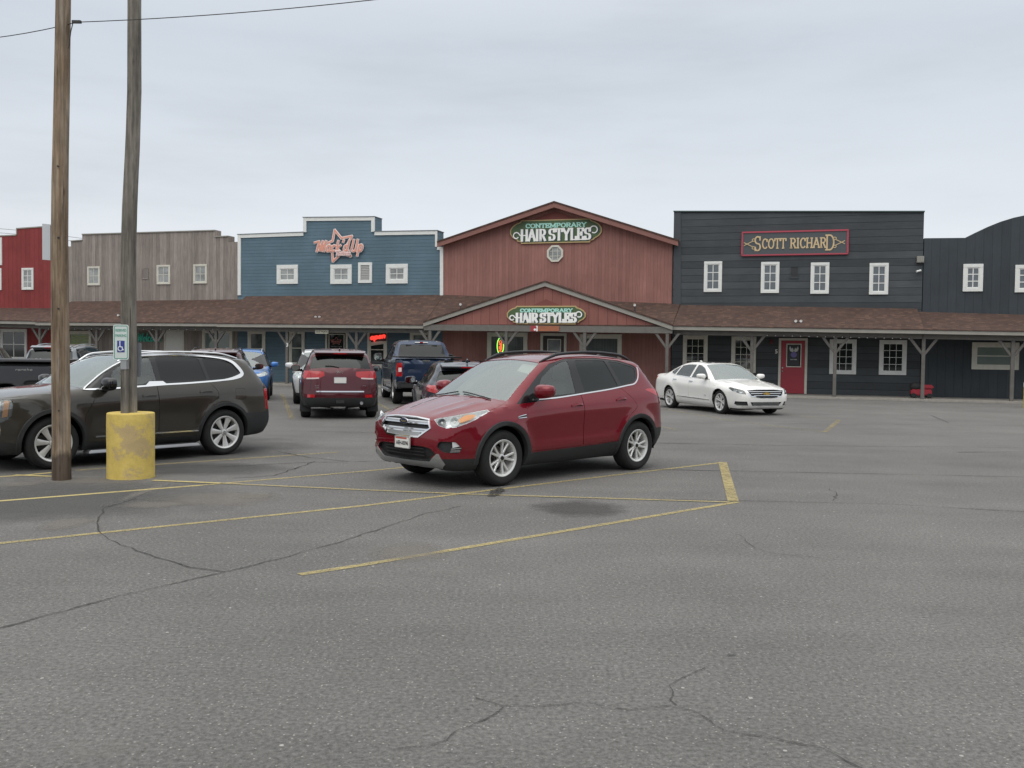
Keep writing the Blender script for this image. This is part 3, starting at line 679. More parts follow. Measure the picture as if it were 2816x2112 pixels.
# barber name board
w = 2.15; s0 = fac(2187, 670, w)[0]; R = froot('barber_name_board', s0, 'long charcoal name board with red rim and gold letters on the black shop', 'sign')
a, z1 = fac(2040, 637.5, w); b, _ = fac(2334, 639, w); z0 = (fac(2040, 702, w)[1] + fac(2334, 703, w)[1]) / 2; a -= s0; b -= s0; W, H = b - a, z1 - z0
MB().box(a + .06, b - .06, w - .02, w + .04, z0 + .06, z1 - .06).build('sign_board', plain('sign_charcoal', (.075, .085, .092), .6, var=.08), R, smooth=False)
mb = MB(); t = .065
for q in ((a, b, z1 - t, z1), (a, b, z0, z0 + t), (a, a + t, z0 + t, z1 - t), (b - t, b, z0 + t, z1 - t)): mb.box(q[0], q[1], w - .05, w + .03, q[2], q[3])
mb.build('red_rim', plain('sign_red', (.42, .06, .09), .45), R, smooth=False, bevel=.015)
GLD2 = plain('letter_gold', (.62, .47, .27), .5)
mb = MB(); X = lambda u: a + W * u
Z = lambda v: z0 + H * v
y = w - .026
write(mb, 'COTT', X(.195), X(.425), Z(.30), H * .38, .055, .05, y); write(mb, 'RICHAR', X(.46), X(.80), Z(.30), H * .38, .06, .05, y)
write(mb, 'S', X(.12), X(.19), Z(.22), H * .56, .06, .06, y); write(mb, 'D', X(.79), X(.875), Z(.20), H * .58, .06, .06, y)
mb.build('lettering', GLD2, R, smooth=False)
for k, (u, d) in enumerate(((.075, 1), (.915, -1))):
    mb = MB(); cx_, cz_ = X(u), Z(.49); f = lambda p, q: (cx_ + d * p * H * .5, cz_ + q * H * .5)
    ribbon2d(mb, [f(-.42, -.12), f(.25, .22)], .03, .03, y); ribbon2d(mb, [f(-.42, .12), f(.25, -.22)], .03, .03, y)
    for q in (.32, -.32): ribbon2d(mb, [f(.34 + .12 * math.cos(i * PI / 5), q + .10 * math.sin(i * PI / 5)) for i in range(11)], .028, .028, y)
    mb.build('scissors_emblem', GLD2, R, smooth=False)
# star and script sign
w = 2.13; s0 = fac(929, 675, w)[0]; R = froot('star_script_sign', s0, 'salmon star and script lettering sign on the blue shop front', 'sign')
SAL = plain('sign_salmon', (.74, .33, .24), .5); SALW = plain('sign_pale_edge', (.85, .76, .74), .5)
def sp(px, py): q = fac(820 + px / 9.217, 600 + py / 9.217, w); return (q[0] - s0, q[1])
star = [sp(*p) for p in ((930, 300), (1100, 510), (1370, 455), (1235, 700), (1335, 965), (1090, 900), (885, 1100), (860, 800), (760, 630), (880, 575), (930, 300))]
for nm, m, tk, y in (('star_edge', SALW, .135, w - .004), ('star_outline', SAL, .070, w - .022)):
    mb = MB(); ribbon2d(mb, star, tk, tk, y); mb.build(nm, m, R, smooth=False)
xa, za = sp(470, 850); xb, _ = sp(1060, 850); hh = sp(0, 590)[1] - sp(0, 850)[1]
for nm, m, tk, y in (('script_edge', SALW, .135, w - .040), ('script_lettering', SAL, .072, w - .060)):
    mb = MB(); write(mb, "Mack'd", xa, sp(1290, 0)[0], za, hh, tk, tk * .9, y, shear=.22, serif=False)
    write(mb, 'Up', sp(1340, 0)[0], sp(1640, 0)[0], za - .02, hh * 1.1, tk, tk * .9, y, shear=.22, serif=False); mb.build(nm, m, R, smooth=False)
for nm, m, tk, y in (('small_script_edge', SALW, .085, w - .080), ('small_script', plain('sign_rose', (.78, .50, .46), .5), .034, w - .100)):
    mb = MB(); write(mb, 'Tattoos', sp(960, 0)[0], sp(1340, 0)[0], sp(0, 965)[1], hh * .42, tk, tk, y, shear=.25, serif=False); mb.build(nm, m, R, smooth=False)
# teal welcome script
w = 2.1; s0 = fac(411, 930, w)[0]; a = fac(378, 941, w); b = fac(445, 941, w)
mb = MB(); write(mb, 'Welcome', a[0] - s0, b[0] - s0, a[1] + .05, .40, .075, .06, w - .02, shear=.2, serif=False, thick=.03)
fobj(mb, 'welcome_sign', plain('teal_sign', (.04, .42, .30), .5), s0, 'teal welcome lettering on the grey shop wall beside the white door', 'sign', smooth=False)
# red open sign in the window, green oval neon, white card under it
w = 2.08; s0 = fac(1037, 928, w)[0]; a = fac(1018, 935, w); b = fac(1060, 935, w)
mb = MB(); write(mb, 'open', a[0] - s0, b[0] - s0, a[1] + .02, .24, .075, .06, w, shear=.2, rise=.12, serif=False, thick=.03)
R = froot('open_sign', s0, 'glowing red open sign in the blue shop window', 'sign'); mb.build('neon_letters', emit('neon_red', (1.0, .06, .04), .8), R, smooth=False)
mb = MB().box(a[0] - s0 - .05, b[0] - s0 + .03, w + .035, w + .045, a[1] - .05, a[1] + .32); mb.build('backing_panel', plain('neon_backing', (.05, .01, .01), .4), R, smooth=False)
mb = MB().prism([(a[0] - s0, a[1] - .28), (b[0] - s0, a[1] - .16), (b[0] - s0, a[1] + .0), (a[0] - s0, a[1] - .12)], w + .04, w + .05)
fobj(mb, 'window_card', plain('white_card', (.6, .58, .5), .7), s0, 'tilted white card below the red open sign in the window', 'card', smooth=False)
s0, zc = fac(1376, 951.5, 2.09); rx = .155; rz = (fac(1376, 929, 2.09)[1] - fac(1376, 974, 2.09)[1]) / 2
R = froot('oval_neon_sign', s0, 'green oval neon sign with red centre in the salon window', 'sign')
MB().tube([(rx * math.cos(k * PI / 16), 2.09, zc + rz * math.sin(k * PI / 16)) for k in range(33)], .019, 6).build('neon_ring', emit('neon_green', (.35, 1.0, .12), 1.2), R)
mb = MB()
text_obj('neon_word', 'OPEN', .2, emit('neon_orange', (1.0, .16, .06), .8), R, (0, 2.085, zc), (PI / 2, PI / 2, 0), .01, bold=.012)
MB().prism([(rx * 1.25 * math.cos(k * PI / 12), zc + rz * 1.12 * math.sin(k * PI / 12)) for k in range(24)], 2.115, 2.12).build('backing_panel', plain('neon_backing_green', (.02, .05, .02), .5), R, smooth=False)
# hanging TATTOOS board
w = .0; s0, zc = fac(885, 912.5, w)
R = froot('tattoo_hanging_sign', s0, 'small cream board lettered in black hung under the eave of the blue shop', 'sign')
ww = fac(903, 912, w)[0] - fac(867, 912, w)[0]
MB().box(-ww / 2, ww / 2, w - .015, w + .015, zc - .085, zc + .085).build('sign_board', plain('cream_board', (.66, .63, .5), .6), R, smooth=False)
mb = MB(); [mb.tube([(q, w, zc + .08), (q, w, zc + .26)], .006, 6) for q in (-.22, .22)]; mb.build('chain', METALB, R)
text_obj('lettering', 'TATTOOS', .14, plain('letter_black', (.02, .02, .02), .6), R, (0, w - .017, zc), (PI / 2, 0, 0), .002)
# red and orange board under the salon gable
w = w0 + .04; s0, zc = fac(1498.5, 903.5, w); R = froot('red_dog_sign', s0, 'small red board with a white mark on the porch beam of the salon', 'sign')
a = fac(1459.5, 903, w)[0] - s0; b = fac(1537.6, 903, w)[0] - s0
MB().box(a, a + .33, w - .02, w + .015, zc - .12, zc + .12).build('red_panel', plain('sign_red2', (.36, .04, .05), .5), R, smooth=False)
MB().box(a + .335, b, w - .02, w + .015, zc - .11, zc + .11).build('orange_panel', plain('sign_rust', (.34, .12, .06), .6, var=.2, nscale=9), R, smooth=False)
mb = MB(); mb.ball((a + .19, w - .022, zc - .05), (.055, .01, .05), 12); mb.prism([(a + .25, zc - .12), (a + .315, zc - .12), (a + .315, zc + .115), (a + .22, zc + .115), (a + .27, zc + .06)], w - .028, w - .022); mb.build('white_mark', LETW, R, smooth=False)
# house numbers
for txt, px, py, w, who in (('3', 790, 949, .02, 'white number three on the porch post of the blue shop'), ('5', 2135, 967, 2.17, 'white number five on the wall beside the red door')):
    s_, z_ = fac(px, py, w); R = froot('house_number', s_, who, 'number'); text_obj('digit', txt, .24, LETW, R, (0, w, z_), (PI / 2, 0, 0), .006, bold=.006)
# poster on the red door pane
s0 = BLK.s0; x0, z1 = BLK.L(2167, 948); x1, z0 = BLK.L(2199, 1005)
R = froot('door_poster', s0, 'dark poster with white wings and a purple disc on the red door', 'poster'); xm = (x0 + x1) / 2; y = 2.16
MB().box(x0 + .02, x1 - .02, y - .001, y + .003, z0, z1).build('poster_sheet', plain('poster_black', (.02, .02, .024), .4), R, smooth=False)
mb = MB()
for k in (-1, 1): mb.prism([(xm, z1 - .26), (xm + k * .05, z1 - .12), (xm + k * .10, z1 - .17), (xm + k * .16, z1 - .06), (xm + k * .19, z1 - .16), (xm + k * .15, z1 - .27), (xm + k * .05, z1 - .31)], y - .005, y - .002)
mb.build('white_wings', plain('poster_white', (.55, .56, .55), .6), R, smooth=False)
MB().prism([(xm + .125 * math.cos(k * PI / 12), z1 - .42 + .115 * math.sin(k * PI / 12)) for k in range(24)], y - .007, y - .0055).build('purple_disc', plain('poster_purple', (.16, .13, .36), .5), R, smooth=False)
mb = MB(); [mb.box(xm - .13 + i * .024, xm - .112 + i * .024, y - .005, y - .002, z1 - .64, z1 - .60 - .012 * (i % 3 == 1)) for i in range(11) if i != 4]; mb.build('lettering', plain('poster_grey', (.5, .5, .5), .6), R, smooth=False)
# shop emblem on the black door
s0 = BLUES.s0; xm, zc = BLUES.L(926, 938); R = froot('door_emblem', s0, 'faded red star emblem with small lettering on the black door', 'emblem'); y = 2.155
mb = MB(); st = [(xm + (.30 if k % 2 == 0 else .13) * math.sin(k * PI / 5), zc + (.2 if k % 2 == 0 else .09) * math.cos(k * PI / 5)) for k in range(10)]
ribbon2d(mb, st + [st[0]], .03, .03, y, thick=.003); write(mb, "Mack'd", xm - .28, xm + .24, zc - .07, .13, .03, .03, y, serif=False, shear=.2, thick=.003)
mb.build('star_mark', plain('emblem_red', (.30, .10, .08), .6), R, smooth=False)
text_obj('lettering', 'WALK INS WELCOME', .06, plain('emblem_grey', (.3, .3, .3), .6), R, (xm, y, zc - .27), (PI / 2, 0, 0), .001)
# floodlights on the eaves
def floodlight(px, py, heads, label):
    w = .25; s_, z_ = fac(px, py, w); R = froot('floodlight', s_, label, 'floodlight', 'floodlights on the porch roof')
    mb = MB(); mb.tube([(0, w, z_ - .28), (0, w, z_ - .05)], .02, 8); mb.box(-.05, .05, w - .05, w + .05, z_ - .30, z_ - .24)
    if heads > 1: mb.tube([(-.14, w, z_ - .04), (.14, w, z_ - .04)], .016, 8)
    mb.build('bracket', METALB, R)
    for q in ((-.10, .10) if heads > 1 else (0,)):
        mb = MB(); mb.lathe([(.0, .08), (.028, .07), (.04, .02), (.052, -.03), (.055, -.05), (.0, -.042)], 16, 'y', (q, w, z_))
        mb.build('lamp_head', plain('lamp_white', (.62, .62, .6), .35), R)
floodlight(326, 867, 1, 'single white floodlight on the grey shop porch roof'); floodlight(874, 872, 2, 'twin white floodlight on the blue shop porch roof')
floodlight(1267, 837, 1, 'single white floodlight left of the salon porch gable'); floodlight(1746, 839, 1, 'single white floodlight right of the salon porch gable')
floodlight(2195.5, 883, 2, 'twin silver floodlight on the black shop porch roof')
# light strings under the porch roof
def light_string(xa, xb, ya, yb, n, label):
    w = .0; s_ = fac((xa + xb) / 2, ya, w)[0]; R = froot('light_string', s_, label, 'string lights', 'light strings under the eaves'); P = []; mb = MB()
    for i in range(n * 4 + 1):
        t = i / (n * 4); q = fac(xa + (xb - xa) * t, ya + (yb - ya) * t, w); P.append((q[0] - s_, w, q[1] + .05 - .05 * abs(math.sin(PI * i / 4))))
    mb.tube(P, .005, 4); mb.build('wire', METALB, R); mb = MB()
    for i in range(0, n * 4 + 1, 4): mb.ball((P[i][0], w, P[i][2] - .04), (.018, .018, .028), 8)
    mb.build('bulbs', plain('bulb_glass', (.6, .62, .6), .15), R)
light_string(2110, 2500, 923, 932, 17, 'string of small bulbs under the black shop eave'); light_string(110, 585, 905, 907, 20, 'string of small bulbs under the grey shop eave')
# box and camera on the black shop corner
x0, z1 = fac(2522, 705, 2.1); x1, z0 = fac(2540, 722, 2.1); mb = MB().box(-.13, .13, 2.0, 2.199, z0, z1)
for i in range(4): mb.box(-.12 + i * .065, -.08 + i * .065, 1.985, 1.999, z0 + .03, z1 - .03)
fobj(mb, 'utility_box', plain('box_grey', (.30, .29, .26), .6), (x0 + x1) / 2, 'small grey slatted box high on the black shop corner', 'utility box', smooth=False)
s_, z_ = fac(2527, 745, 2.1); R = froot('security_camera', s_, 'small white security camera under the grey box', 'camera')
MB().tube([(0, 2.19, z_ + .03), (0, 2.08, z_)], .015, 8).build('arm', GALV, R); MB().tube([(.07, 2.1, z_ + .02), (-.1, 2.0, z_ - .03)], .04, 12).build('camera_body', WHITE, R)
# red alarm bell beside the red door
s_, z_ = fac(2121, 940, 2.16); mb = MB(); mb.box(-.06, .06, 2.13, 2.199, z_ - .1, z_ + .1); mb.lathe([(0, -.05), (.04, -.04), (.055, 0)], 14, 'y', (0, 2.13, z_)); fobj(mb, 'alarm_bell', plain('alarm_red', (.14, .02, .03), .5), s_, 'dark red alarm box high on the wall left of the red door', 'alarm', smooth=False)
# red wheeled cart with a black bag by the post
p = fac(2533, 1095, .9); R = froot('folded_cart', p[0], 'red cart with black bag on the porch behind a post', 'cart')
CR = plain('cart_red', (.32, .02, .035), .5, var=.15)
mb = MB(); mb.box(-.40, .36, .62, 1.12, .18, .42); mb.build('red_tub', CR, R, bevel=.04)
mb = MB(); mb.box(.0, .42, .66, 1.10, .43, .60); mb.build('red_lid', CR, R, bevel=.05)
mb = MB(); mb.ball((-.22, .85, .52), (.24, .24, .19), 14); mb.build('black_bag', plain('bag_black', (.02, .02, .022), .7), R)
for q in (-.30, .26):
    for y in (.64, 1.1): MB().lathe([(.0, -.03), (.09, -.03), (.105, 0), (.09, .03), (0, .03)], 16, 'y', (q, y, .178)).build('cart_wheel', plain('rubber', (.02, .02, .02), .8), R)
# ================================================================== ground
def asphalt():
    m, nt, b = new_mat('asphalt'); v = coords(nt)
    big = noise(nt, v, .11, 6, .62); mid = noise(nt, v, .55, 6, .65); fine = noise(nt, v, 38, 4, .75); vfine = noise(nt, v, 190, 2, .7)
    base = ramp(nt, [(.3, (.118, .114, .108)), (.52, (.146, .141, .134)), (.72, (.170, .164, .155))], big).outputs[0]
    base = mixc(nt, 1.0, base, ramp(nt, [(.30, .88), (.70, 1.10)], mid).outputs[0], 'MULTIPLY')
    base = mixc(nt, 1.0, base, ramp(nt, [(.30, .50), (.5, 1.0), (.70, 1.55)], fine).outputs[0], 'MULTIPLY')
    base = mixc(nt, 1.0, base, ramp(nt, [(.25, .72), (.75, 1.28)], vfine).outputs[0], 'MULTIPLY')
    vo = N(nt, 'ShaderNodeTexVoronoi'); vo.inputs['Scale'].default_value = 46; nt.links.new(v, vo.inputs['Vector'])
    st = math_n(nt, 'MULTIPLY', math_n(nt, 'LESS_THAN', vo.outputs['Distance'], .20), math_n(nt, 'GREATER_THAN', N(nt, 'ShaderNodeSeparateColor').outputs[0], -1))
    sc = nt.nodes.new('ShaderNodeSeparateColor'); nt.links.new(vo.outputs['Color'], sc.inputs[0])
    st = math_n(nt, 'MULTIPLY', math_n(nt, 'LESS_THAN', vo.outputs['Distance'], .24), math_n(nt, 'GREATER_THAN', sc.outputs[0], .80))
    base = mixc(nt, math_n(nt, 'MULTIPLY', st, .75), base, (.36, .34, .31))
    vb = N(nt, 'ShaderNodeTexVoronoi'); vb.inputs['Scale'].default_value = 5.5; nt.links.new(v, vb.inputs['Vector'])
    sb = nt.nodes.new('ShaderNodeSeparateColor'); nt.links.new(vb.outputs['Color'], sb.inputs[0])
    chip = math_n(nt, 'MULTIPLY', math_n(nt, 'LESS_THAN', vb.outputs['Distance'], .055), math_n(nt, 'GREATER_THAN', sb.outputs[0], .55))
    base = mixc(nt, math_n(nt, 'MULTIPLY', chip, .8), base, (.45, .43, .40))
    # long worn streaks and old seams of the paving
    sk = noise(nt, coords(nt, (.18, 1.5, 1), rot=(0, 0, .33)), 1.0, 5, .6)
    base = mixc(nt, 1.0, base, ramp(nt, [(.35, .94), (.65, 1.05)], sk).outputs[0], 'MULTIPLY')
    dust = noise(nt, coords(nt, (1, 1, 1)), .9, 6, .7)
    base = mixc(nt, ramp(nt, [(.60, 0.), (.75, .30)], dust).outputs[0], base, (.20, .185, .165))
    nt.links.new(base, b.inputs['Base Color']); b.inputs['Roughness'].default_value = .88; b.inputs['Specular IOR Level'].default_value = .3
    h = math_n(nt, 'ADD', math_n(nt, 'MULTIPLY', fine, .6), vfine); bump(nt, b, h, .55, .006)
    return m
ASPH = asphalt()
g = MB(); nn = 24; ext = 300
xs = [-ext, -80, -40, -20, -10, -5, 0, 5, 10, 20, 40, 80, ext]; ys = [-ext, -80, -30, -10, 0, 5, 10, 15, 20, 30, 50, 100, ext]
vs = [(x, y, 0) for y in ys for x in xs]; g.add(vs, [(j * 13 + i, j * 13 + i + 1, (j + 1) * 13 + i + 1, (j + 1) * 13 + i) for j in range(12) for i in range(12)])
structure(g.build('ground', ASPH, None, smooth=False))
def worn(name, col, thr=.5, w=.12, rough=.85, scale=14, edge=True):
    """thin paint or tar layer: worn through to the asphalt where the noise says so"""
    m, nt, b = new_mat(name); v = coords(nt); n1 = noise(nt, v, scale, 6, .75); n2 = noise(nt, v, 90, 2, .7); n3 = noise(nt, v, .8, 4, .6)
    f = math_n(nt, 'ADD', math_n(nt, 'MULTIPLY', n1, .6), math_n(nt, 'ADD', math_n(nt, 'MULTIPLY', n2, .25), math_n(nt, 'MULTIPLY', n3, .3)))
    al = ramp(nt, [(thr - w, 0.), (thr + w, .95)], f).outputs[0]
    base = mixc(nt, 1.0, col, ramp(nt, [(.3, .7), (.7, 1.2)], n2).outputs[0], 'MULTIPLY')
    nt.links.new(base, b.inputs['Base Color']); nt.links.new(al, b.inputs['Alpha']); b.inputs['Roughness'].default_value = rough
    MATS[name] = m; return m
YEL = worn('yellow_line_paint', (.44, .36, .16), .52, .16); YELF = worn('faded_yellow_paint', (.38, .31, .15), .62, .16); YELB = worn('fresh_yellow_paint', (.54, .44, .18), .43, .14)
TAR = worn('crack_dark', (.040, .038, .035), .52, .15); TARF = worn('crack_faint', (.035, .033, .031), .52, .12); OIL = worn('oil_stain', (.055, .054, .053), .55, .2, .6, 2.2)
DUST = worn('dry_dust', (.24, .215, .185), .62, .2, .95, 3.5)
def line(name, px, w, m, z=.004, jit=0.0, sub=1, taper=0.0):
    P = [ground(*p) for p in px]; Q = []
    for a, b in zip(P[:-1], P[1:]):
        n = max(1, int((b - a).length / sub)) if jit else 1
        for i in range(n):
            t = i / n; p = a.lerp(b, t)
            if jit and 0 < i: p += Vector((random.uniform(-jit, jit), random.uniform(-jit, jit), 0))
            Q.append(p)
    Q.append(P[-1]); mb = MB(); vs = []; n = len(Q)
    for i, p in enumerate(Q):
        t = (Q[min(i + 1, n - 1)] - Q[max(i - 1, 0)]).normalized(); q = Vector((-t.y, t.x, 0))
        ww = w * ((random.uniform(.45, 1.35)) if jit else 1)
        if taper and (i < 3 or i > n - 4): ww *= .5
        vs += [(p.x - q.x * ww / 2, p.y - q.y * ww / 2, z), (p.x + q.x * ww / 2, p.y + q.y * ww / 2, z)]
    mb.add(vs, [(2 * i, 2 * i + 2, 2 * i + 3, 2 * i + 1) for i in range(n - 1)])
    return structure(mb.build(name, m, None, smooth=False, clean=False))
LW = .082
line('parking_line', [(-60, 1383), (560, 1334.5)], LW, YELB, .004); line('parking_line', [(555, 1334.9), (1000, 1296.5), (1120, 1285)], LW, YEL, .0042)
line('parking_line', [(420.5, 1322), (606, 1330)], LW, YELB, .0082); line('parking_line', [(606, 1330), (1000, 1348.5), (1280, 1360), (2007, 1382)], LW * .85, YEL, .008)
line('parking_line', [(-60, 1501), (500, 1443), (1000, 1391.4), (1253, 1360), (1700, 1306), (1985, 1272.5)], LW, YEL, .004)
line('parking_line', [(823, 1581), (1000, 1554), (1500, 1470), (2028, 1381)], LW, YEL, .0044)
line('parking_line', [(1987, 1272.5), (2016, 1380)], .13, YEL, .012)
line('parking_line', [(206, 1294), (425, 1278), (931, 1243.6)], LW, YEL, .004)
line('parking_line', [(-30, 1313), (59, 1308), (144, 1300)], LW, YELB, .004); line('parking_line', [(40, 1307.5), (150, 1311.5)], LW, YELB, .008)
line('parking_line', [(1821, 1124), (2013, 1157), (2270, 1188.5)], LW, YELF, .004); line('parking_line', [(2268, 1189), (2308, 1155.5)], .11, YELF, .008); line('parking_line', [(2194, 1143), (2306, 1155.7)], LW, YELF, .004)
line('parking_line', [(1811, 1173), (1866, 1183)], LW, YELF, .004)
line('parking_line', [(775.7, 1083.5), (803, 1152)], .12, YELF, .004); line('parking_line', [(1030, 1104), (1070, 1127)], .12, YELF, .004)
def crack(px, w=.022, m=TAR, jit=.025, sub=.14): line('asphalt_crack', px, w, m, .006, jit, sub)
crack([(-40, 1738), (0, 1728), (271, 1656), (452, 1611.6), (619, 1573.6), (768.5, 1538), (904, 1500), (1000, 1468), (1035.6, 1459.7), (1160, 1416), (1274, 1392)], .016)
crack([(619, 1573.6), (520, 1561), (429.5, 1534), (361.7, 1506.7), (298, 1484), (271, 1461.5), (266.7, 1439), (285, 1398), (375, 1371)], .015)
for a, w in (([(1700, 1289.4), (2073, 1297), (2816, 1312), (3000, 1316)], .03), ([(1480, 1367), (1700, 1371.6), (2033, 1377.7), (2457, 1387.8), (2816, 1408), (3000, 1418)], .024), ([(1806, 1218.7), (2103.6, 1224.8), (2816, 1231.4), (3000, 1233)], .04)): crack(a, w, TAR, .008, .4)
crack([(2633, 1244), (2900, 1243)], .04, TARF); crack([(2194, 1139.5), (2557.7, 1141.5), (2608, 1163)], .03, TARF, .03, .5); crack([(2140, 1165), (2500, 1168), (2816, 1172)], .03, TARF, .03, .5)
crack([(596.7, 1285), (859, 1271.6), (1000, 1269.4), (1080, 1268)], .03); crack([(764, 1242), (859, 1260), (960, 1269)], .03); crack([(640, 1316), (755, 1308), (868, 1269)], .024)
crack([(800, 1185), (1000, 1190), (1060, 1193)], .03, TARF)
B4 = lambda l: [(900 + x / 1.1545, 1700 + y / 1.1545) for x, y in l]
crack(B4([(470, 255), (560, 282), (690, 280), (830, 272), (950, 293), (1100, 280), (1160, 297), (1260, 360), (1400, 380), (1560, 410), (1620, 440), (1690, 476), (1760, 510)]), .0075, TAR, .012, .06)
crack(B4([(1110, 280), (1088, 262), (1098, 235), (1085, 215), (1120, 195), (1200, 160)]), .007, TAR, .012, .05); crack(B4([(560, 285), (500, 325), (420, 355), (380, 390), (310, 408), (210, 418)]), .007, TAR, .012, .05)
crack([(2030, 1470), (2080, 1510), (2120, 1522), (2300, 1540)], .006, TARF, .02, .1); crack([(2280, 1345), (2300, 1360), (2290, 1378)], .015, TARF, .03, .1)
for a in ([(1346, 1367), (1362, 1350), (1376, 1345)], [(1356, 1367), (1372, 1357), (1380, 1346)]): line('asphalt_crack', a, .07, TAR, .016, .02, .06)
def soft(name, col, dens, scale=2.2, rough=.85, var=.25):
    """a stain or dusting that thins out towards its ragged rim; local coordinates run to 1 at the rim"""
    m, nt, b = new_mat(name); t = N(nt, 'ShaderNodeTexCoord'); g = N(nt, 'ShaderNodeNewGeometry'); ln = N(nt, 'ShaderNodeVectorMath'); ln.operation = 'LENGTH'; nt.links.new(t.outputs['Object'], ln.inputs[0])
    n1 = noise(nt, g.outputs['Position'], scale, 7, .7); n2 = noise(nt, g.outputs['Position'], 70, 3, .7)
    r = math_n(nt, 'ADD', ln.outputs['Value'], math_n(nt, 'MULTIPLY_ADD', n1, 1.1, -.55))
    al = ramp(nt, [(.45, dens), (.95, 0.)], r).outputs[0]; al = math_n(nt, 'MULTIPLY', al, ramp(nt, [(.3, .55), (.6, 1.0)], n2).outputs[0])
    nt.links.new(mixc(nt, 1.0, col, ramp(nt, [(.3, 1 - var), (.7, 1 + var)], n2).outputs[0], 'MULTIPLY'), b.inputs['Base Color']); nt.links.new(al, b.inputs['Alpha']); b.inputs['Roughness'].default_value = rough
    MATS[name] = m; return m
OIL = soft('oil_stain', (.060, .058, .056), .7, 2.5, .6); DUST = soft('dry_dust', (.22, .20, .175), .55, 3.0, .95); SEAL = soft('sealed_asphalt', (.080, .079, .077), .62, .6)
def patch(name, cx, cy, rx, ry, m, z=.0026, rot=0):
    c, e, f = ground(cx, cy), ground(cx + rx, cy), ground(cx, cy - ry); n = 40
    o = MB().add([(1.3 * math.cos(2 * PI * k / n), 1.3 * math.sin(2 * PI * k / n), 0) for k in range(n)], [tuple(range(n))]).build(name, m, None, smooth=False)
    o.location = (c.x, c.y, z); o.scale = ((e - c).length, (f - c).length, 1); o.rotation_euler = (0, 0, rot); structure(o)
patch('oil_stain', 1595, 1398, 150, 24, OIL); patch('oil_stain', 2010, 1803, 17, 4, OIL, .0029)
for i, q in enumerate(((600, 1372, 200, 22), (420, 1388, 110, 12), (50, 1331, 70, 8), (230, 1322, 190, 9), (402, 1350, 22, 30), (190, 1440, 80, 20), (700, 1365, 60, 9), (1130, 1520, 120, 30))): patch('dust_patch', *q, DUST, .0026 + .0003 * i)
patch('asphalt_patch', 150, 1372, 560, 56, SEAL, .0014); patch('asphalt_patch', 330, 1235, 560, 50, SEAL, .0017); patch('asphalt_patch', 560, 1290, 260, 18, SEAL, .0020)
# ================================================================== poles, bollard, signs by the parking bays
def pole(name, pts, Y, rad, zt, m, label, extra):
    Z0 = at_depth(*pts[0], Y); C = [at_depth(x, y, Y) for x, y in pts]
    base = Vector((C[0].x, Y, 0)); path = [c - base for c in C]; path[0].z = -.02
    path = [Vector((p.x, 0, p.z)) for p in path]
    n = 30; L = []; R = []
    zs = [p.z for p in path]
    for i in range(n + 1):
        z = zs[0] + (zt - zs[0]) * i / n
        if z <= zs[-1]: x = float(np.interp(z, zs, [p.x for p in path]))
        else: x = path[-1].x + (z - zs[-1]) * .01
        L.append((x, 0, z)); R.append(float(np.interp(z, [0, zt], rad)) * (1 + random.uniform(-.012, .012)))
    root = empty(name, base); tag(root, label, 'pole')
    MB().tube(L, R, 20).build('pole_shaft', m, root, angle=60)
    return root, base, path
WP1 = wood_pole_mat('pole_brown', (.15, .10, .065), (.26, .195, .135), (.33, .285, .235)); WP2 = wood_pole_mat('pole_grey', (.13, .118, .10), (.20, .183, .158), (.25, .23, .20))
Y1 = 12.25
PR, PB, _ = pole('utility_pole', [(169.5, 1321), (168, 1150), (163.5, 700), (165, 500), (170, 250), (174, 0)], Y1, (.116, .082), 8.2, WP1, 'stained brown wooden pole standing bare on the asphalt', 0)
# its wire clamp and drop loop
c = at_depth(212, 61, Y1 - .12) - PB
MB().box(c.x - .06, c.x + .05, c.y - .02, c.y + .02, c.z - .012, c.z + .02).build('wire_clamp', METALB, PR)
MB().tube([(c.x - .05, c.y, c.z), (c.x - .08, c.y, c.z - .12), (c.x - .12, c.y + .03, c.z - .32)], .006, 6).build('drop_loop', METALB, PR)
mb = MB(); 
for z in (.9, 2.2, 3.1, 4.0): mb.lathe([(0, -.006), (.012, -.006), (.012, .01), (0, .01)], 8, 'y', (.02, -.105, z))
mb.build('nail_heads', METALB, PR)
Y2 = 12.57
R2, B2, _ = pole('grey_pole', [(354.8, 1321), (354.8, 1135), (354, 880), (353, 700), (357, 560), (364.8, 400), (369.5, 250), (369.5, 0)], Y2, (.105, .080), 7.6, WP2, 'grey bent wooden pole rising out of the yellow concrete base', 0)
# yellow concrete base
m, nt, b = new_mat('yellow_concrete'); v = coords(nt); n1 = noise(nt, v, 4.0, 8, .75); n2 = noise(nt, v, 30, 4, .7); n3 = noise(nt, coords(nt, (1, 1, 1.6)), 2.1, 9, .72)
base = ramp(nt, [(.3, (.50, .36, .085)), (.6, (.66, .50, .135)), (.8, (.72, .58, .20))], n1).outputs[0]
wear = ramp(nt, [(.56, 0.), (.66, .8)], n3).outputs[0]; base = mixc(nt, wear, base, (.36, .28, .22))
ds = N(nt, 'ShaderNodeVectorMath'); ds.operation = 'DISTANCE'; nt.links.new(v, ds.inputs[0]); ds.inputs[1].default_value = (.12, -.27, .50)
base = mixc(nt, ramp(nt, [(.20, .62), (.30, 0.)], math_n(nt, 'ADD', ds.outputs['Value'], math_n(nt, 'MULTIPLY_ADD', n1, 1.3, -.62))).outputs[0], base, (.42, .32, .22))
base = mixc(nt, ramp(nt, [(.66, 0.), (.70, .7)], n2).outputs[0], base, (.16, .12, .06))
nt.links.new(base, b.inputs['Base Color']); b.inputs['Roughness'].default_value = .85; bump(nt, b, math_n(nt, 'ADD', math_n(nt, 'MULTIPLY', n2, .35), n1), .5, .03)
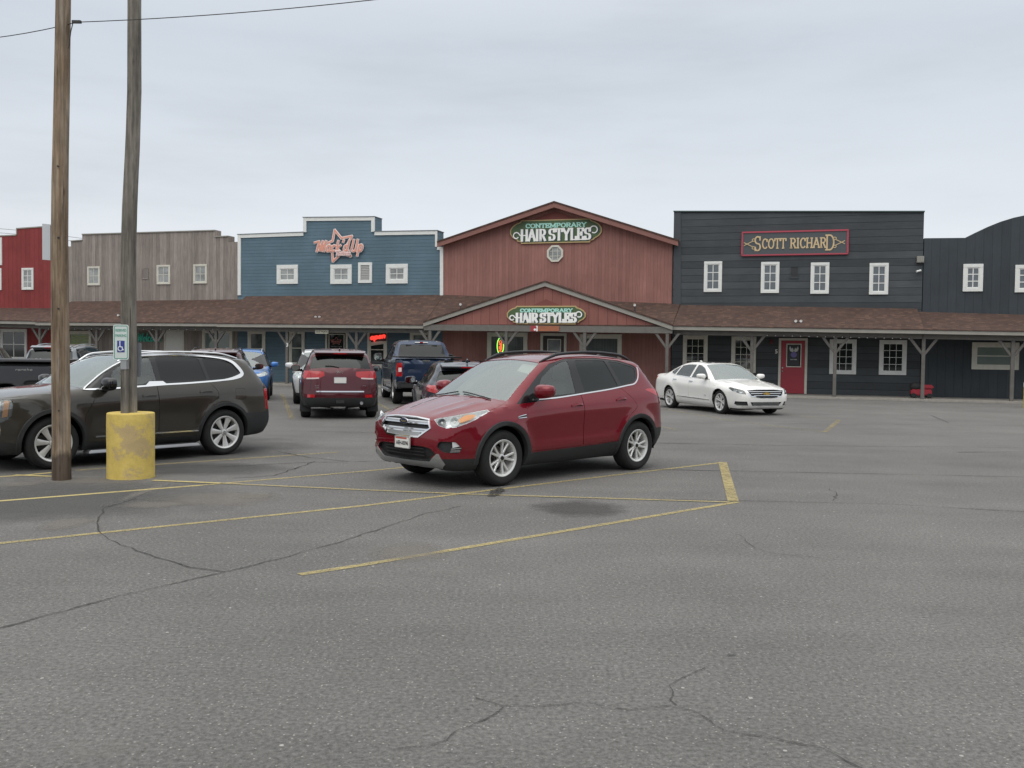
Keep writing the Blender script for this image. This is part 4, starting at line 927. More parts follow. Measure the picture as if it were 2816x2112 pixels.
prof = [(0, 0), (.304, 0), (.300, .03), (.298, .3), (.300, .6), (.299, .838), (.296, .853), (.285, .860), (0, .862)]
mb = MB(); mb.lathe(prof, 64, 'z'); mb.v = [(x * (1 + .010 * math.sin(5 * z * 9 + 3 * math.atan2(y, x)) + .008 * math.sin(7 * math.atan2(y, x) + 2)), y * (1 + .010 * math.sin(4 * z * 8 + 2 * math.atan2(y, x))), z) for x, y, z in mb.v]
yb = mb.build('concrete_base', m, None, angle=50); bx = at_depth(360, 1300, Y2).x; yb.location = (bx, Y2, 0); tag(yb, 'chipped yellow painted concrete cylinder round the grey pole foot', 'bollard')
# reserved parking sign on its post
Ys = 12.40; q = at_depth(343.5, 1100, Ys); R = tag(empty('parking_sign', (q.x, Ys, 0)), 'reserved parking sign with blue wheelchair square on a wood post', 'sign')
mb = MB().box(-.045, .045, -.035, .035, .84, at_depth(343, 1014, Ys).z); mb.build('sign_post', WP2, R, smooth=False, bevel=.006)
mb = MB().box(-.042, .042, -.045, .04, at_depth(343, 1016, Ys).z, at_depth(343, 985, Ys).z); mb.build('steel_sleeve', GALV, R, bevel=.006)
x0, x1 = at_depth(316, 940, Ys).x - q.x, at_depth(358.5, 940, Ys).x - q.x; z1, z0 = at_depth(337, 893, Ys).z, at_depth(337, 989.5, Ys).z
def rrect(x0, x1, z0, z1, r, n=5):
    P = []
    for cx_, cz_, a0 in ((x1 - r, z1 - r, 0), (x0 + r, z1 - r, 90), (x0 + r, z0 + r, 180), (x1 - r, z0 + r, 270)):
        P += [(cx_ + r * math.cos(math.radians(a0 + 90 * i / n)), cz_ + r * math.sin(math.radians(a0 + 90 * i / n))) for i in range(n + 1)]
    return P
SW = plain('sign_sheet_white', (.62, .68, .65), .4, var=.05); SG = plain('sign_text_green', (.12, .34, .26), .5)
MB().prism(rrect(x0, x1, z0, z1, .03), -.055, -.05).build('sign_plate', SW, R, smooth=False)
mb = MB(); e = .012; t = .010; a = rrect(x0 + e, x1 - e, z0 + e, z1 - e, .022); bb = rrect(x0 + e + t, x1 - e - t, z0 + e + t, z1 - e - t, .014)
for i in range(len(a)): j = (i + 1) % len(a); mb.prism([a[i], a[j], bb[j], bb[i]], -.0565, -.0552)
mb.build('green_border', SG, R, smooth=False)
xm = (x0 + x1) / 2; H = z1 - z0
text_obj('lettering', 'RESERVED', .046, SG, R, (xm, -.056, z1 - H * .165), (PI / 2, 0, 0), .0006, sx=.68, bold=.0014); text_obj('lettering', 'PARKING', .046, SG, R, (xm, -.056, z1 - H * .315), (PI / 2, 0, 0), .0006, sx=.74, bold=.0014)
bx0, bx1, bz0, bz1 = xm - .048, xm + .048, z1 - H * .785, z1 - H * .455
MB().box(bx0, bx1, -.0572, -.0556, bz0, bz1).build('blue_square', plain('sign_blue', (.035, .055, .26), .45), R, smooth=False)
mb = MB(); f = lambda u, v: (bx0 + (bx1 - bx0) * u, bz0 + (bz1 - bz0) * v); y = -.0576
ribbon2d(mb, [f(.44 + .28 * math.cos(q), .32 + .2 * math.sin(q)) for q in [i * .33 + 2.0 for i in range(15)]], .009, .009, y, thick=.001)
ribbon2d(mb, [f(.38, .78), f(.42, .48), f(.68, .46), f(.78, .2), f(.88, .23)], .011, .011, y, thick=.001); mb.ball((f(.37, .88)[0], y, f(.37, .88)[1]), (.010, .0012, .010), 10)
mb.build('wheelchair_symbol', plain('symbol_white', (.75, .78, .8), .5), R, smooth=False)
# second plate seen from behind, right of the pole
p0, p1 = at_depth(357, 942, 12.72), at_depth(392, 1036, 12.72)
mb = MB().prism(rrect(p0.x - B2.x, p1.x - B2.x, p1.z, p0.z, .03), .11, .114); o = mb.build('sign_plate_back', plain('sign_back_grey', (.28, .30, .33), .5, .3), None, smooth=False); o.location = B2; tag(o, 'blank grey back of a sign plate fixed behind the grey pole', 'sign')
# pale box sign behind the brown pole
p0, p1 = at_depth(119, 620, 12.5), at_depth(150, 718, 12.5)
mb = MB().hexa([(p0.x - PB.x, .22, p1.z + .015), (p1.x - PB.x, .13, p1.z), (p1.x - PB.x, .15, p1.z), (p0.x - PB.x, .24, p1.z + .015), (p0.x - PB.x, .22, p0.z + .02), (p1.x - PB.x, .13, p0.z), (p1.x - PB.x, .15, p0.z), (p0.x - PB.x, .24, p0.z + .02)])
o = mb.build('pale_sign_panel', plain('panel_pale', (.50, .52, .53), .5), None, smooth=False); o.location = PB; tag(o, 'pale blank sign panel fixed high behind the brown pole', 'sign')
# overhead wires
mb = MB(); A, Bq, Cq = at_depth(-60, 109, 13.05), at_depth(212, 61, Y1 - .12), at_depth(1100, -9, 11.4)
P = [A.lerp(Bq, i / 6) + Vector((0, 0, -.10 * (i / 6) * (1 - i / 6))) for i in range(7)] + [Bq.lerp(Cq, i / 12) + Vector((0, 0, -.16 * (i / 12) * (1 - i / 12))) for i in range(1, 13)] + [Cq.lerp(Bq, -1.2)]
o = mb.tube(P, .0055, 6).build('overhead_wire', METALB, None); tag(o, 'thin dark wire running past the top of the brown pole', 'wire')
for k, (ya, yb_) in enumerate(((626, 634), (639, 645))):
    o = MB().tube([at_depth(-200, ya - 14, 62), at_depth(60, yb_, 62), at_depth(230, yb_ + 22, 62)], .012, 5).build('distant_wire', METALB, None); tag(o, 'faint far wire behind the barn red shop, %s of the two' % ('upper', 'lower')[k], 'wire', 'far wires behind the shops')
# yellow bollard at the right edge
q = ground(2826, 1121); R = tag(empty('yellow_bollard', (q.x, q.y, 0)), 'yellow steel bollard with white cap at the right edge', 'bollard')
MB().lathe([(0, 0), (.14, 0), (.14, .72), (0, .72)], 24, 'z').build('bollard_pipe', plain('bollard_yellow', (.50, .42, .08), .5, var=.15), R); MB().lathe([(.145, .70), (.145, .84), (.12, .9), (0, .92)], 24, 'z').build('bollard_cap', plain('cap_white', (.6, .68, .64), .5), R)
# ================================================================== vehicles: a smooth shell grown from side, plan and cross-section curves, then cut into its panels
def crom(P, n=5):
    """Catmull-Rom through an open list of points"""
    P = [np.array(p, float) for p in P]; Q = [2 * P[0] - P[1]] + P + [2 * P[-1] - P[-2]]; out = []
    for i in range(1, len(Q) - 2):
        a, b, c, d = Q[i - 1:i + 3]
        for k in range(n):
            t = k / n; out.append(.5 * (2 * b + (c - a) * t + (2 * a - 5 * b + 4 * c - d) * t * t + (3 * b - a - 3 * c + d) * t ** 3))
    out.append(P[-1]); return np.array(out)
def pchip(xs, ys):
    """dense smooth table for np.interp"""
    P = crom(list(zip(xs, ys)), 6); o = np.argsort(P[:, 0]); return P[o, 0], P[o, 1]
class Shell:
    def __init__(s, prof, W, plan, k=.06, bow=.13, crown=.05, arches=(), flare=.02, creases=(), belt=None, kx=None, hood=None):
        pts = []
        for seg in prof: # list of smooth runs joined at corners
            pts += list(crom(seg, 4)) if len(seg) > 2 else [np.array(p, float) for p in seg]
        q = [pts[0]]
        for p in pts[1:]:
            if np.hypot(*(p - q[-1])) > 1e-4: q.append(p)
        if np.hypot(*(q[0] - q[-1])) < 1e-4: q.pop()
        s.poly = np.array(q); s.Wz, s.Ww = pchip(*zip(*W)); s.px, s.pm = pchip(*zip(*plan))
        s.k, s.bow, s.crown, s.arches, s.flare, s.creases, s.belt, s.hood = k, bow, crown, arches, flare, creases, belt, hood
    def sd(s, x, z):
        P = s.poly; Q = np.roll(P, 1, axis=0); A, B = P, Q; E = B - A; ee = (E * E).sum(1) + 1e-12; out = np.empty(x.size); X, Z = x.ravel(), z.ravel()
        for i in range(0, X.size, 3000):
            wx = X[i:i + 3000, None] - A[:, 0]; wz = Z[i:i + 3000, None] - A[:, 1]
            t = np.clip((wx * E[:, 0] + wz * E[:, 1]) / ee, 0, 1); d = np.min((wx - E[:, 0] * t) ** 2 + (wz - E[:, 1] * t) ** 2, axis=1)
            zz = Z[i:i + 3000, None]; c1, c2, c3 = zz >= A[:, 1], zz < B[:, 1], E[:, 0] * wz > E[:, 1] * wx
            flip = ((c1 & c2 & c3) | (~c1 & ~c2 & ~c3)).sum(1) % 2
            out[i:i + 3000] = np.where(flip == 1, -1, 1) * np.sqrt(d)
        return out.reshape(x.shape)
    def width(s, x, z):
        zz = z - (np.interp(x, s.belt[0], s.belt[1]) if s.belt else 0)
        w = np.interp(zz, s.Wz, s.Ww) * np.interp(x, s.px, s.pm)
        for (ax, az, R) in s.arches:
            r = np.hypot(x - ax, z - az); w = w + s.flare * np.exp(-((r - R) / .085) ** 2) * np.clip((z - .1) / .2, 0, 1)
        for (pts, amp, wd) in s.creases:
            zc = np.interp(x, [p[0] for p in pts], [p[1] for p in pts]); m = np.interp(x, [pts[0][0], pts[0][0] + .15, pts[-1][0] - .15, pts[-1][0]] if pts[0][0] < pts[-1][0] else [0], [0, 1, 1, 0] if pts[0][0] < pts[-1][0] else [1])
            d = (z - zc) / wd; w = w + amp * m * np.where(d > 0, np.exp(-(d / 1.5) ** 2), np.exp(-(d / 3.4) ** 2))
        return w
    def f(s, p):
        x, y, z = p[..., 0], np.abs(p[..., 1]), p[..., 2]
        b = s.bow * np.tanh(1.6 * x) * y * y * (1 + .35 * y * y)
        zt = z + s.crown * y * y
        if s.hood:
            for (yc0, yc1, xa, xb, amp) in s.hood:
                t = np.clip((x - xa) / (xb - xa), 0, 1); yc = yc0 + (yc1 - yc0) * t
                zt = zt - amp * np.exp(-((y - yc) / .05) ** 2) * np.clip((x - xa) / .2, 0, 1) * np.clip((xb - x) / .2, 0, 1)
        a = s.sd(x + b, zt); c = (y - s.width(x, z)) * .92
        return .5 * (a + c + np.sqrt((a - c) ** 2 + s.k ** 2))
    def march(s, o, d, lo, hi, n=20):
        lo = np.full(o.shape[:-1], lo, float); hi = np.full(o.shape[:-1], hi, float)
        for _ in range(n):
            m = .5 * (lo + hi); i = s.f(o + d * m[..., None]) < 0
            lo = np.where(i, m, lo); hi = np.where(i, hi, m)
        return o + d * (.5 * (lo + hi))[..., None]
    def mesh(s, ds=.05, nphi=40, nend=12, e=.62, zs=.70):
        x0, x1 = s.poly[:, 0].min() + e, s.poly[:, 0].max() - e
        n = int((x1 - x0) / ds); ph = np.linspace(0, PI, nphi + 1); O, D = [], []
        yz = np.stack([np.zeros_like(ph), np.sin(ph), -np.cos(ph)], 1)
        for j in range(nend, 0, -1):
            a = PI / 2 * j / nend; O.append(np.tile([x0, 0, zs], (nphi + 1, 1))); D.append(yz * math.cos(a) + np.array([-math.sin(a), 0, 0]))
        for i in range(n + 1): O.append(np.tile([x0 + (x1 - x0) * i / n, 0, zs], (nphi + 1, 1))); D.append(yz)
        for j in range(1, nend + 1):
            a = PI / 2 * j / nend; O.append(np.tile([x1, 0, zs], (nphi + 1, 1))); D.append(yz * math.cos(a) + np.array([math.sin(a), 0, 0]))
        P = s.march(np.array(O, float), np.array(D, float), 0, 2.6)
        R, C = P.shape[:2]; bm = bmesh.new(); V = {}
        def vert(i, j):
            if i == 0 or i == R - 1: j = 0; key = (i, 0)
            elif j == 0 or j == nphi or j == 2 * nphi: key = (i, j % (2 * nphi))
            else: key = (i, j)
            if key not in V:
                jj = key[1]; q = P[i, jj] if jj <= nphi else P[i, 2 * nphi - jj] * np.array([1, -1, 1])
                V[key] = bm.verts.new(q)
            return V[key]
        for i in range(R - 1):
            for j in range(2 * nphi):
                vs = [vert(i, j), vert(i + 1, j), vert(i + 1, j + 1), vert(i, j + 1)]; u = []
                for v_ in vs:
                    if v_ not in u: u.append(v_)
                if len(u) > 2: bm.faces.new(u)
        bmesh.ops.recalc_face_normals(bm, faces=bm.faces)
        return bm
    def proj(s, p, d, a=.6, b=.7):
        """drop the guide point p onto the shell along -d"""
        p = np.array(p, float); d = np.array(d, float); d /= np.linalg.norm(d)
        o = p + d * a
        q = s.march((p - d * b)[None], d[None], 0, a + b)[0]
        return Vector(q)
    def normals(s, P):
        P = np.array(P, float).reshape(-1, 3); e = 2e-3; I = np.eye(3) * e
        G = s.f(P[None] + I[:, None]) - s.f(P[None] - I[:, None])
        return [Vector(g).normalized() for g in G.T]
    def normal(s, p): return s.normals([p])[0]
    def projs(s, P, d, a=.6, b=.7):
        P = np.array(P, float).reshape(-1, 3); d = np.array(d, float); d = d / np.linalg.norm(d)
        return [Vector(q) for q in s.march(P - d * b, np.tile(d, (len(P), 1)), 0, a + b)]
    def path(s, pts, d, step=.05, closed=False, smooth=True):
        P = [np.array(p, float) for p in pts]
        if smooth and len(P) > 2 and not closed: P = list(crom(P, 6))
        if closed: P = P + [P[0]]
        out = []
        for a, b in zip(P[:-1], P[1:]):
            n = max(1, int(np.linalg.norm(b - a) / step))
            for i in range(n): out.append(a + (b - a) * i / n)
        if not closed: out.append(P[-1])
        Q = s.projs(out, d); return Q, s.normals(Q)
def in_poly(x, y, P):
    c = False; n = len(P); j = n - 1
    for i in range(n):
        xi, yi = P[i]; xj, yj = P[j]
        if (yi > y) != (yj > y) and x < (xj - xi) * (y - yi) / (yj - yi) + xi: c = not c
        j = i
    return c
def rounded(P, r, n=4):
    """round the corners of a closed 3D guide polygon"""
    P = [Vector(p) for p in P]; out = []; m = len(P)
    for i in range(m):
        a, b, c = P[i - 1], P[i], P[(i + 1) % m]; u, v_ = (a - b), (c - b); rr = min(r, u.length * .45, v_.length * .45)
        p, q = b + u.normalized() * rr, b + v_.normalized() * rr
        for k in range(n + 1):
            t = k / n; out.append(p * (1 - t) ** 2 + b * 2 * t * (1 - t) + q * t * t)
    return out
class Car:
    def __init__(s, name, label, shell, res=(.05, 40, 12), cat='car', group=None):
        s.root = tag(empty(name), label, cat, group); s.sh = shell; s.bm = shell.mesh(*res)
        s.lay = s.bm.faces.layers.int.new('region'); s.reg = {}; s.nreg = 0
    def carve(s, name, pts, d, both=True, only=None, thr=.05, cond=None):
        """cut the outline pts (3D guide points, seen along d) into the shell and mark what lies inside"""
        for sg in ((1, -1) if both else (1,)):
            D = Vector((d[0], d[1] * sg, d[2])).normalized(); u = Vector((0, 0, 1)).cross(D)
            if u.length < .1: u = Vector((0, 1, 0))
            u.normalize(); w = D.cross(u)
            G = [Vector((p[0], p[1] * sg, p[2])) for p in pts]; Q = [(p.dot(u), p.dot(w)) for p in G]
            xs = [q[0] for q in Q]; ys = [q[1] for q in Q]; bb = (min(xs), max(xs), min(ys), max(ys)); bm = s.bm; lay = s.lay
            oid = {r for r, i in s.reg.items() if only and i[0] in only} if only else None
            cand = set()
            for f in bm.faces:
                if f.normal.dot(D) < thr: continue
                if only is None and f[lay] != 0: continue
                if only is not None and f[lay] not in oid: continue
                if cond and not cond(f.calc_center_median()): continue
                a = [(v.co.dot(u), v.co.dot(w)) for v in f.verts]
                if max(p[0] for p in a) < bb[0] or min(p[0] for p in a) > bb[1] or max(p[1] for p in a) < bb[2] or min(p[1] for p in a) > bb[3]: continue
                cand.add(f)
            for i in range(len(Q)):
                a, b = Q[i - 1], Q[i]; ex, ey = b[0] - a[0], b[1] - a[1]; L = math.hypot(ex, ey)
                if L < 1e-5: continue
                sx0, sx1 = min(a[0], b[0]) - 1e-3, max(a[0], b[0]) + 1e-3; sy0, sy1 = min(a[1], b[1]) - 1e-3, max(a[1], b[1]) + 1e-3
                sub = []
                for f in cand:
                    pq = [(v.co.dot(u), v.co.dot(w)) for v in f.verts]
                    if max(p[0] for p in pq) < sx0 or min(p[0] for p in pq) > sx1 or max(p[1] for p in pq) < sy0 or min(p[1] for p in pq) > sy1: continue
                    ds = [((p[0] - a[0]) * ey - (p[1] - a[1]) * ex) / L for p in pq]
                    if min(ds) < -1e-5 and max(ds) > 1e-5: sub.append(f)
                if not sub: continue
                ge = set(sub)
                for f in sub: ge.update(f.edges); ge.update(f.verts)
                co = u * a[0] + w * a[1]; no = (u * ey - w * ex) / L
                r = bmesh.ops.bisect_plane(bm, geom=list(ge), dist=1e-6, plane_co=co, plane_no=no)
                for g in r['geom']:
                    if isinstance(g, bmesh.types.BMFace) and g.is_valid: cand.add(g)
                cand = {f for f in cand if f.is_valid}
            s.nreg += 1; s.reg[s.nreg] = (name, sg)
            for f in cand:
                c = f.calc_center_median()
                if f.normal.dot(D) > thr * .5 and in_poly(c.dot(u), c.dot(w), Q): f[lay] = s.nreg
    def fill(s, name, fn):
        """mark the still unmarked faces for which fn(centre, normal) holds"""
        s.nreg += 1; s.reg[s.nreg] = (name, 0)
        for f in s.bm.faces:
            if f[s.lay] == 0 and fn(f.calc_center_median(), f.normal): f[s.lay] = s.nreg
    def low(s, name, z, x0, slope=0.0):
        """everything below z and beyond x0 (front if x0 > 0, rear if x0 < 0), cut along clean lines"""
        sg = 1 if x0 > 0 else -1; bm = s.bm; s.nreg += 1; s.reg[s.nreg] = (name, 0)
        for co, no in (((0, 0, z), (slope, 0, 1)), ((x0, 0, 0), (1, 0, 0))):
            fs = [f for f in bm.faces if f.calc_center_median().x * sg > abs(x0) - .2 and f.calc_center_median().z < z + .25]; ge = set(fs)
            for f in fs: ge.update(f.edges); ge.update(f.verts)
            bmesh.ops.bisect_plane(bm, geom=list(ge), dist=1e-6, plane_co=co, plane_no=Vector(no).normalized())
        for f in bm.faces:
            c = f.calc_center_median()
            if f[s.lay] == 0 and (c.x - x0) * sg > 0 and c.z + slope * c.x < z: f[s.lay] = s.nreg
    def take(s, rid, mat, name=None, parent=None, gap=0, depth=.02, push=0.0, label=None, thick=True, merge=None):
        """lift one marked region out as its own mesh: trimmed by gap, pushed in along its normals, with a returned edge"""
        ids = rid if isinstance(rid, (list, tuple)) else [rid]
        fs = [f for f in s.bm.faces if f[s.lay] in ids]
        if not fs: print('EMPTY region', rid, s.reg.get(ids[0])); return None
        nb = bmesh.new(); vm = {}
        for f in fs:
            vs = []
            for v in f.verts:
                if v not in vm: vm[v] = nb.verts.new(v.co); 
                vs.append(vm[v])
            try: nb.faces.new(vs)
            except ValueError: pass
        nb.normal_update()
        nrm = {}
        if gap:
            try:
                r = bmesh.ops.inset_region(nb, faces=list(nb.faces), thickness=gap, use_even_offset=True, use_boundary=True)
                bmesh.ops.delete(nb, geom=r['faces'], context='FACES')
            except Exception as ex: print('inset', ex)
        if push:
            for v, n_ in zip(nb.verts, s.sh.normals([v.co for v in nb.verts])): v.co += n_ * push
        if thick and depth:
            be = [e for e in nb.edges if len(e.link_faces) == 1]
            r = bmesh.ops.extrude_edge_only(nb, edges=be)
            ev = [g for g in r['geom'] if isinstance(g, bmesh.types.BMVert)]
            for g, n_ in zip(ev, s.sh.normals([g.co for g in ev]) if ev else []): g.co -= n_ * depth
        n = name or s.reg[ids[0]][0]; me = bpy.data.meshes.new(n); nb.to_mesh(me); nb.free()
        me.materials.append(mat); me.polygons.foreach_set('use_smooth', [True] * len(me.polygons)); me.set_sharp_from_angle(angle=math.radians(32))
        o = bpy.data.objects.new(n, me); COL.objects.link(o); o.parent = parent or s.root
        if label: o['label'] = label
        return o
    def rids(s, name): return [r for r, i in s.reg.items() if i[0] == name]
    def each(s, name, mat, **k): return [s.take(r, mat, **k) for r in s.rids(name)]
    def body(s, mat, name='body', **k):
        s.reg[0] = (name, 0); return s.take(0, mat, name, **k)
    def strip(s, name, pts, d, w, h0, h1, mat, parent=None, both=True, step=.05, closed=False, smooth=True):
        os = []
        for sg in ((1, -1) if both else (1,)):
            Q, Nn = s.sh.path([(p[0], p[1] * sg, p[2]) for p in pts], (d[0], d[1] * sg, d[2]), step, closed, smooth)
            os.append(MB().sweep(Q, Nn, w, h0, h1, closed=closed).build(name, mat, parent or s.root, angle=40))
        return os
    def arch(s, name, ax, az, r0, r1, mat, h=.014, a0=-25, a1=205, both=True):
        for sg in ((1, -1) if both else (1,)):
            n = 26; ring = []
            mb = MB(); vs = []; gp = []; hs = []
            for i in range(n + 1):
                q = math.radians(a0 + (a1 - a0) * i / n)
                for rr, hh in ((r1, -.004), (r1 - .006, h), (r0 + .01, h), (r0, h * .5), (r0, -.06)):
                    gp.append((ax + rr * math.cos(q), 1.0 * sg, max(az + rr * math.sin(q), .20))); hs.append(hh)
            vs = [(p.x, p.y + hh * sg, p.z) for p, hh in zip(s.sh.projs(gp, (0, sg, 0), .5, .8), hs)]
            m = 5
            mb.add(vs, [(i * m + k, i * m + k + 1, (i + 1) * m + k + 1, (i + 1) * m + k) for i in range(n) for k in range(m - 1)])
            mb.build(name, mat, s.root, angle=45)
    def wells(s, ax, az, R, mat, y0=.45, y1=.86):
        for sg in (1, -1):
            n = 20; mb = MB(); vs = []
            for i in range(n + 1):
                q = PI * 1.1 * i / n - PI * .05; vs += [(ax + R * math.cos(q), sg * y0, az + R * math.sin(q)), (ax + R * math.cos(q), sg * y1, az + R * math.sin(q))]
            mb.add(vs, [(2 * i, 2 * i + 1, 2 * i + 3, 2 * i + 2) for i in range(n)]); mb.add([vs[2 * i] for i in range(n + 1)], [tuple(range(n + 1))])
            mb.build('wheel_well', mat, s.root)
RUB = plain('tyre_rubber', (.022, .022, .022), .82, spec=.3, var=.25, nscale=9); DKP = plain('black_plastic', (.030, .031, .032), .62, spec=.35, var=.15, nscale=5); GLB = plain('gloss_black', (.008, .008, .009), .08, spec=.6)
CHR = plain('chrome', (.78, .79, .80), .08, 1.0); ALU = plain('wheel_alloy', (.68, .68, .66), .34, .55, var=.06); SATIN = plain('satin_silver', (.48, .49, .50), .35, .8); DKIN = plain('cabin_dark', (.018, .018, .019), .8, spec=.2)
WELL = plain('wheel_well_dark', (.008, .008, .008), .9, spec=.1); GREYIN = plain('cabin_grey', (.34, .32, .29), .85); AMB = plain('amber_lens', (.75, .30, .02), .15, spec=.7); REDL = plain('red_lens', (.42, .012, .016), .10, spec=.7, coat=.6); REDL2 = plain('pale_red_lens', (.62, .07, .05), .15, spec=.6)
LENS = glass_mat('clear_lens', (.93, .95, .95), .06, .02); WSG = glass_mat('windscreen_glass', (.66, .74, .70), .14, .16, (.55, .64, .61)); SDG = glass_mat('side_glass', (.50, .60, .55), .06, .03); TNT = glass_mat('tinted_glass', (.03, .035, .036), .0, .004)
PRIV = plain('privacy_glass', (.010, .012, .013), .03, spec=.42); PLW = plain('plate_white', (.70, .70, .66), .5); PLR = plain('plate_red', (.45, .08, .06), .5); BRK = plain('brake_steel', (.16, .15, .14), .5, .8); REFL = plain('reflector', (.80, .81, .82), .22, .35)
def wheel(car, x, y, R, w, rr, style, sg, two_tone=None):
    """tyre, rim and hub; outer face towards sg"""
    hub = MB(); hub.lathe([(0, -.06), (rr * .62, -.06), (rr * .62, -.045), (.07, -.04), (.07, .0), (0, .0)], 28)
    o = hub.build('wheel', BRK, car.root, angle=40); o.location = (x, y, R); o.rotation_euler = (0, 0, PI if sg < 0 else 0)
    # everything below is modelled with the outer face at +y
    h = w / 2; prof = [(rr - .012, -h + .01), (rr + .012, -h), (R - .045, -h - .006), (R - .012, -h + .018), (R, -h + .05), (R + .001, 0), (R, h - .05), (R - .012, h - .018), (R - .045, h + .006), (R - .06, h + .008), (rr + .028, h + .003), (rr + .012, h - .004), (rr - .012, h - .016)]
    t = MB().lathe(prof, 56)
    for yy in (-.05, 0, .05): t.lathe([(R + .0015, yy - .004), (R - .006, yy), (R + .0015, yy + .004)], 40)
    t.build('tyre', RUB, o, angle=50)
    rim = MB(); f = h - .022
    rim.lathe([(rr - .004, f + .016), (rr + .006, f + .012), (rr + .006, f), (rr - .02, f - .01), (rr - .034, f - .04), (rr - .05, -h + .04), (rr - .055, -h + .04), (rr - .04, f - .04), (rr - .026, f + .004)], 56, closed=True)
    rim.lathe([(0, f - .004), (.034, f - .006), (.050, f - .012), (.058, f - .034), (.055, f - .06), (0, f - .06)], 28)
    dark = MB(); n = {'twin': 5, 'blade': 7, 'five': 5, 'ten': 10, 'six': 6}[style]
    def spoke(mb, a0, a1, w0, w1, y0=None, y1=None, th=.03):
        P0 = Vector((math.cos(a0), 0, math.sin(a0))) * .055; P1 = Vector((math.cos(a1), 0, math.sin(a1))) * (rr - .018); pm = (P0 + P1) / 2
        y0 = f - .014 if y0 is None else y0; y1 = f + .002 if y1 is None else y1
        pts = [P0 + Vector((0, y0, 0)), pm + Vector((0, (y0 + y1) / 2 - .006, 0)), P1 + Vector((0, y1, 0))]; vs = []
        dv = (P1 - P0).normalized(); sd_ = Vector((-dv.z, 0, dv.x))
        for p, ww in zip(pts, (w0, (w0 + w1) / 2 * .92, w1)):
            vs += [p - sd_ * ww / 2 - Vector((0, th, 0)), p - sd_ * ww / 2 - Vector((0, .006, 0)), p - sd_ * ww * .28, p + sd_ * ww * .28, p + sd_ * ww / 2 - Vector((0, .006, 0)), p + sd_ * ww / 2 - Vector((0, th, 0))]
        mb.add(vs, [(i * 6 + k, i * 6 + (k + 1) % 6, (i + 1) * 6 + (k + 1) % 6, (i + 1) * 6 + k) for i in range(2) for k in range(6)] + [(5, 4, 3, 2, 1, 0)])
    for i in range(n):
        a = 2 * PI * i / n + PI / 2 + .3
        if style == 'twin': spoke(rim, a - .10, a - .24, .034, .030); spoke(rim, a + .10, a + .24, .034, .030)
        elif style == 'blade':
            spoke(rim, a, a + .04, .050, .112); spoke(dark, a + .45, a + .45, .02, .04, f - .05, f - .04)
        elif style == 'five': spoke(rim, a - .10, a - .24, .05, .062); spoke(rim, a + .10, a + .24, .05, .062)
        else: spoke(rim, a, a, .05, .06)
    ro = rim.build('rim', ALU, o, angle=35)
    if dark.v: dark.build('dark_spokes', plain('spoke_dark', (.035, .036, .038), .3, .5), ro, angle=35)
    cap = MB().lathe([(0, f + .004), (.026, f + .003), (.030, f - .008)], 20); cap.build('hub_cap', GLB if style != 'blade' else SATIN, ro)
    bk = MB(); 
    for i in range(5):
        a = 2 * PI * i / 5; bk.ball((.052 * math.cos(a), f - .014, .052 * math.sin(a)), .008, 6)
    MB().lathe([(0, -.055), (rr - .06, -.055), (rr - .06, -.07), (0, -.07)], 28).build('barrel_back', WELL, o)
    return o
def put(car, p, yaw, sc=1.0):
    car.root.location = (p[0], p[1], 0); car.root.rotation_euler = (0, 0, yaw); car.root.scale = (sc, sc, sc)
def copy_wheels(car, ws):
    for x, y, R, w, rr, st, sg in ws: wheel(car, x, y, R, w, rr, st, sg)
def mirror(car, x, y, z, mat, size=(.09, .13, .085), arm=True, back=None):
    for sg in (1, -1):
        mb = MB(); n = 14; rx, ry, rz = size; mb.ball((0, 0, 0), (rx, ry, rz), 18)
        V = []
        for vx, vy, vz in mb.v:   # flat glass side at the back, boxy outline, tapering to the outer end
            c_, s_, k_ = vy / ry, vz / rz, vx / rx; sq = lambda t: math.copysign(abs(t) ** .62, t)
            V.append((max(rx * (k_ * (1.0 if k_ > 0 else 1.3)) - .02 * c_, -rx * .45), ry * sq(c_), rz * sq(s_) * (1 - .16 * sq(c_)) + .008 * sq(c_)))
        mb.v = [(x + a, sg * (y + b), z + c) for a, b, c in V]
        o = mb.build('mirror', mat, car.root, angle=60); MG = plain('mirror_silver', (.30, .33, .32), .04, 1.0)
        MB().prism([(sg * (y - ry * .85), z - rz * .78), (sg * (y + ry * .85), z - rz * .70), (sg * (y + ry * .88), z + rz * .72), (sg * (y - ry * .8), z + rz * .74)], x - rx * .47, x - rx * .44, 'yz') if False else MB().prism([(sg * (y + ry * .80 * math.copysign(abs(math.cos(q)) ** .6, math.cos(q))), z + rz * .74 * math.copysign(abs(math.sin(q)) ** .6, math.sin(q))) for q in [2 * PI * i / 24 for i in range(24)]], x - rx * .50, x - rx * .44, 'yz').build('mirror_glass', back or MG, o)
        if arm:
            MB().hexa([(x + .05, sg * (y - ry - .06), z - rz - .02), (x - .06, sg * (y - ry - .06), z - rz - .02), (x - .05, sg * (y - ry * .4), z - rz * .9), (x + .05, sg * (y - ry * .4), z - rz * .9), (x + .05, sg * (y - ry - .06), z - rz * .3), (x - .06, sg * (y - ry - .06), z - rz * .3), (x - .05, sg * (y - ry * .4), z - rz * .5), (x + .05, sg * (y - ry * .4), z - rz * .5)]).build('mirror_arm', GLB, o)
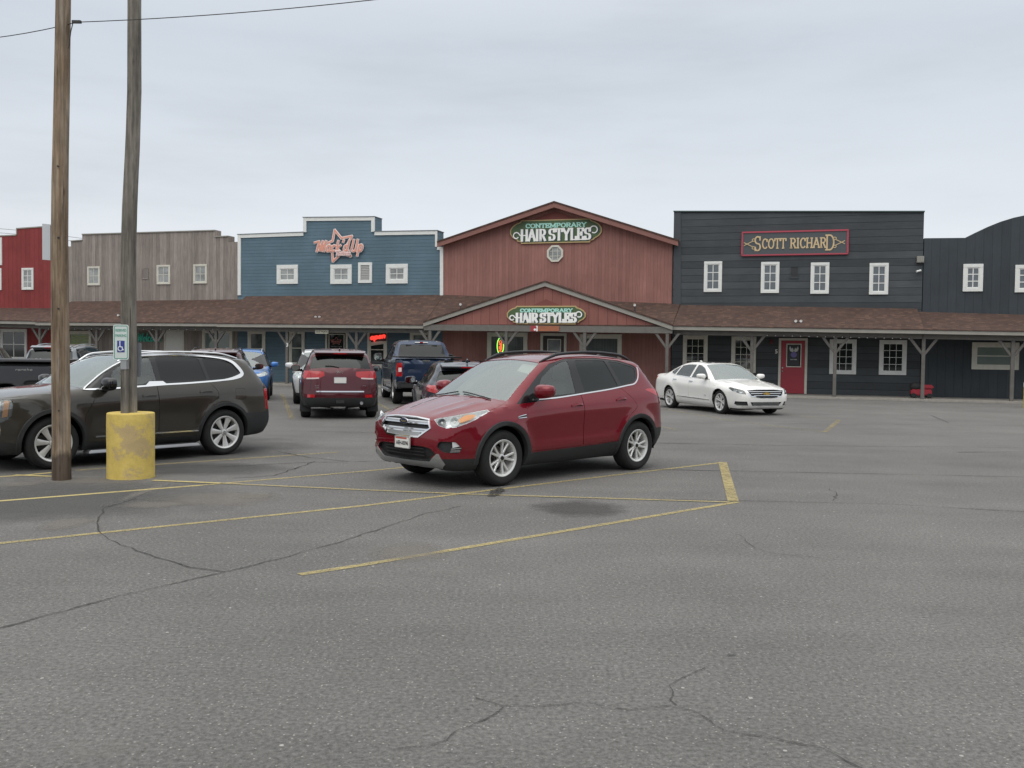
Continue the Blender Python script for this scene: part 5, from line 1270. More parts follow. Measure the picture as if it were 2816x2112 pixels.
def seats(car, xf, xr, z, wy=.36, mat=None, roof=1.4, dash=None, wheel_side=1):
    mat = mat or GREYIN; mb = MB()
    for x in (xf, xr):
        for sy in ((-wy, wy) if x == xf else (-wy, 0, wy)):
            mb.hexa([(x + .28, sy - .24, z - .15), (x + .28, sy + .24, z - .15), (x - .22, sy + .24, z - .15), (x - .22, sy - .24, z - .15), (x + .3, sy - .23, z), (x + .3, sy + .23, z), (x - .22, sy + .23, z - .02), (x - .22, sy - .23, z - .02)])
            mb.hexa([(x - .12, sy - .23, z - .02), (x - .12, sy + .23, z - .02), (x - .26, sy + .23, z - .02), (x - .26, sy - .23, z - .02), (x - .30, sy - .19, z + .56), (x - .30, sy + .19, z + .56), (x - .40, sy + .19, z + .56), (x - .40, sy - .19, z + .56)])
            mb.hexa([(x - .30, sy - .12, z + .60), (x - .30, sy + .12, z + .60), (x - .40, sy + .12, z + .60), (x - .40, sy - .12, z + .60), (x - .32, sy - .10, z + .80), (x - .32, sy + .10, z + .80), (x - .40, sy + .10, z + .80), (x - .40, sy - .10, z + .80)])
    mb.build('seats', mat, car.root, bevel=.02)
    if dash:
        dx, dz = dash; mb = MB(); mb.hexa([(dx + .30, -.68, dz - .35), (dx + .30, .68, dz - .35), (dx - .25, .70, dz - .35), (dx - .25, -.70, dz - .35), (dx + .32, -.64, dz - .04), (dx + .32, .64, dz - .04), (dx - .18, .70, dz), (dx - .18, -.70, dz)]); mb.build('dashboard', DKIN, car.root, bevel=.02)
        c = Vector((dx - .34, .36 * wheel_side, dz + .02)); P = [c + Vector((.10 * math.sin(q), .19 * math.cos(q), .17 * math.sin(q))) for q in [i * PI / 12 for i in range(25)]]
        MB().tube(P, .016, 8).build('steering_wheel', DKIN, car.root)
def plate(car, x, y, z, d, word, col=PLW, size=(.305, .152), top=None, tilt=0):
    """number plate facing +x (d=1) or -x (d=-1)"""
    W, H = size; R = empty('licence_plate', (x, y, z), PI / 2 if d > 0 else -PI / 2, car.root)
    MB().prism(rrect(-W / 2, W / 2, -H / 2, H / 2, .012), -.012, 0).build('plate_sheet', col, R, smooth=False)
    mb = MB(); a, b = rrect(-W / 2, W / 2, -H / 2, H / 2, .012), rrect(-W / 2 + .009, W / 2 - .009, -H / 2 + .009, H / 2 - .009, .008)
    for i in range(len(a)): j = (i + 1) % len(a); mb.prism([a[i], a[j], b[j], b[i]], -.015, -.0122)
    mb.build('plate_frame', SATIN, R, smooth=False)
    if word: text_obj('characters', word, .068, plain('plate_ink', (.02, .02, .025), .5), R, (0, -.0128, -.012), (PI / 2, 0, 0), .0008, sx=.86, bold=.002)
    if top: MB().box(-W / 2 + .02, W / 2 - .06, -.0135, -.0125, H / 2 - .035, H / 2 - .014).build('state_strip', top, R, smooth=False)
    return R
def sampled(P, step=.05):
    out = []
    for i in range(len(P)):
        a, b = Vector(P[i]), Vector(P[(i + 1) % len(P)]); n = max(1, int((b - a).length / step)); out += [a.lerp(b, k / n) for k in range(n)]
    return out
# sun: left/right side view outlines are given as (x, z) and lie on the side d = (0, 1, 0)
def side(P): return [(x, .9, z) for x, z in P]
SD = (0, 1, 0)
# ------------------------------------------------------------------ red crossover
def red_crossover():
    A = 1.345; R = .358; az = R
    prof = [[(2.10, .235), (2.20, .30), (2.255, .40), (2.275, .52), (2.272, .66), (2.255, .75), (2.228, .832)], [(2.228, .832), (2.175, .882), (2.02, .932), (1.75, 1.0), (1.45, 1.068), (1.26, 1.115)],
            [(1.26, 1.115), (.86, 1.365), (.50, 1.552), (.33, 1.612)], [(.33, 1.612), (-.08, 1.672), (-.65, 1.692), (-1.15, 1.668), (-1.48, 1.628), (-1.70, 1.585)], [(-1.70, 1.585), (-1.75, 1.52), (-1.92, 1.31), (-2.04, 1.17)], [(-2.04, 1.17), (-2.10, 1.04), (-2.125, .86), (-2.155, .66), (-2.145, .48), (-2.06, .32), (-1.98, .27)], [(-1.98, .27), (-1.0, .235)], [(-1.0, .235), (2.10, .235)]]
    W = [(.18, .80), (.30, .865), (.42, .900), (.58, .915), (.75, .920), (.92, .912), (1.03, .895), (1.09, .867), (1.20, .812), (1.34, .748), (1.48, .685), (1.60, .622), (1.70, .55), (1.84, .40)]
    plan = [(-2.22, .83), (-2.07, .905), (-1.85, .955), (-1.5, .985), (-.8, 1.0), (.6, 1.0), (1.3, .995), (1.65, .985), (1.9, .955), (2.08, .90), (2.2, .84), (2.3, .77)]
    cab = lambda P: [(x + .16, z + .045) for x, z in P]; cab3 = lambda P: [(x + .14, y, z + .03) for x, y, z in P]
    sh = Shell(prof, W, plan, k=.055, bow=.15, crown=.05, arches=[(A, az, .44), (-A, az, .44)], flare=.032, creases=[([(-1.95, 1.02), (-1.0, .97), (.4, .935), (1.3, .84)], .022, .045), ([(-.92, .52), (.9, .455)], .016, .035)], belt=([-1.9, -1.0, .3, 1.2], [.10, .06, .0, -.02]), hood=[(.60, .44, 1.27, 2.15, .022), (.30, .22, 1.25, 2.05, .008)])
    c = Car('red_crossover', 'dark red crossover with black roof rails facing left in the middle of the lot', sh, (.042, 56, 18))
    PA = paint_mat('red_car_paint', (.175, .003, .011), .30, .26)
    circ = lambda ax, r, n=44: [(ax + r * math.cos(2 * PI * i / n), .9, max(.0, az + r * math.sin(2 * PI * i / n))) for i in range(n)]
    for ax in (A, -A): c.carve('arch_cut', circ(ax, .415), SD, thr=-.2)
    # glasshouse
    dlo = rounded(side(cab([(.94, .985), (.72, 1.135), (.38, 1.360), (.12, 1.498), (-.25, 1.575), (-.85, 1.585), (-1.32, 1.550), (-1.60, 1.488), (-1.69, 1.445), (-1.62, 1.285), (-1.50, 1.222), (-.9, 1.145), (.2, 1.045)])), .04)
    c.carve('window_trim', dlo, SD)
    TR = ('window_trim',)
    for nm, p in (('front_window', [(.57, 1.075), (.33, 1.322), (.08, 1.462), (-.18, 1.538), (-.27, 1.545), (-.22, 1.105)]), ('rear_window', [(-.40, 1.118), (-.40, 1.551), (-.9, 1.553), (-1.02, 1.545), (-1.14, 1.185)]), ('quarter_window', [(-1.22, 1.196), (-1.10, 1.538), (-1.34, 1.515), (-1.58, 1.462), (-1.645, 1.428), (-1.59, 1.298), (-1.48, 1.240)])):
        c.carve(nm, rounded(side(cab(p)), .035), SD, only=TR)
    # windscreen and tailgate glass
    ws = [(1.03, y, 1.172) for y in (-.74, -.5, -.25, 0, .25, .5, .74)]
    wsp = [(1.07, -.765, 1.095), (1.11, -.5, 1.09), (1.135, 0, 1.085), (1.11, .5, 1.09), (1.07, .765, 1.095), (.63, .67, 1.37), (.25, .575, 1.525), (.24, .3, 1.548), (.225, 0, 1.56), (.24, -.3, 1.548), (.25, -.575, 1.525), (.63, -.67, 1.37)]
    c.carve('windscreen', rounded(cab3(wsp), .03, 2), (.55, 0, .83), both=False)
    c.carve('rear_glass', rounded([(-2.03, -.66, 1.21), (-2.03, .66, 1.21), (-1.79, .56, 1.54), (-1.79, -.56, 1.54)], .06), (-.93, 0, .37), both=False)
    # front: grille, intake, lamps, skid plate
    Fd = (1, 0, .05)
    gr = [(2.2, -.50, .750), (2.2, -.435, .852), (2.2, -.2, .870), (2.2, 0, .873), (2.2, .2, .870), (2.2, .435, .852), (2.2, .50, .750), (2.2, .325, .635), (2.2, 0, .622), (2.2, -.325, .635)]
    c.carve('grille', rounded(gr, .03), Fd, both=False)
    lo = [(2.2, -.62, .475), (2.2, -.46, .535), (2.2, -.25, .50), (2.2, 0, .50), (2.2, .25, .50), (2.2, .46, .535), (2.2, .62, .475), (2.2, .46, .36), (2.2, 0, .35), (2.2, -.46, .36)]
    lo = [(2.2, -.60, .44), (2.2, -.52, .505), (2.2, -.40, .52), (2.2, 0, .52), (2.2, .40, .52), (2.2, .52, .505), (2.2, .60, .44), (2.2, .43, .345), (2.2, 0, .335), (2.2, -.43, .345)]
    c.carve('lower_intake', rounded(lo, .02), Fd, both=False)
    sk = [(2.2, -.70, .32), (2.2, -.645, .445), (2.2, -.615, .445), (2.2, -.47, .335), (2.2, 0, .325), (2.2, .47, .335), (2.2, .615, .445), (2.2, .645, .445), (2.2, .70, .32), (2.2, .60, .255), (2.2, 0, .25), (2.2, -.60, .255)]
    c.carve('skid_plate', sk, Fd, both=False, thr=-.2)
    hl = [(2.19, .545, .860), (2.16, .60, .785), (2.10, .68, .758), (2.00, .79, .775), (1.86, .87, .840), (1.60, .90, .965), (1.63, .89, .988), (1.85, .82, .955), (2.05, .68, .905), (2.16, .56, .878)]
    c.carve('headlight', rounded(hl, .025, 3), (.72, .69, .12))
    fog = [(2.12, .60, .60), (2.02, .78, .60), (1.96, .83, .51), (1.99, .81, .455), (2.10, .66, .465), (2.14, .57, .53)]
    c.carve('fog_lamp', rounded(fog, .03), (.80, .60, 0))
    tl = [(-1.58, .90, 1.17), (-1.68, .89, 1.19), (-1.98, .82, 1.175), (-2.09, .70, 1.14), (-2.1, .70, 1.02), (-1.98, .86, 1.04), (-1.80, .9, 1.09)]
    c.carve('tail_light', rounded(tl, .02, 3), (-.5, .866, 0))
    # dark cladding along the sills and bumpers
    c.carve('sill_cladding', side([(.96, .20), (.96, .395), (.5, .405), (-.5, .43), (-.97, .455), (-.97, .20)]), SD, thr=-.3)
    c.low('front_lower_bumper', .385, 1.72)
    c.low('rear_lower_bumper', .60, -1.72)
    # doors and bonnet
    fd = side([(.98, .415), (.98, .62), (.93, .86), (.90, 1.005), (.98, 1.02), (.75, 1.03), (-.295, 1.09), (-.295, .43)])
    fd = side([(.955, .41), (.955, .70), (.94, .86), (.93, 1.055), (-.14, 1.137), (-.14, .428)])
    c.carve('front_door', rounded(fd, .05), SD)
    rd = side([(-.14, .428), (-.14, 1.137), (-1.01, 1.208), (-1.20, 1.06), (-1.30, .93), (-1.10, .80), (-.985, .62), (-.925, .455)])
    c.carve('rear_door', rounded(rd, .05), SD)
    hood = [(1.22, .80, 1.07), (1.45, .84, 1.01), (1.62, .845, .98), (1.95, .76, .945), (2.12, .60, .895), (2.20, .44, .89), (2.22, 0, .89), (2.20, -.44, .89), (2.12, -.60, .895), (1.95, -.76, .97), (1.62, -.845, 1.02), (1.45, -.84, 1.01), (1.22, -.80, 1.07), (1.28, -.4, 1.11), (1.31, 0, 1.11), (1.28, .4, 1.11)]
    c.carve('bonnet', hood, (.12, 0, 1), both=False, thr=.12)
    # ---- lift the parts
    c.body(PA)
    for o in c.each('front_door', PA, gap=.005) : pass
    c.each('rear_door', PA, gap=.005); c.each('bonnet', PA, gap=.004)
    c.each('window_trim', GLB, push=-.006); 
    c.each('front_window', SDG, push=-.010, thick=False); c.each('rear_window', TNT, push=-.010, thick=False); c.each('quarter_window', TNT, push=-.010, thick=False)
    c.each('windscreen', WSG, push=-.006, thick=False); c.each('rear_glass', TNT, push=-.004, thick=False)
    c.each('sill_cladding', DKP); c.take(c.rids('front_lower_bumper'), DKP); c.take(c.rids('rear_lower_bumper'), DKP)
    gro = c.each('grille', plain('grille_black', (.012, .012, .013), .5), push=-.05, depth=-.05)[0]
    lio = c.each('lower_intake', plain('intake_black', (.016, .016, .017), .7), push=-.045, depth=-.045)[0]
    c.each('skid_plate', SATIN, push=.004)
    for ax in (A, -A): c.arch('wheel_arch_trim', ax, az, .412, .475, DKP); c.wells(ax, az, .43, WELL)
    # grille frame, bars, oval badge
    c.strip('grille_frame', gr, Fd, .022, -.01, .010, CHR, gro, both=False, closed=True, smooth=False, step=.03)
    for z, hw in ((.818, .455), (.715, .475)):
        for dz, w_, m in ((0, .052, SATIN), (.014, .012, CHR), (-.018, .012, CHR)):
            c.strip('grille_bar', [(2.2, y * hw, z + dz) for y in (-1, -.5, 0, .5, 1)], Fd, w_, -.03, -.006 if m is SATIN else -.002, m, gro, both=False)
    c.strip('grille_lower_bar', [(2.2, y, .662) for y in (-.34, -.17, 0, .17, .34)], Fd, .058, -.03, -.004, SATIN, gro, both=False)
    p = sh.proj((2.2, 0, .816), (1, 0, 0)); mb = MB().lathe([(0, .016), (.9, .014), (1.0, 0)], 28, 'x'); mb.v = [(p.x - .004 + a, b * .090, p.z + q * .040) for a, b, q in mb.v]; bd = mb.build('badge', SATIN, gro)
    mb = MB().lathe([(0, .019), (.88, .0175), (.90, .012)], 28, 'x'); mb.v = [(p.x - .004 + a, b * .086, p.z + q * .037) for a, b, q in mb.v]; mb.build('badge_oval', plain('badge_blue', (.02, .035, .09), .2, .3), gro)
    text_obj('badge_script', 'Ford', .05, CHR, gro, (p.x + .0155, 0, p.z), (PI / 2, 0, PI / 2), .0015, shear=.25, sx=1.05)
    for z in (.395, .44, .485): c.strip('intake_slat', [(2.2, y, z) for y in (-.40, -.2, 0, .2, .40)], Fd, .010, -.035, -.018, DKP, lio, both=False)
    # headlights: bright housing, two bowls, amber corner, clear cover
    for r in c.rids('headlight'):
        sg = c.reg[r][1]; H = c.take(r, REFL, push=-.055, depth=-.055); dd = Vector((.72, .69 * sg, .12)).normalized()
        for (gx, gy, gz, rad, m, nm) in ((2.12, .62, .822, .048, plain('lamp_bowl', (.30, .31, .33), .15, .9), 'reflector_bowl'), (2.02, .74, .838, .054, REFL, 'reflector_bowl')):
            q = sh.proj((gx, gy * sg, gz), dd); n_ = dd; mb = MB(); mb.lathe([(0, -.06), (.5, -.05), (.85, -.03), (1.0, -.012), (1.08, -.012), (1.08, -.02)], 22, 'z'); Rm = n_.to_track_quat('Z', 'Y').to_matrix().to_4x4(); Rm.translation = q
            mb.v = [tuple(Rm @ Vector((a * rad, b * rad, z_))) for a, b, z_ in mb.v]; mb.build(nm, m, H)
            mb = MB().ball((0, 0, -.035), .016, 10); mb.v = [tuple(Rm @ Vector(v_)) for v_ in mb.v]; mb.build('bulb', LETW, H)
        Q = [sh.proj((gx, gy * sg, gz), dd) - dd * .012 for gx, gy, gz in rounded([(1.98, .79, .82), (1.86, .855, .865), (1.80, .87, .905), (1.80, .85, .93), (1.90, .80, .925), (1.99, .76, .86)], .03, 3)]
        mb = MB(); nq = len(Q); mb.add([tuple(q) for q in Q] + [tuple(q - dd * .02) for q in Q], [tuple(range(nq))] + [(i, (i + 1) % nq, (i + 1) % nq + nq, i + nq) for i in range(nq)]); mb.build('amber_corner', AMB, H)
        Q2, N2 = sh.path([(gx, gy * sg, gz) for gx, gy, gz in hl], dd, .03, True, False); MB().sweep(Q2, N2, .011, -.03, -.002, closed=True).build('lamp_rim', plain('lamp_rim_white', (.8, .8, .8), .2, .3), H)
        c.take(r, LENS, 'lamp_cover', H, push=-.001, thick=False)
    for r in c.rids('fog_lamp'):
        sg = c.reg[r][1]; H = c.take(r, DKP, push=-.035, depth=-.035); dd = Vector((.80, .60 * sg, 0)).normalized()
        for nm, P_, m in (('fog_glass', [(2.03, .74, .595), (1.99, .79, .59), (1.965, .815, .545), (2.03, .745, .525)], REFL), ('silver_blade', [(2.035, .735, .52), (1.965, .815, .525), (1.965, .815, .51), (2.04, .73, .505)], CHR), ('lower_lamp', [(2.04, .73, .50), (1.97, .81, .50), (1.975, .805, .47), (2.05, .72, .465)], plain('lamp_grey', (.35, .35, .36), .2, .8))):
            Q = [sh.proj((a, b * sg, z_), dd) - dd * .008 for a, b, z_ in P_]; mb = MB(); k = len(Q); mb.add([tuple(q) for q in Q] + [tuple(q - dd * .02) for q in Q], [tuple(range(k))] + [(i, (i + 1) % k, (i + 1) % k + k, i + k) for i in range(k)]); mb.build(nm, m, H, smooth=False)
    for r in c.rids('tail_light'): H = c.take(r, REDL, push=-.002)
    for sg in (1, -1):
        Q, N2 = sh.path([(-1.96, .84 * sg, 1.11), (-2.06, .76 * sg, 1.095), (-2.1, .68 * sg, 1.08)], (-.5, .866 * sg, 0), .03); MB().sweep(Q, N2, .03, -.002, .004).build('reverse_lamp', LETW, c.root)
    # bright belt line, mirror, handles, fender vent, roof rails, antenna, wipers
    belt = [(.62, .9, 1.040), (.2, .9, 1.050), (-.4, .9, 1.098), (-.9, .9, 1.140), (-1.32, .9, 1.188), (-1.51, .9, 1.213), (-1.63, .9, 1.29), (-1.69, .9, 1.39), (-1.70, .9, 1.45)]
    c.strip('chrome_belt_line', [(x + .16, y, z + .045) for x, y, z in belt], SD, .018, -.003, .006, CHR)
    mirror(c, .73, 1.03, 1.195, PA, (.11, .14, .092))
    for xx, zz, nm in ((.0, .99, 'front'), (-.94, 1.045, 'rear')):
        for sg in (1, -1):
            Q, N2 = sh.path([(xx + .11, .9 * sg, zz - .012), (xx + .04, .9 * sg, zz), (xx - .04, .9 * sg, zz + .004), (xx - .11, .9 * sg, zz)], (0, sg, 0), .02)
            MB().sweep([q + n_ * (.028 * math.sin(PI * i / (len(Q) - 1)) ** .5) for i, (q, n_) in enumerate(zip(Q, N2))], N2, .030, -.006, .008).build('door_handle', PA, c.root, bevel=.003)
            q = sh.proj((xx, .9 * sg, zz - .005), (0, sg, 0)); mb = MB().lathe([(0, .002), (1, .002), (1.05, -.002)], 20, 'y'); mb.v = [(q.x + a * .062, q.y + b * sg, q.z + z_ * .034) for a, b, z_ in mb.v]; mb.build('handle_shade', plain('recess_shade', (.05, .003, .006), .5), c.root)  # flat dark disc, shade of the handle recess put into its colour
    for sg in (1, -1):
        Q, N2 = sh.path([(1.13, .9 * sg, .865), (1.05, .9 * sg, .875), (.975, .9 * sg, .882)], (0, sg, 0), .02, smooth=False); MB().sweep(Q, N2, [.008] + [.030 + .02 * i / len(Q) for i in range(len(Q) - 1)], -.003, .006).build('fender_vent', CHR, c.root)
        MB().sweep([q + n_ * .004 for q, n_ in zip(Q, N2)], N2, [.002] + [.014 + .016 * i / len(Q) for i in range(len(Q) - 1)], -.001, .004).build('vent_insert', DKP, c.root)
        RP = [(.22, .555, 1.56), (.05, .565, 1.615), (-.15, .565, 1.64), (-.5, .560, 1.655), (-1.0, .55, 1.64), (-1.4, .54, 1.61), (-1.62, .535, 1.575), (-1.75, .53, 1.535)]
        Q, N2 = sh.path([(a + .15, b * sg, z_ + .04) for a, b, z_ in RP], (0, 0, 1), .05)
        L = len(Q); MB().tube([q + Vector((0, 0, .048 * min(1, 4.2 * min(i, L - 1 - i) / L))) for i, q in enumerate(Q)], [.012 + .010 * min(1, 5 * min(i, L - 1 - i) / L) for i in range(L)], 10).build('roof_rail', plain('rail_black', (.022, .022, .024), .35, .3), c.root)
    q = sh.proj((-1.42, 0, 1.66), (0, 0, 1)); MB().tube([q, q + Vector((-.10, 0, .05)), q + Vector((-.16, 0, .055))], [.03, .02, .008], 8).build('antenna', GLB, c.root)
    for sg, a in ((1, -.10), (-1, .0)):
        Q, N2 = sh.path([(1.28, .62 * sg - .05, 1.09), (1.24, .35 * sg - .05, 1.12), (1.20, .05 * sg - .1, 1.145)], (.55, 0, .83), .05); MB().tube([p_ + n_ * .012 for p_, n_ in zip(Q, N2)], .009, 6).build('wiper', GLB, c.root)
    seats(c, .12, -.78, .72, dash=(.90, 1.06)); 
    MB().box(-.22, .22, -.01, .01, 0, .07).build('rear_view_mirror', DKIN, c.root, loc=(.48, 0, 1.44)).rotation_euler = (0, 0, PI / 2)
    mb = MB().hexa([(.47, .22, 1.44), (.47, .60, 1.38), (.465, .60, 1.38), (.465, .22, 1.44), (.36, .22, 1.54), (.36, .56, 1.51), (.355, .56, 1.51), (.355, .22, 1.54)]); mb.build('sun_visor', plain('visor_pale', (.55, .54, .50), .8), c.root)
    MB().box(.72, .83, -.42, -.18, 1.075, 1.08).build('dashboard_paper', plain('paper_white', (.7, .7, .66), .8), c.root)
    plate(c, sh.proj((2.2, .07, .56), (1, 0, 0)).x + .028, .07, .555, 1, 'AEH-8396', top=PLR)
    MB().tube([(A - .4, 0, .3), (-A, 0, .3)], .12, 10).build('drive_train', WELL, c.root)
    for ax in (A, -A): MB().tube([(ax, -.6, R), (ax, .6, R)], .05, 8).build('axle', WELL, c.root)
    copy_wheels(c, [(A, .79, R, .235, .234, 'twin', 1), (A, -.79, R, .235, .234, 'twin', -1), (-A, .79, R, .235, .234, 'twin', 1), (-A, -.79, R, .235, .234, 'twin', -1)])
    c.bm.free()
    return c
# ------------------------------------------------------------------ long dark SUV (side view)
def olive_suv():
    A = 1.42; R = .385; az = R
    prof = [[(2.20, .25), (2.33, .36), (2.37, .55), (2.365, .85), (2.31, 1.02)], [(2.31, 1.02), (2.2, 1.085), (1.7, 1.155), (1.2, 1.20), (1.0, 1.225)], [(1.0, 1.225), (.6, 1.47), (.25, 1.63), (.08, 1.675)],
            [(.08, 1.675), (-.4, 1.715), (-1.0, 1.715), (-1.6, 1.685), (-2.05, 1.625)], [(-2.05, 1.625), (-2.12, 1.55), (-2.3, 1.33), (-2.42, 1.17)], [(-2.42, 1.17), (-2.45, 1.0), (-2.47, .8), (-2.49, .6), (-2.44, .42), (-2.32, .32)], [(-2.32, .32), (-1.0, .25)], [(-1.0, .25), (2.2, .25)]]
    W = [(.18, .84), (.30, .91), (.45, .95), (.65, .972), (.85, .978), (1.02, .965), (1.12, .94), (1.18, .91), (1.3, .855), (1.45, .79), (1.58, .73), (1.68, .66), (1.8, .5)]
    plan = [(-2.55, .82), (-2.35, .90), (-2.1, .95), (-1.6, .985), (-.8, 1.0), (.6, 1.0), (1.4, .995), (1.8, .98), (2.05, .95), (2.2, .91), (2.35, .84), (2.45, .78)]
    sh = Shell(prof, W, plan, k=.05, bow=.10, crown=.045, arches=[(A, az, .47), (-A, az, .47)], flare=.030, creases=[([(-2.3, 1.02), (-1.0, 1.03), (.6, 1.0), (2.2, .95)], .014, .04), ([(-1.0, .47), (1.0, .45)], .012, .035)], belt=([-1.8, 1.0], [.07, 0]))
    c = Car('olive_suv', 'long dark olive SUV with bright window edging behind the poles', sh, (.05, 52, 14))
    PA = paint_mat('olive_car_paint', (.052, .047, .038), .45, .30)
    circ = lambda ax, r, n=44: [(ax + r * math.cos(2 * PI * i / n), .9, max(.0, az + r * math.sin(2 * PI * i / n))) for i in range(n)]
    for ax in (A, -A): c.carve('arch_cut', circ(ax, .450), SD, thr=-.2)
    dlo = [(.93, 1.165), (.60, 1.39), (.30, 1.545), (.05, 1.632), (-.4, 1.662), (-1.0, 1.655), (-1.45, 1.620), (-1.68, 1.565), (-1.79, 1.46), (-1.82, 1.385), (-1.70, 1.315), (-1.45, 1.272), (-.8, 1.238), (-.35, 1.222), (-.28, 1.255), (-.12, 1.255), (-.05, 1.205), (.5, 1.178)]
    c.carve('window_trim', rounded(side(dlo), .03), SD); TR = ('window_trim',)
    for nm, p in (('front_window', [(.58, 1.195), (.44, 1.44), (.24, 1.555), (.0, 1.632), (-.20, 1.645), (-.23, 1.275), (-.10, 1.275), (-.02, 1.225)]), ('rear_window', [(-.31, 1.27), (-.29, 1.642), (-.7, 1.643), (-1.05, 1.632), (-1.12, 1.272)]), ('quarter_window', [(-1.18, 1.275), (-1.12, 1.628), (-1.43, 1.600), (-1.64, 1.552), (-1.74, 1.46), (-1.775, 1.395), (-1.67, 1.335), (-1.43, 1.292)])):
        c.carve(nm, rounded(side(p), .04), SD, only=TR)
    ws = [(.97, -.84, 1.215), (1.02, -.5, 1.235), (1.04, 0, 1.235), (1.02, .5, 1.235), (.97, .84, 1.215), (.55, .74, 1.46), (.15, .66, 1.635), (.11, 0, 1.66), (.15, -.66, 1.635), (.55, -.74, 1.46)]
    c.carve('windscreen', rounded(ws, .03, 2), (.55, 0, .83), both=False)
    c.carve('rear_glass', rounded([(-2.40, -.74, 1.20), (-2.40, .74, 1.20), (-2.14, .66, 1.56), (-2.14, -.66, 1.56)], .05), (-.87, 0, .45), both=False)
    c.carve('grille', rounded([(2.3, -.62, .72), (2.3, -.60, 1.0), (2.3, .60, 1.0), (2.3, .62, .72)], .04), (1, 0, 0), both=False)
    hl = [(2.27, .66, 1.02), (2.10, .86, 1.045), (1.96, .92, 1.03), (1.98, .92, .80), (2.08, .88, .72), (2.28, .66, .70)]
    c.carve('headlight', rounded(hl, .05, 3), (.60, .80, 0))
    c.carve('lower_intake', rounded([(2.3, -.60, .42), (2.3, -.60, .62), (2.3, .60, .62), (2.3, .60, .42)], .05), (1, 0, 0), both=False)
    c.carve('tail_light', rounded([(-2.22, .90, 1.10), (-2.44, .76, 1.12), (-2.47, .74, .74), (-2.28, .90, .74)], .03, 3), (-.5, .87, 0))
    c.carve('sill_cladding', side([(.93, .20), (.96, .36), (-.96, .36), (-.93, .20)]), SD, thr=-.3)
    c.low('rear_lower_bumper', .70, -1.80)
    c.low('front_lower_bumper', .42, 1.75)
    c.carve('front_door', rounded(side([(.95, .37), (.97, .75), (.80, 1.05), (.78, 1.19), (-.21, 1.225), (-.23, .37)]), .05), SD)
    c.carve('rear_door', rounded(side([(-.23, .37), (-.21, 1.225), (-1.13, 1.262), (-1.28, 1.1), (-1.30, .98), (-1.1, .86), (-.985, .7), (-.95, .37)]), .05), SD)
    c.carve('fuel_flap', rounded(side([(-1.62, .93), (-1.62, 1.12), (-1.82, 1.12), (-1.82, .93)]), .04), SD)
    hood = [(.98, .85, 1.18), (1.5, .88, 1.12), (1.95, .86, 1.08), (2.2, .70, 1.06), (2.28, 0, 1.06), (2.2, -.70, 1.06), (1.95, -.86, 1.08), (1.5, -.88, 1.12), (.98, -.85, 1.18), (1.05, 0, 1.21)]
    c.carve('bonnet', hood, (.1, 0, 1), both=False, thr=.12)
    c.body(PA); c.each('front_door', PA, gap=.005); c.each('rear_door', PA, gap=.005); c.each('bonnet', PA, gap=.005); c.each('fuel_flap', PA, gap=.003)
    c.each('window_trim', GLB, push=-.006); c.each('front_window', SDG, push=-.01, thick=False); c.each('rear_window', PRIV, push=-.01, thick=False); c.each('quarter_window', PRIV, push=-.01, thick=False)
    c.each('windscreen', WSG, push=-.006, thick=False); c.each('rear_glass', PRIV, push=-.004, thick=False); c.each('sill_cladding', DKP); c.take(c.rids('rear_lower_bumper'), DKP); c.take(c.rids('front_lower_bumper'), DKP)
    if c.rids('underbody'): c.take(c.rids('underbody'), WELL, thick=False)
    go = c.each('grille', plain('grille_black', (.012, .012, .013), .5), push=-.04, depth=-.04)[0]
    c.strip('grille_frame', [(2.3, -.62, .72), (2.3, -.60, 1.0), (2.3, .60, 1.0), (2.3, .62, .72)], (1, 0, 0), .04, -.01, .014, CHR, go, both=False, closed=True, smooth=False)
    for z in (.78, .84, .90, .96): c.strip('grille_bar', [(2.3, y, z) for y in (-.58, -.3, 0, .3, .58)], (1, 0, 0), .022, -.03, -.012, SATIN, go, both=False)
    c.each('lower_intake', DKP, push=-.04, depth=-.04)
    for r in c.rids('headlight'):
        sg = c.reg[r][1]; H = c.take(r, plain('lamp_shell_grey', (.22, .23, .24), .2, .4), push=-.05, depth=-.05); dd = Vector((.6, .8 * sg, 0)).normalized()
        def blk(nm, P_, m, lift=.012):
            Q = [sh.proj((a, b * sg, z_), dd) - dd * lift for a, b, z_ in P_]; k = len(Q); mb = MB(); mb.add([tuple(q) for q in Q] + [tuple(q - dd * .03) for q in Q], [tuple(range(k))] + [(i, (i + 1) % k, (i + 1) % k + k, i + k) for i in range(k)]); return mb.build(nm, m, H, smooth=False)
        blk('lamp_cube', [(2.24, .70, 1.0), (2.10, .855, 1.01), (2.10, .855, .90), (2.25, .70, .89)], REFL); blk('lamp_cube', [(2.25, .70, .865), (2.10, .855, .875), (2.12, .845, .78), (2.26, .70, .77)], REFL)
        blk('amber_bar', [(2.07, .878, 1.02), (2.01, .905, 1.015), (2.03, .90, .80), (2.09, .87, .785)], AMB, .006); c.take(r, LENS, 'lamp_cover', H, push=-.001, thick=False)
    c.each('tail_light', REDL, push=.002)
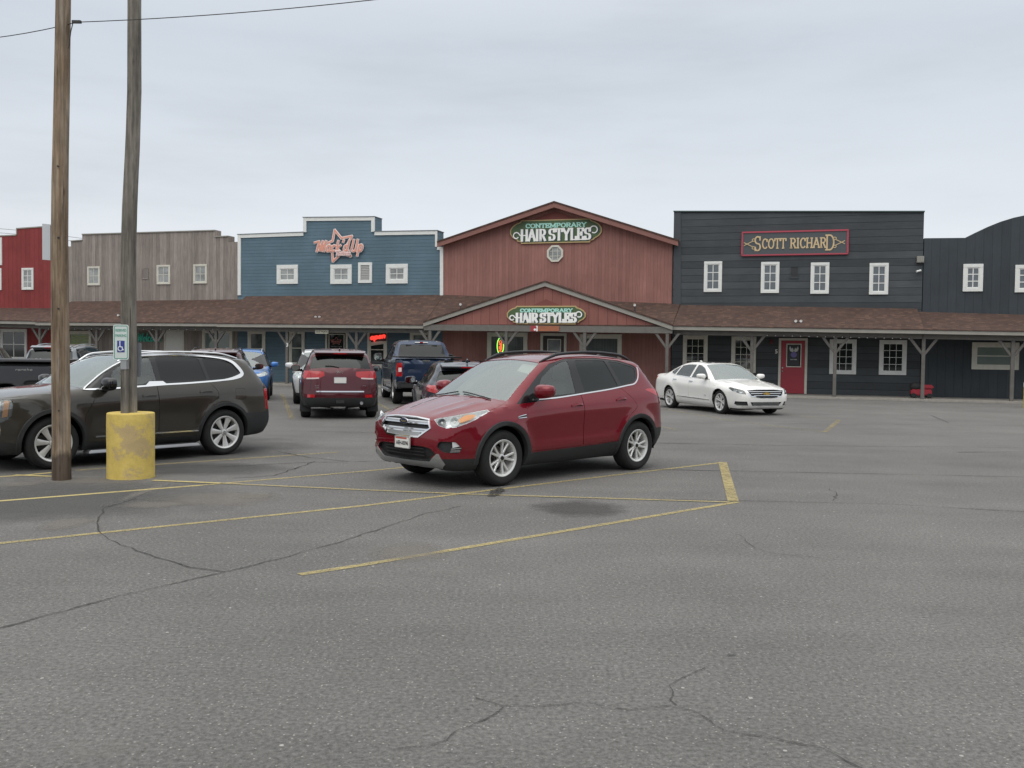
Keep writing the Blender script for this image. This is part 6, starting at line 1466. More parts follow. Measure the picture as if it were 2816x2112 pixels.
    for sg in (1, -1):
        Q, Nn = sh.path([(2.20, .80 * sg, .66), (2.12, .86 * sg, .665), (2.13, .86 * sg, .54), (2.17, .84 * sg, .44), (2.28, .70 * sg, .42)], (.6, .8 * sg, 0), .04, smooth=False); MB().sweep(Q, Nn, .035, -.004, .012).build('bumper_blade', CHR, c.root)
        Q, Nn = sh.path([(x, .9 * sg, .445) for x in (.80, .3, -.2, -.92)], (0, sg, 0), .05); MB().sweep(Q, Nn, .022, -.004, .012).build('door_moulding', CHR, c.root)
        MB().hexa([(.93, sg * .80, .20), (-.93, sg * .80, .20), (-.93, sg * 1.01, .20), (.93, sg * 1.01, .20), (.90, sg * .80, .245), (-.90, sg * .80, .245), (-.90, sg * 1.0, .245), (.90, sg * 1.0, .245)]).build('running_board', SATIN, c.root, bevel=.008)
        MB().box(-.86, .86, min(sg * .84, sg * .985), max(sg * .84, sg * .985), .2455, .252).build('tread_strip', DKP, c.root)
        RP = [(.30, .655, 1.60), (.10, .66, 1.66), (-.3, .66, 1.70), (-.9, .655, 1.70), (-1.5, .645, 1.67), (-1.85, .63, 1.62)]
        Q, Nn = sh.path([(a, b * sg, z_) for a, b, z_ in RP], (0, 0, 1), .06); L = len(Q)
        MB().tube([q + Vector((0, 0, .05 * min(1, 5 * min(i, L - 1 - i) / L))) for i, q in enumerate(Q)], .017, 10).build('roof_rail', CHR, c.root)
        for xx, zz in ((-.06, 1.045), (-1.06, 1.085)):
            Q, Nn = sh.path([(xx + .12, .9 * sg, zz - .01), (xx + .05, .9 * sg, zz), (xx - .05, .9 * sg, zz + .003), (xx - .12, .9 * sg, zz)], (0, sg, 0), .02)
            MB().sweep([q + n_ * (.028 * math.sin(PI * i / (len(Q) - 1)) ** .5) for i, (q, n_) in enumerate(zip(Q, Nn))], Nn, .034, -.006, .008).build('door_handle', PA, c.root, bevel=.003)
    edge = [(.95, 1.155), (.60, 1.40), (.30, 1.557), (.05, 1.643), (-.4, 1.674), (-1.0, 1.667), (-1.45, 1.630), (-1.66, 1.577), (-1.76, 1.49), (-1.82, 1.40), (-1.815, 1.355), (-1.72, 1.312), (-1.45, 1.264), (-.8, 1.224), (-.36, 1.208), (-.06, 1.192), (.5, 1.165)]
    for sg in (1, -1):
        E = [np.array(p) for p in crom(edge + [edge[0]], 5)]; Q, Nn = sh.path([(p[0], .9 * sg, p[1]) for p in E[:-1]], (0, sg, 0), .04, True, False)
        wd = [.028 + .036 * max(0, min(1, (-q.x - 1.45) / .3)) for q in Q]; MB().sweep(Q, Nn, wd, -.004, .009, closed=True).build('window_edging', CHR, c.root, angle=40)
        P_ = [(-.40, 1.205), (-.33, 1.262), (-.10, 1.262), (-.02, 1.195)]; q = sh.projs([(x, .9 * sg, z) for x, z in P_], (0, sg, 0)); n_ = sh.normals(q); mb = MB(); mb.add([tuple(a_ + b_ * .008) for a_, b_ in zip(q, n_)] + [tuple(a_ - b_ * .004) for a_, b_ in zip(q, n_)], [(0, 1, 2, 3), (0, 1, 5, 4), (1, 2, 6, 5), (2, 3, 7, 6)]); mb.build('edging_step', CHR, c.root, smooth=False)
    for ax in (A, -A): c.arch('wheel_arch_trim', ax, az, .447, .515, DKP, .018); c.wells(ax, az, .465, WELL, .45, .90)
    mirror(c, .66, 1.13, 1.24, GLB, (.10, .145, .10)); seats(c, .05, -.85, .78, .38, dash=(.80, 1.12)); 
    plate(c, sh.proj((-2.45, 0, .93), (-1, 0, 0)).x - .012, 0, .93, -1, '')
    for ax in (A, -A): MB().tube([(ax, -.6, R), (ax, .6, R)], .05, 8).build('axle', WELL, c.root)
    copy_wheels(c, [(sx * A, sy * .845, R, .245, .272, 'blade', sy) for sx in (1, -1) for sy in (1, -1)])
    q = sh.proj((-1.6, 0, 1.7), (0, 0, 1)); MB().tube([q, q + Vector((-.12, 0, .055)), q + Vector((-.17, 0, .05))], [.03, .02, .01], 8).build('antenna', PA, c.root)
    c.bm.free(); return c
# ------------------------------------------------------------------ white saloon
def white_saloon():
    A = 1.42; R = .345; az = R
    prof = [[(2.25, .17), (2.36, .24), (2.42, .40), (2.42, .58), (2.37, .70), (2.30, .755)], [(2.30, .755), (2.1, .82), (1.7, .905), (1.3, .965), (1.05, .995)], [(1.05, .995), (.7, 1.185), (.35, 1.35), (.12, 1.425)], [(.12, 1.425), (-.25, 1.475), (-.7, 1.478), (-1.05, 1.44)], [(-1.05, 1.44), (-1.4, 1.33), (-1.8, 1.17), (-2.0, 1.115)], [(-2.0, 1.115), (-2.3, 1.105), (-2.58, 1.085)], [(-2.58, 1.085), (-2.62, 1.0), (-2.66, .75), (-2.66, .5), (-2.58, .3), (-2.45, .23)], [(-2.45, .23), (-1.0, .19)], [(-1.0, .19), (2.25, .17)]]
    W = [(.12, .80), (.22, .86), (.36, .895), (.52, .915), (.68, .924), (.80, .918), (.90, .90), (.97, .865), (1.08, .80), (1.2, .735), (1.32, .665), (1.42, .60), (1.5, .52), (1.6, .42)]
    plan = [(-2.72, .80), (-2.5, .88), (-2.2, .94), (-1.6, .985), (-.8, 1.0), (.6, 1.0), (1.4, .995), (1.8, .97), (2.1, .92), (2.3, .84), (2.45, .74)]
    sh = Shell(prof, W, plan, k=.05, bow=.14, crown=.05, arches=[(A, az, .41), (-A, az, .41)], flare=.03, creases=[([(-2.4, .90), (-1.5, .88), (-.6, .79), (.6, .755), (2.1, .70)], .022, .04), ([(-.9, .38), (.95, .33)], .014, .035)], belt=([-1.8, 1.0], [.06, 0]), hood=[(.55, .38, 1.0, 2.2, .016)])
    c = Car('white_saloon', 'white four door saloon parked in front of the black shop', sh, (.06, 48, 14))
    PA = paint_mat('white_car_paint', (.80, .79, .76), .0, .35)
    circ = lambda ax, r, n=40: [(ax + r * math.cos(2 * PI * i / n), .9, max(.0, az + r * math.sin(2 * PI * i / n))) for i in range(n)]
    for ax in (A, -A): c.carve('arch_cut', circ(ax, .385), SD, thr=-.2)
    for nm, p, m in (('front_window', [(.72, .985), (.55, 1.12), (.28, 1.285), (.04, 1.365), (-.16, 1.385), (-.22, 1.005)], 0), ('rear_window', [(-.30, 1.01), (-.25, 1.387), (-.7, 1.385), (-1.02, 1.342), (-1.16, 1.06)], 0), ('quarter_window', [(-1.21, 1.068), (-1.08, 1.33), (-1.3, 1.25), (-1.49, 1.15), (-1.45, 1.10)], 0)):
        c.carve(nm, rounded(side(p), .03), SD)
    ws = [(1.0, -.78, .995), (1.05, -.4, 1.005), (1.06, 0, 1.005), (1.05, .4, 1.005), (1.0, .78, .995), (.6, .67, 1.215), (.18, .58, 1.39), (.14, 0, 1.425), (.18, -.58, 1.39), (.6, -.67, 1.215)]
    c.carve('windscreen', rounded(ws, .03, 2), (.48, 0, .87), both=False); c.carve('rear_glass', rounded([(-1.92, -.60, 1.14), (-1.92, .60, 1.14), (-1.12, .54, 1.42), (-1.12, -.54, 1.42)], .06), (-.35, 0, .93), both=False)
    c.carve('sunroof', rounded([(-.02, -.40, 1.45), (-.02, .40, 1.45), (-.52, .40, 1.47), (-.52, -.40, 1.47)], .05), (0, 0, 1), both=False)
    gr = [(2.35, -.62, .715), (2.35, -.3, .735), (2.35, .3, .735), (2.35, .62, .715), (2.35, .50, .545), (2.35, .2, .505), (2.35, -.2, .505), (2.35, -.50, .545)]
    c.carve('grille', rounded(gr, .02), (1, 0, .1), both=False); lo = [(2.35, -.52, .385), (2.35, .52, .385), (2.35, .44, .275), (2.35, -.44, .275)]; c.carve('lower_intake', rounded(lo, .02), (1, 0, 0), both=False)
    hl = [(2.24, .62, .70), (2.14, .72, .735), (1.85, .84, .79), (1.80, .87, .765), (1.95, .83, .69), (2.20, .68, .61), (2.28, .56, .60)]
    c.carve('headlight', rounded(hl, .02, 3), (.66, .75, 0)); c.carve('fog_lamp', rounded([(2.32, .58, .40), (2.06, .82, .40), (2.04, .83, .32), (2.10, .80, .285), (2.33, .56, .285)], .02), (.72, .69, 0))
    c.carve('tail_light', rounded([(-2.3, .86, 1.0), (-2.62, .62, .98), (-2.66, .62, .80), (-2.45, .84, .80)], .03), (-.6, .8, 0)); c.low('front_lip', .20, 1.80); c.low('rear_lip', .29, -1.85)
    c.carve('front_door', rounded(side([(.92, .27), (.92, .6), (.84, .965), (-.245, 1.0), (-.27, .27)]), .05), SD); c.carve('rear_door', rounded(side([(-.27, .27), (-.245, 1.0), (-1.22, 1.05), (-1.26, .92), (-1.06, .68), (-.97, .45), (-.95, .27)]), .05), SD)
    hood = [(1.0, .80, .97), (1.6, .83, .90), (2.0, .74, .83), (2.2, .62, .78), (2.29, .3, .755), (2.30, 0, .755), (2.29, -.3, .755), (2.2, -.62, .78), (2.0, -.74, .83), (1.6, -.83, .90), (1.0, -.80, .97), (1.07, 0, 1.0)]
    c.carve('bonnet', hood, (.1, 0, 1), both=False, thr=.12)
    c.body(PA); c.each('front_door', PA, gap=.006); c.each('rear_door', PA, gap=.006); c.each('bonnet', PA, gap=.005)
    c.each('front_window', SDG, push=-.012, depth=.02); c.each('rear_window', SDG, push=-.012); c.each('quarter_window', SDG, push=-.012); c.each('windscreen', WSG, push=-.005, thick=False); c.each('rear_glass', TNT, push=-.004, thick=False); c.each('sunroof', PRIV, push=.001)
    c.take(c.rids('front_lip'), DKP, thick=False); c.take(c.rids('rear_lip'), DKP, thick=False)
    go = c.each('grille', GLB, push=-.04, depth=-.04)[0]; c.strip('grille_frame', gr, (1, 0, .1), .026, -.01, .008, CHR, go, both=False, closed=True, smooth=False, step=.04)
    for z, h in ((.68, .56), (.625, .50), (.565, .42)): c.strip('grille_bar', [(2.35, y * h, z) for y in (-1, -.5, 0, .5, 1)], (1, 0, .1), .014, -.03, -.004, CHR, go, both=False)
    p = sh.proj((2.35, 0, .625), (1, 0, 0)).x; mb = MB().prism([(-.115, .602), (-.05, .602), (-.04, .590), (.055, .590), (.06, .602), (.105, .615), (.09, .642), (.04, .642), (.03, .655), (-.06, .655), (-.065, .642), (-.125, .642)], p - .012, p + .018, 'yz'); mb.build('badge', plain('badge_gold', (.62, .42, .12), .3, .5), go, smooth=False)
    lo_o = c.each('lower_intake', DKP, push=-.04, depth=-.04)[0]
    for z in (.30, .33, .36): c.strip('intake_slat', [(2.35, y, z) for y in (-.44, 0, .44)], (1, 0, 0), .012, -.03, -.006, SATIN, lo_o, both=False)
    for r in c.rids('headlight'):
        sg = c.reg[r][1]; H = c.take(r, plain('lamp_black', (.03, .03, .032), .2, .3), push=-.04, depth=-.04); dd = Vector((.66, .75 * sg, 0)).normalized(); Rm = dd.to_track_quat('Z', 'Y').to_matrix().to_4x4()
        for gx, gy, gz, rad in ((2.18, .68, .665, .042), (2.03, .775, .70, .045)):
            Rm.translation = sh.proj((gx, gy * sg, gz), dd); mb = MB().lathe([(0, -.05), (.7, -.03), (1.0, -.012), (1.1, -.012)], 18, 'z'); mb.v = [tuple(Rm @ Vector((a * rad, b * rad, z_))) for a, b, z_ in mb.v]; mb.build('reflector_bowl', REFL, H)
        c.take(r, LENS, 'lamp_cover', H, push=-.001, thick=False)
    for r in c.rids('fog_lamp'):
        sg = c.reg[r][1]; H = c.take(r, DKP, push=-.03, depth=-.03); Q, Nn = sh.path([(2.33, .56 * sg, .295), (2.12, .79 * sg, .295), (2.05, .83 * sg, .33)], (.72, .69 * sg, 0), .03, smooth=False); MB().sweep(Q, Nn, .014, -.02, .006).build('silver_blade', CHR, H)
    c.each('tail_light', REDL)
    for sg in (1, -1):
        Q, Nn = sh.path([(x, .9 * sg, .395 - .02 * x) for x in (.88, .3, -.4, -.95)], (0, sg, 0), .05); MB().sweep(Q, Nn, .020, -.003, .008).build('door_moulding', CHR, c.root)
        for xx, zz in ((-.13, .885), (-1.08, .915)):
            Q, Nn = sh.path([(xx + .11, .9 * sg, zz), (xx, .9 * sg, zz + .006), (xx - .11, .9 * sg, zz)], (0, sg, 0), .02); MB().sweep([q + n_ * .02 for q, n_ in zip(Q, Nn)], Nn, .03, -.006, .006).build('door_handle', CHR, c.root)
        c.strip('window_edging', side([(.82, .972), (.2, .985), (-.5, 1.005), (-1.2, 1.055), (-1.46, 1.088)]), (0, sg, 0), .014, -.003, .006, CHR, both=False) if sg > 0 else c.strip('window_edging', [(x, -.9, z) for x, z in ((.82, .972), (.2, .985), (-.5, 1.005), (-1.2, 1.055), (-1.46, 1.088))], (0, -1, 0), .014, -.003, .006, CHR, both=False)
    text_obj('door_script', 'LTZ', .055, SATIN, c.root, (.66, -sh.proj((.66, .9, .50), SD).y - .003, .50), (PI / 2, 0, 0), .002)
    for ax in (A, -A): c.wells(ax, az, .40, WELL, .45, .84); MB().tube([(ax, -.6, R), (ax, .6, R)], .05, 8).build('axle', WELL, c.root)
    mirror(c, .62, 1.04, 1.06, PA, (.11, .13, .075)); seats(c, -.0, -.85, .55, .36, dash=(.8, .88))
    q = sh.proj((-.98, 0, 1.45), (0, 0, 1)); MB().tube([q, q + Vector((-.09, 0, .045)), q + Vector((-.14, 0, .04))], [.03, .022, .012], 8).build('antenna', PA, c.root)
    copy_wheels(c, [(sx * A, sy * .80, R, .225, .245, 'five', sy) for sx in (1, -1) for sy in (1, -1)])
    plate(c, -2.68, 0, .62, -1, ''); c.bm.free(); return c
# ------------------------------------------------------------------ general wagon body used for the parked SUVs, each with its own figures
def wagon(name, label, paint, H=1.74, hw=.94, L=(2.28, -2.42), A=1.45, R=.375, boxy=.5, rails=None, tl=None, tl_mat=None, hl=True, style='five', rr=.245, screen=WSG, res=(.075, 38, 10), group=None, hatch=1.0, trim=DKP, sideglass=None, cat='car', rear_z=1.22, mir=None, lowb=.52, edge=None, mirback=None):
    az = R; f, r = L; T = H - .02; cz = 1.10 * H / 1.74; bz = 1.13 * H / 1.74
    prof = [[(f - .13, .26), (f - .03, .36), (f, .55), (f - .01, .80), (f - .07, .93)], [(f - .07, .93), (f - .2, .985), (1.6, 1.045), (1.05, cz)], [(1.05, cz), (.65, 1.34 * H / 1.74), (.28, 1.55 * H / 1.74), (.10, T - .06)], [(.10, T - .06), (-.4, T), (-1.0, T), (-1.5, T - .03), (r + .42, T - .09)],
            [(r + .42, T - .09), (r + .36, T - .17), (r + .20, rear_z + .16), (r + .10, rear_z)], [(r + .10, rear_z), (r + .05, 1.0), (r + .02, .75), (r, .55), (r + .06, .38), (r + .16, .30)], [(r + .16, .30), (-1.0, .26)], [(-1.0, .26), (f - .13, .26)]]
    W = [(.18, hw - .12), (.30, hw - .06), (.45, hw - .02), (.65, hw), (.85, hw), (1.0, hw - .015), (bz - .02, hw - .05), (bz + .1, hw - .105), (T - .30, hw - .185), (T - .14, hw - .25), (T - .03, hw - .32), (T + .1, hw - .48)]
    plan = [(r - .05, .86), (r + .12, .93), (r + .4, .965), (-1.5, .985), (-.8, 1.0), (.6, 1.0), (1.5, .99), (f - .45, .96), (f - .25, .91), (f - .1, .85), (f + .05, .78)]
    sh = Shell(prof, W, plan, k=.05, bow=.11, crown=.045, arches=[(A, az, .46), (-A, az, .46)], flare=.028, creases=[([(r + .1, .97), (-.5, .95), (1.9, .90)], .014, .04), ([(-.95, .48), (.95, .46)], .010, .035)], belt=([-1.8, 1.0], [.05, 0]))
    c = Car(name, label, sh, res, cat, group)
    circ = lambda ax, q, n=32: [(ax + q * math.cos(2 * PI * i / n), .9, max(.0, az + q * math.sin(2 * PI * i / n))) for i in range(n)]
    for ax in (A, -A): c.carve('arch_cut', circ(ax, .435), SD, thr=-.2)
    z0, z1 = bz + .01, T - .10
    c.carve('window_trim', rounded(side([(.92, z0 - .02), (.6, z0 + .22), (.28, z1 - .1), (.05, z1 - .015), (-.4, z1 + .01), (-1.2, z1), (r + .62, z1 - .05), (r + .46, z0 + .16), (r + .56, z0 + .06), (-1.2, z0 + .04), (.2, z0)]), .04), SD)
    for nm, p in (('front_window', [(.56, z0 + .03), (.42, z0 + .16), (.22, z1 - .11), (.02, z1 - .045), (-.2, z1 - .025), (-.22, z0 + .03)]), ('rear_window', [(-.34, z0 + .035), (-.32, z1 - .022), (-1.05, z1 - .03), (-1.15, z0 + .06)]), ('quarter_window', [(-1.24, z0 + .065), (-1.14, z1 - .035), (r + .66, z1 - .075), (r + .53, z0 + .17), (r + .60, z0 + .085)])): c.carve(nm, rounded(side(p), .035), SD, only=('window_trim',))
    y1 = hw - .15; c.carve('windscreen', rounded([(1.0, -y1, cz), (1.05, -.4, cz + .015), (1.06, 0, cz + .015), (1.05, .4, cz + .015), (1.0, y1, cz), (.55, y1 - .10, 1.40 * H / 1.74), (.18, y1 - .19, T - .12), (.14, 0, T - .075), (.18, -y1 + .19, T - .12), (.55, -y1 + .10, 1.40 * H / 1.74)], .03, 2), (.58, 0, .81), both=False)
    yb, yt = hw - .20, hw - .30; c.carve('rear_glass', rounded([(r + .12, -yb, rear_z + .03), (r + .12, yb, rear_z + .03), (r + .34, yt, T - .17), (r + .34, -yt, T - .17)], .06), (-.85, 0, .4), both=False)
    tl = tl or [(r + .25, hw - .02, 1.14), (r + .04, hw - .16, 1.14), (r + .02, hw - .42, 1.12), (r + .02, hw - .42, .98), (r + .03, hw - .16, .97), (r + .22, hw - .02, 1.0)]
    c.carve('tail_light', rounded(tl, .02, 3), (-.75, .66, 0))
    if hl:
        hp = [(f - .06, .50, .885), (f - .12, .70, .93), (f - .40, .88, .985), (f - .44, .89, .96), (f - .30, .87, .86), (f - .10, .66, .80), (f - .04, .50, .80)]
        c.carve('headlight', rounded(hp, .02, 3), (.72, .69, 0)); gp = [(f, -.44, .86), (f, 0, .89), (f, .44, .86), (f, .36, .66), (f, -.36, .66)]; c.carve('grille', rounded(gp, .03), (1, 0, .05), both=False); c.carve('lower_intake', rounded([(f, -.55, .50), (f, .55, .50), (f, .45, .36), (f, -.45, .36)], .03), (1, 0, 0), both=False)
    c.low('rear_lower_bumper', lowb, r + .52); c.low('front_lower_bumper', .37, f - .45); c.carve('sill_cladding', side([(.96, .18), (.98, .38), (-.98, .40), (-.96, .18)]), SD, thr=-.3);
    c.carve('front_door', rounded(side([(.95, .42), (.96, .75), (.82, z0 - .03), (-.24, z0 - .012), (-.26, .42)]), .05), SD); c.carve('rear_door', rounded(side([(-.26, .42), (-.24, z0 - .012), (-1.2, z0 + .025), (-1.28, .98), (-1.08, .84), (-.98, .68), (-.96, .42)]), .05), SD)
    c.carve('bonnet', [(1.0, hw - .11, cz - .03), (1.6, hw - .09, 1.0), (f - .4, hw - .18, .97), (f - .12, .50, .94), (f - .06, 0, .94), (f - .12, -.50, .94), (f - .4, -hw + .18, .97), (1.6, -hw + .09, 1.0), (1.0, -hw + .11, cz - .03), (1.08, 0, cz)], (.1, 0, 1), both=False, thr=.12)
    c.body(paint)
    for nm in ('front_door', 'rear_door', 'bonnet'): c.each(nm, paint, gap=.006)
    sgm = sideglass or PRIV
    c.each('window_trim', GLB, push=-.006); c.each('front_window', SDG, push=-.01, thick=False); c.each('rear_window', sgm, push=-.01, thick=False); c.each('quarter_window', sgm, push=-.01, thick=False); c.each('windscreen', screen, push=-.005, thick=False); c.rg = (c.each('rear_glass', TNT, push=-.004, thick=False) or [None])[0]
    c.tl = c.each('tail_light', tl_mat or REDL, push=.004)
    if hl:
        for q in c.rids('headlight'): Hh = c.take(q, REFL, push=-.03, depth=-.03); c.take(q, LENS, 'lamp_cover', Hh, push=-.001, thick=False)
        go = c.each('grille', DKP, push=-.03, depth=-.03)[0]; c.strip('grille_frame', gp, (1, 0, .05), .03, -.01, .01, CHR, go, both=False, closed=True, smooth=False); c.each('lower_intake', DKP, push=-.03, depth=-.03)
        for z in (.72, .78, .83): c.strip('grille_bar', [(f, y, z) for y in (-.38, 0, .38)], (1, 0, .05), .02, -.02, -.004, SATIN, go, both=False)
    for nm, m in (('rear_lower_bumper', trim), ('front_lower_bumper', trim), ('underbody', WELL)):
        if c.rids(nm): c.take(c.rids(nm), m, thick=False)
    c.each('sill_cladding', trim)
    for ax in (A, -A): c.arch('wheel_arch_trim', ax, az, .432, .49, trim); c.wells(ax, az, .45, WELL, .45, hw - .08); MB().tube([(ax, -.6, R), (ax, .6, R)], .05, 8).build('axle', WELL, c.root)
    mirror(c, .66, hw + .13, bz + .06, mir or paint, (.09, .125, .09), back=mirback)
    seats(c, .0, -.9, .72, .36, DKIN, dash=(.80, cz - .06))
    if rails:
        for sg in (1, -1):
            Q, Nn = sh.path([(x, (hw - .33) * sg, T) for x in (.15, -.2, -.8, -1.4, r + .6)], (0, 0, 1), .08); n = len(Q); MB().tube([q + Vector((0, 0, .045 * min(1, 5 * min(i, n - 1 - i) / n))) for i, q in enumerate(Q)], .016, 8).build('roof_rail', rails, c.root)
    for sg in (1, -1):
        for xx in (-.1, -1.08):
            Q, Nn = sh.path([(xx + .11, .9 * sg, .95), (xx, .9 * sg, .957), (xx - .11, .9 * sg, .953)], (0, sg, 0), .03); MB().sweep([q + n_ * .02 for q, n_ in zip(Q, Nn)], Nn, .032, -.006, .006).build('door_handle', paint, c.root)
        if edge: c.strip('window_edging', [(x, .9 * sg, z) for x, z in ((.92, z0 - .03), (.2, z0 - .008), (-1.2, z0 + .03), (r + .56, z0 + .05))], (0, sg, 0), .016, -.003, .006, edge, both=False)
    copy_wheels(c, [(sx * A, sy * (hw - .135), R, .24, rr, style, sy) for sx in (1, -1) for sy in (1, -1)])
    q = sh.proj((r + .7, 0, T), (0, 0, 1)); MB().tube([q, q + Vector((-.09, 0, .05)), q + Vector((-.14, 0, .045))], [.028, .02, .01], 8).build('antenna', paint, c.root)
    c.r, c.f, c.T, c.rz = r, f, T, rear_z
    return c
def rear_kit(c, zp, word='', wiper=.08, spoiler=True, paint=None, hi=None):
    sh = c.sh; r = c.r
    if word is not None: plate(c, sh.proj((r, 0, zp), (-1, 0, 0)).x - .016, 0, zp, -1, word, top=PLR if word else None)
    Q, Nn = sh.path([(r + .10, .02, c.rz + .04), (r + .13, .2, c.rz + .075), (r + .14, .36, c.rz + .08)], (-.9, 0, .3), .05); MB().tube([q + n_ * .015 for q, n_ in zip(Q, Nn)], .014, 6).build('rear_wiper', GLB, c.root)
    if spoiler:
        w = sh.Ww.max() - .31; z = c.T - .085; x = r + .40
        mb = MB(); mb.hexa([(x + .12, -w, z + .0), (x + .12, w, z), (x - .12, w - .04, z - .055), (x - .12, -w + .04, z - .055), (x + .12, -w, z + .035), (x + .12, w, z + .035), (x - .13, w - .04, z - .02), (x - .13, -w + .04, z - .02)]); o = mb.build('roof_spoiler', paint, c.root, bevel=.012)
        MB().box(x - .136, x - .128, -.16, .16, z - .048, z - .028).build('high_brake_light', hi or REDL, o)
def pickup(name, label, paint, tonneau=True, cat='pickup', group=None, side_text=None, detail=True):
    A = 1.87; R = .41; az = R; f, r, hw = 2.83, -3.0, .99
    prof = [[(f - .1, .34), (f, .5), (f, .85), (f - .04, 1.08)], [(f - .04, 1.08), (f - .2, 1.16), (1.9, 1.20), (1.58, 1.235)], [(1.58, 1.235), (1.2, 1.55), (.85, 1.80), (.72, 1.87)], [(.72, 1.87), (.3, 1.925), (-.3, 1.935), (-.75, 1.90)], [(-.75, 1.90), (-.82, 1.84), (-1.0, 1.40), (-1.03, 1.37)], [(-1.03, 1.37), (-2.0, 1.37), (r, 1.37)], [(r, 1.37), (r - .01, 1.0), (r, .62), (r + .02, .5)], [(r + .02, .5), (-1.0, .42)], [(-1.0, .42), (f - .1, .34)]]
    W = [(.3, hw - .08), (.5, hw - .03), (.7, hw), (.95, hw), (1.2, hw - .01), (1.30, hw - .03), (1.40, hw - .09), (1.6, hw - .16), (1.78, hw - .23), (1.9, hw - .32), (2.0, hw - .5)]
    plan = [(r - .1, .985), (r + .2, .995), (-1, 1.0), (1.5, 1.0), (f - .5, .98), (f - .2, .95), (f, .90)]
    sh = Shell(prof, W, plan, k=.035, bow=.03, crown=.03, arches=[(A, az, .5), (-A, az, .5)], flare=.02, creases=[([(-2.9, 1.02), (2.3, 1.02)], .012, .05)])
    c = Car(name, label, sh, (.085, 40, 10), cat, group)
    circ = lambda ax, q, n=32: [(ax + q * math.cos(2 * PI * i / n), .9, max(.0, az + .03 + q * math.sin(2 * PI * i / n))) for i in range(n)]
    for ax in (A, -A): c.carve('arch_cut', circ(ax, .485), SD, thr=-.2)
    c.carve('front_window', rounded(side([(1.25, 1.31), (.95, 1.60), (.72, 1.76), (.36, 1.80), (.30, 1.32)]), .04), SD); c.carve('rear_window', rounded(side([(.20, 1.32), (.26, 1.80), (-.3, 1.80), (-.62, 1.76), (-.74, 1.34)]), .04), SD)
    c.carve('windscreen', rounded([(1.55, -.84, 1.26), (1.58, 0, 1.26), (1.55, .84, 1.26), (.80, .70, 1.80), (.78, 0, 1.83), (.80, -.70, 1.80)], .04), (.62, 0, .78), both=False)
    c.carve('rear_glass', rounded([(-1.0, -.74, 1.43), (-1.0, .74, 1.43), (-.84, .66, 1.79), (-.84, -.66, 1.79)], .05), (-.95, 0, .3), both=False)
    c.carve('tail_light', rounded([(r + .12, hw, 1.24), (r, hw - .10, 1.24), (r, hw - .16, 1.24), (r, hw - .16, .85), (r + .12, hw, .85)], .02), (-.85, .52, 0))
    c.carve('tailgate', rounded([(r, -hw + .19, 1.335), (r, hw - .19, 1.335), (r, hw - .19, .72), (r, -hw + .19, .72)], .03), (-1, 0, 0), both=False)
    c.carve('front_door', rounded(side([(1.36, .55), (1.36, 1.0), (1.30, 1.27), (.26, 1.29), (.24, .55)]), .05), SD); c.carve('rear_door', rounded(side([(.23, .55), (.25, 1.29), (-.80, 1.31), (-.83, .55)]), .05), SD)
    c.carve('headlight', rounded([(f - .02, .62, 1.05), (f - .3, .95, 1.05), (f - .28, .95, .80), (f, .62, .80)], .03), (.8, .6, 0)); c.carve('grille', rounded([(f, -.58, 1.05), (f, .58, 1.05), (f, .55, .70), (f, -.55, .70)], .04), (1, 0, 0), both=False)
    c.fill('underbody', lambda p, n: n.z < -.5 and p.z < .6)
    c.body(paint); [c.each(n_, paint, gap=.006) for n_ in ('front_door', 'rear_door')]; c.each('front_window', TNT, push=-.012); c.each('rear_window', PRIV, push=-.012); c.each('windscreen', WSG, push=-.005, thick=False); c.each('rear_glass', PRIV, push=-.008)
    tg = c.each('tailgate', paint, gap=.006)[0]; c.each('headlight', REFL, push=-.01); c.each('grille', SATIN, push=-.02, depth=-.02)
    for o, q in zip(c.each('tail_light', REDL, push=.003), c.rids('tail_light')):
        sg = c.reg[q][1]; MB().box(r - .018, r - .008, min(sg * .84, sg * .93), max(sg * .84, sg * .93), .98, 1.10).build('reverse_lamp', plain('lamp_pale', (.75, .6, .6), .2), o)
    if c.rids('underbody'): c.take(c.rids('underbody'), WELL, thick=False)
    mb = MB().hexa([(r + .02, -.80, 1.06), (r + .02, .80, 1.06), (r - .012, .80, 1.06), (r - .012, -.80, 1.06), (r + .02, -.74, 1.20), (r + .02, .74, 1.20), (r - .022, .74, 1.21), (r - .022, -.74, 1.21)]); mb.build('tailgate_panel', paint, tg, bevel=.01)
    MB().box(r - .030, r - .005, .02, .24, 1.285, 1.325).build('tailgate_handle', CHR, tg)
    # bed cover, bumper, glass light, steps
    MB().hexa([(-1.06, -.93, 1.385), (-1.06, .93, 1.385), (r - .01, .93, 1.385), (r - .01, -.93, 1.385), (-1.06, -.92, 1.43), (-1.06, .92, 1.43), (r - .03, .92, 1.43), (r - .03, -.92, 1.43)]).build('bed_cover', plain('cover_black', (.03, .031, .033), .5), c.root, bevel=.01)
    b = MB().hexa([(r + .1, -.97, .52), (r + .1, .97, .52), (r - .17, .90, .52), (r - .17, -.90, .52), (r + .1, -.97, .70), (r + .1, .97, .70), (r - .18, .90, .70), (r - .18, -.90, .70)]).build('rear_bumper', plain('bumper_dark', (.05, .05, .052), .4, .4), c.root, bevel=.02)
    MB().box(r - .186, r - .17, -.86, -.36, .655, .685).build('bumper_strip', CHR, b); MB().box(r - .186, r - .17, .36, .86, .655, .685).build('bumper_strip', CHR, b)
    MB().box(-.84, -.79, -.20, -.05, 1.838, 1.868).build('cargo_lamp', LETW, c.root); MB().box(-.84, -.79, .05, .20, 1.838, 1.868).build('cargo_lamp', LETW, c.root); MB().box(-.845, -.79, -.049, .049, 1.838, 1.868).build('high_brake_light', REDL, c.root)
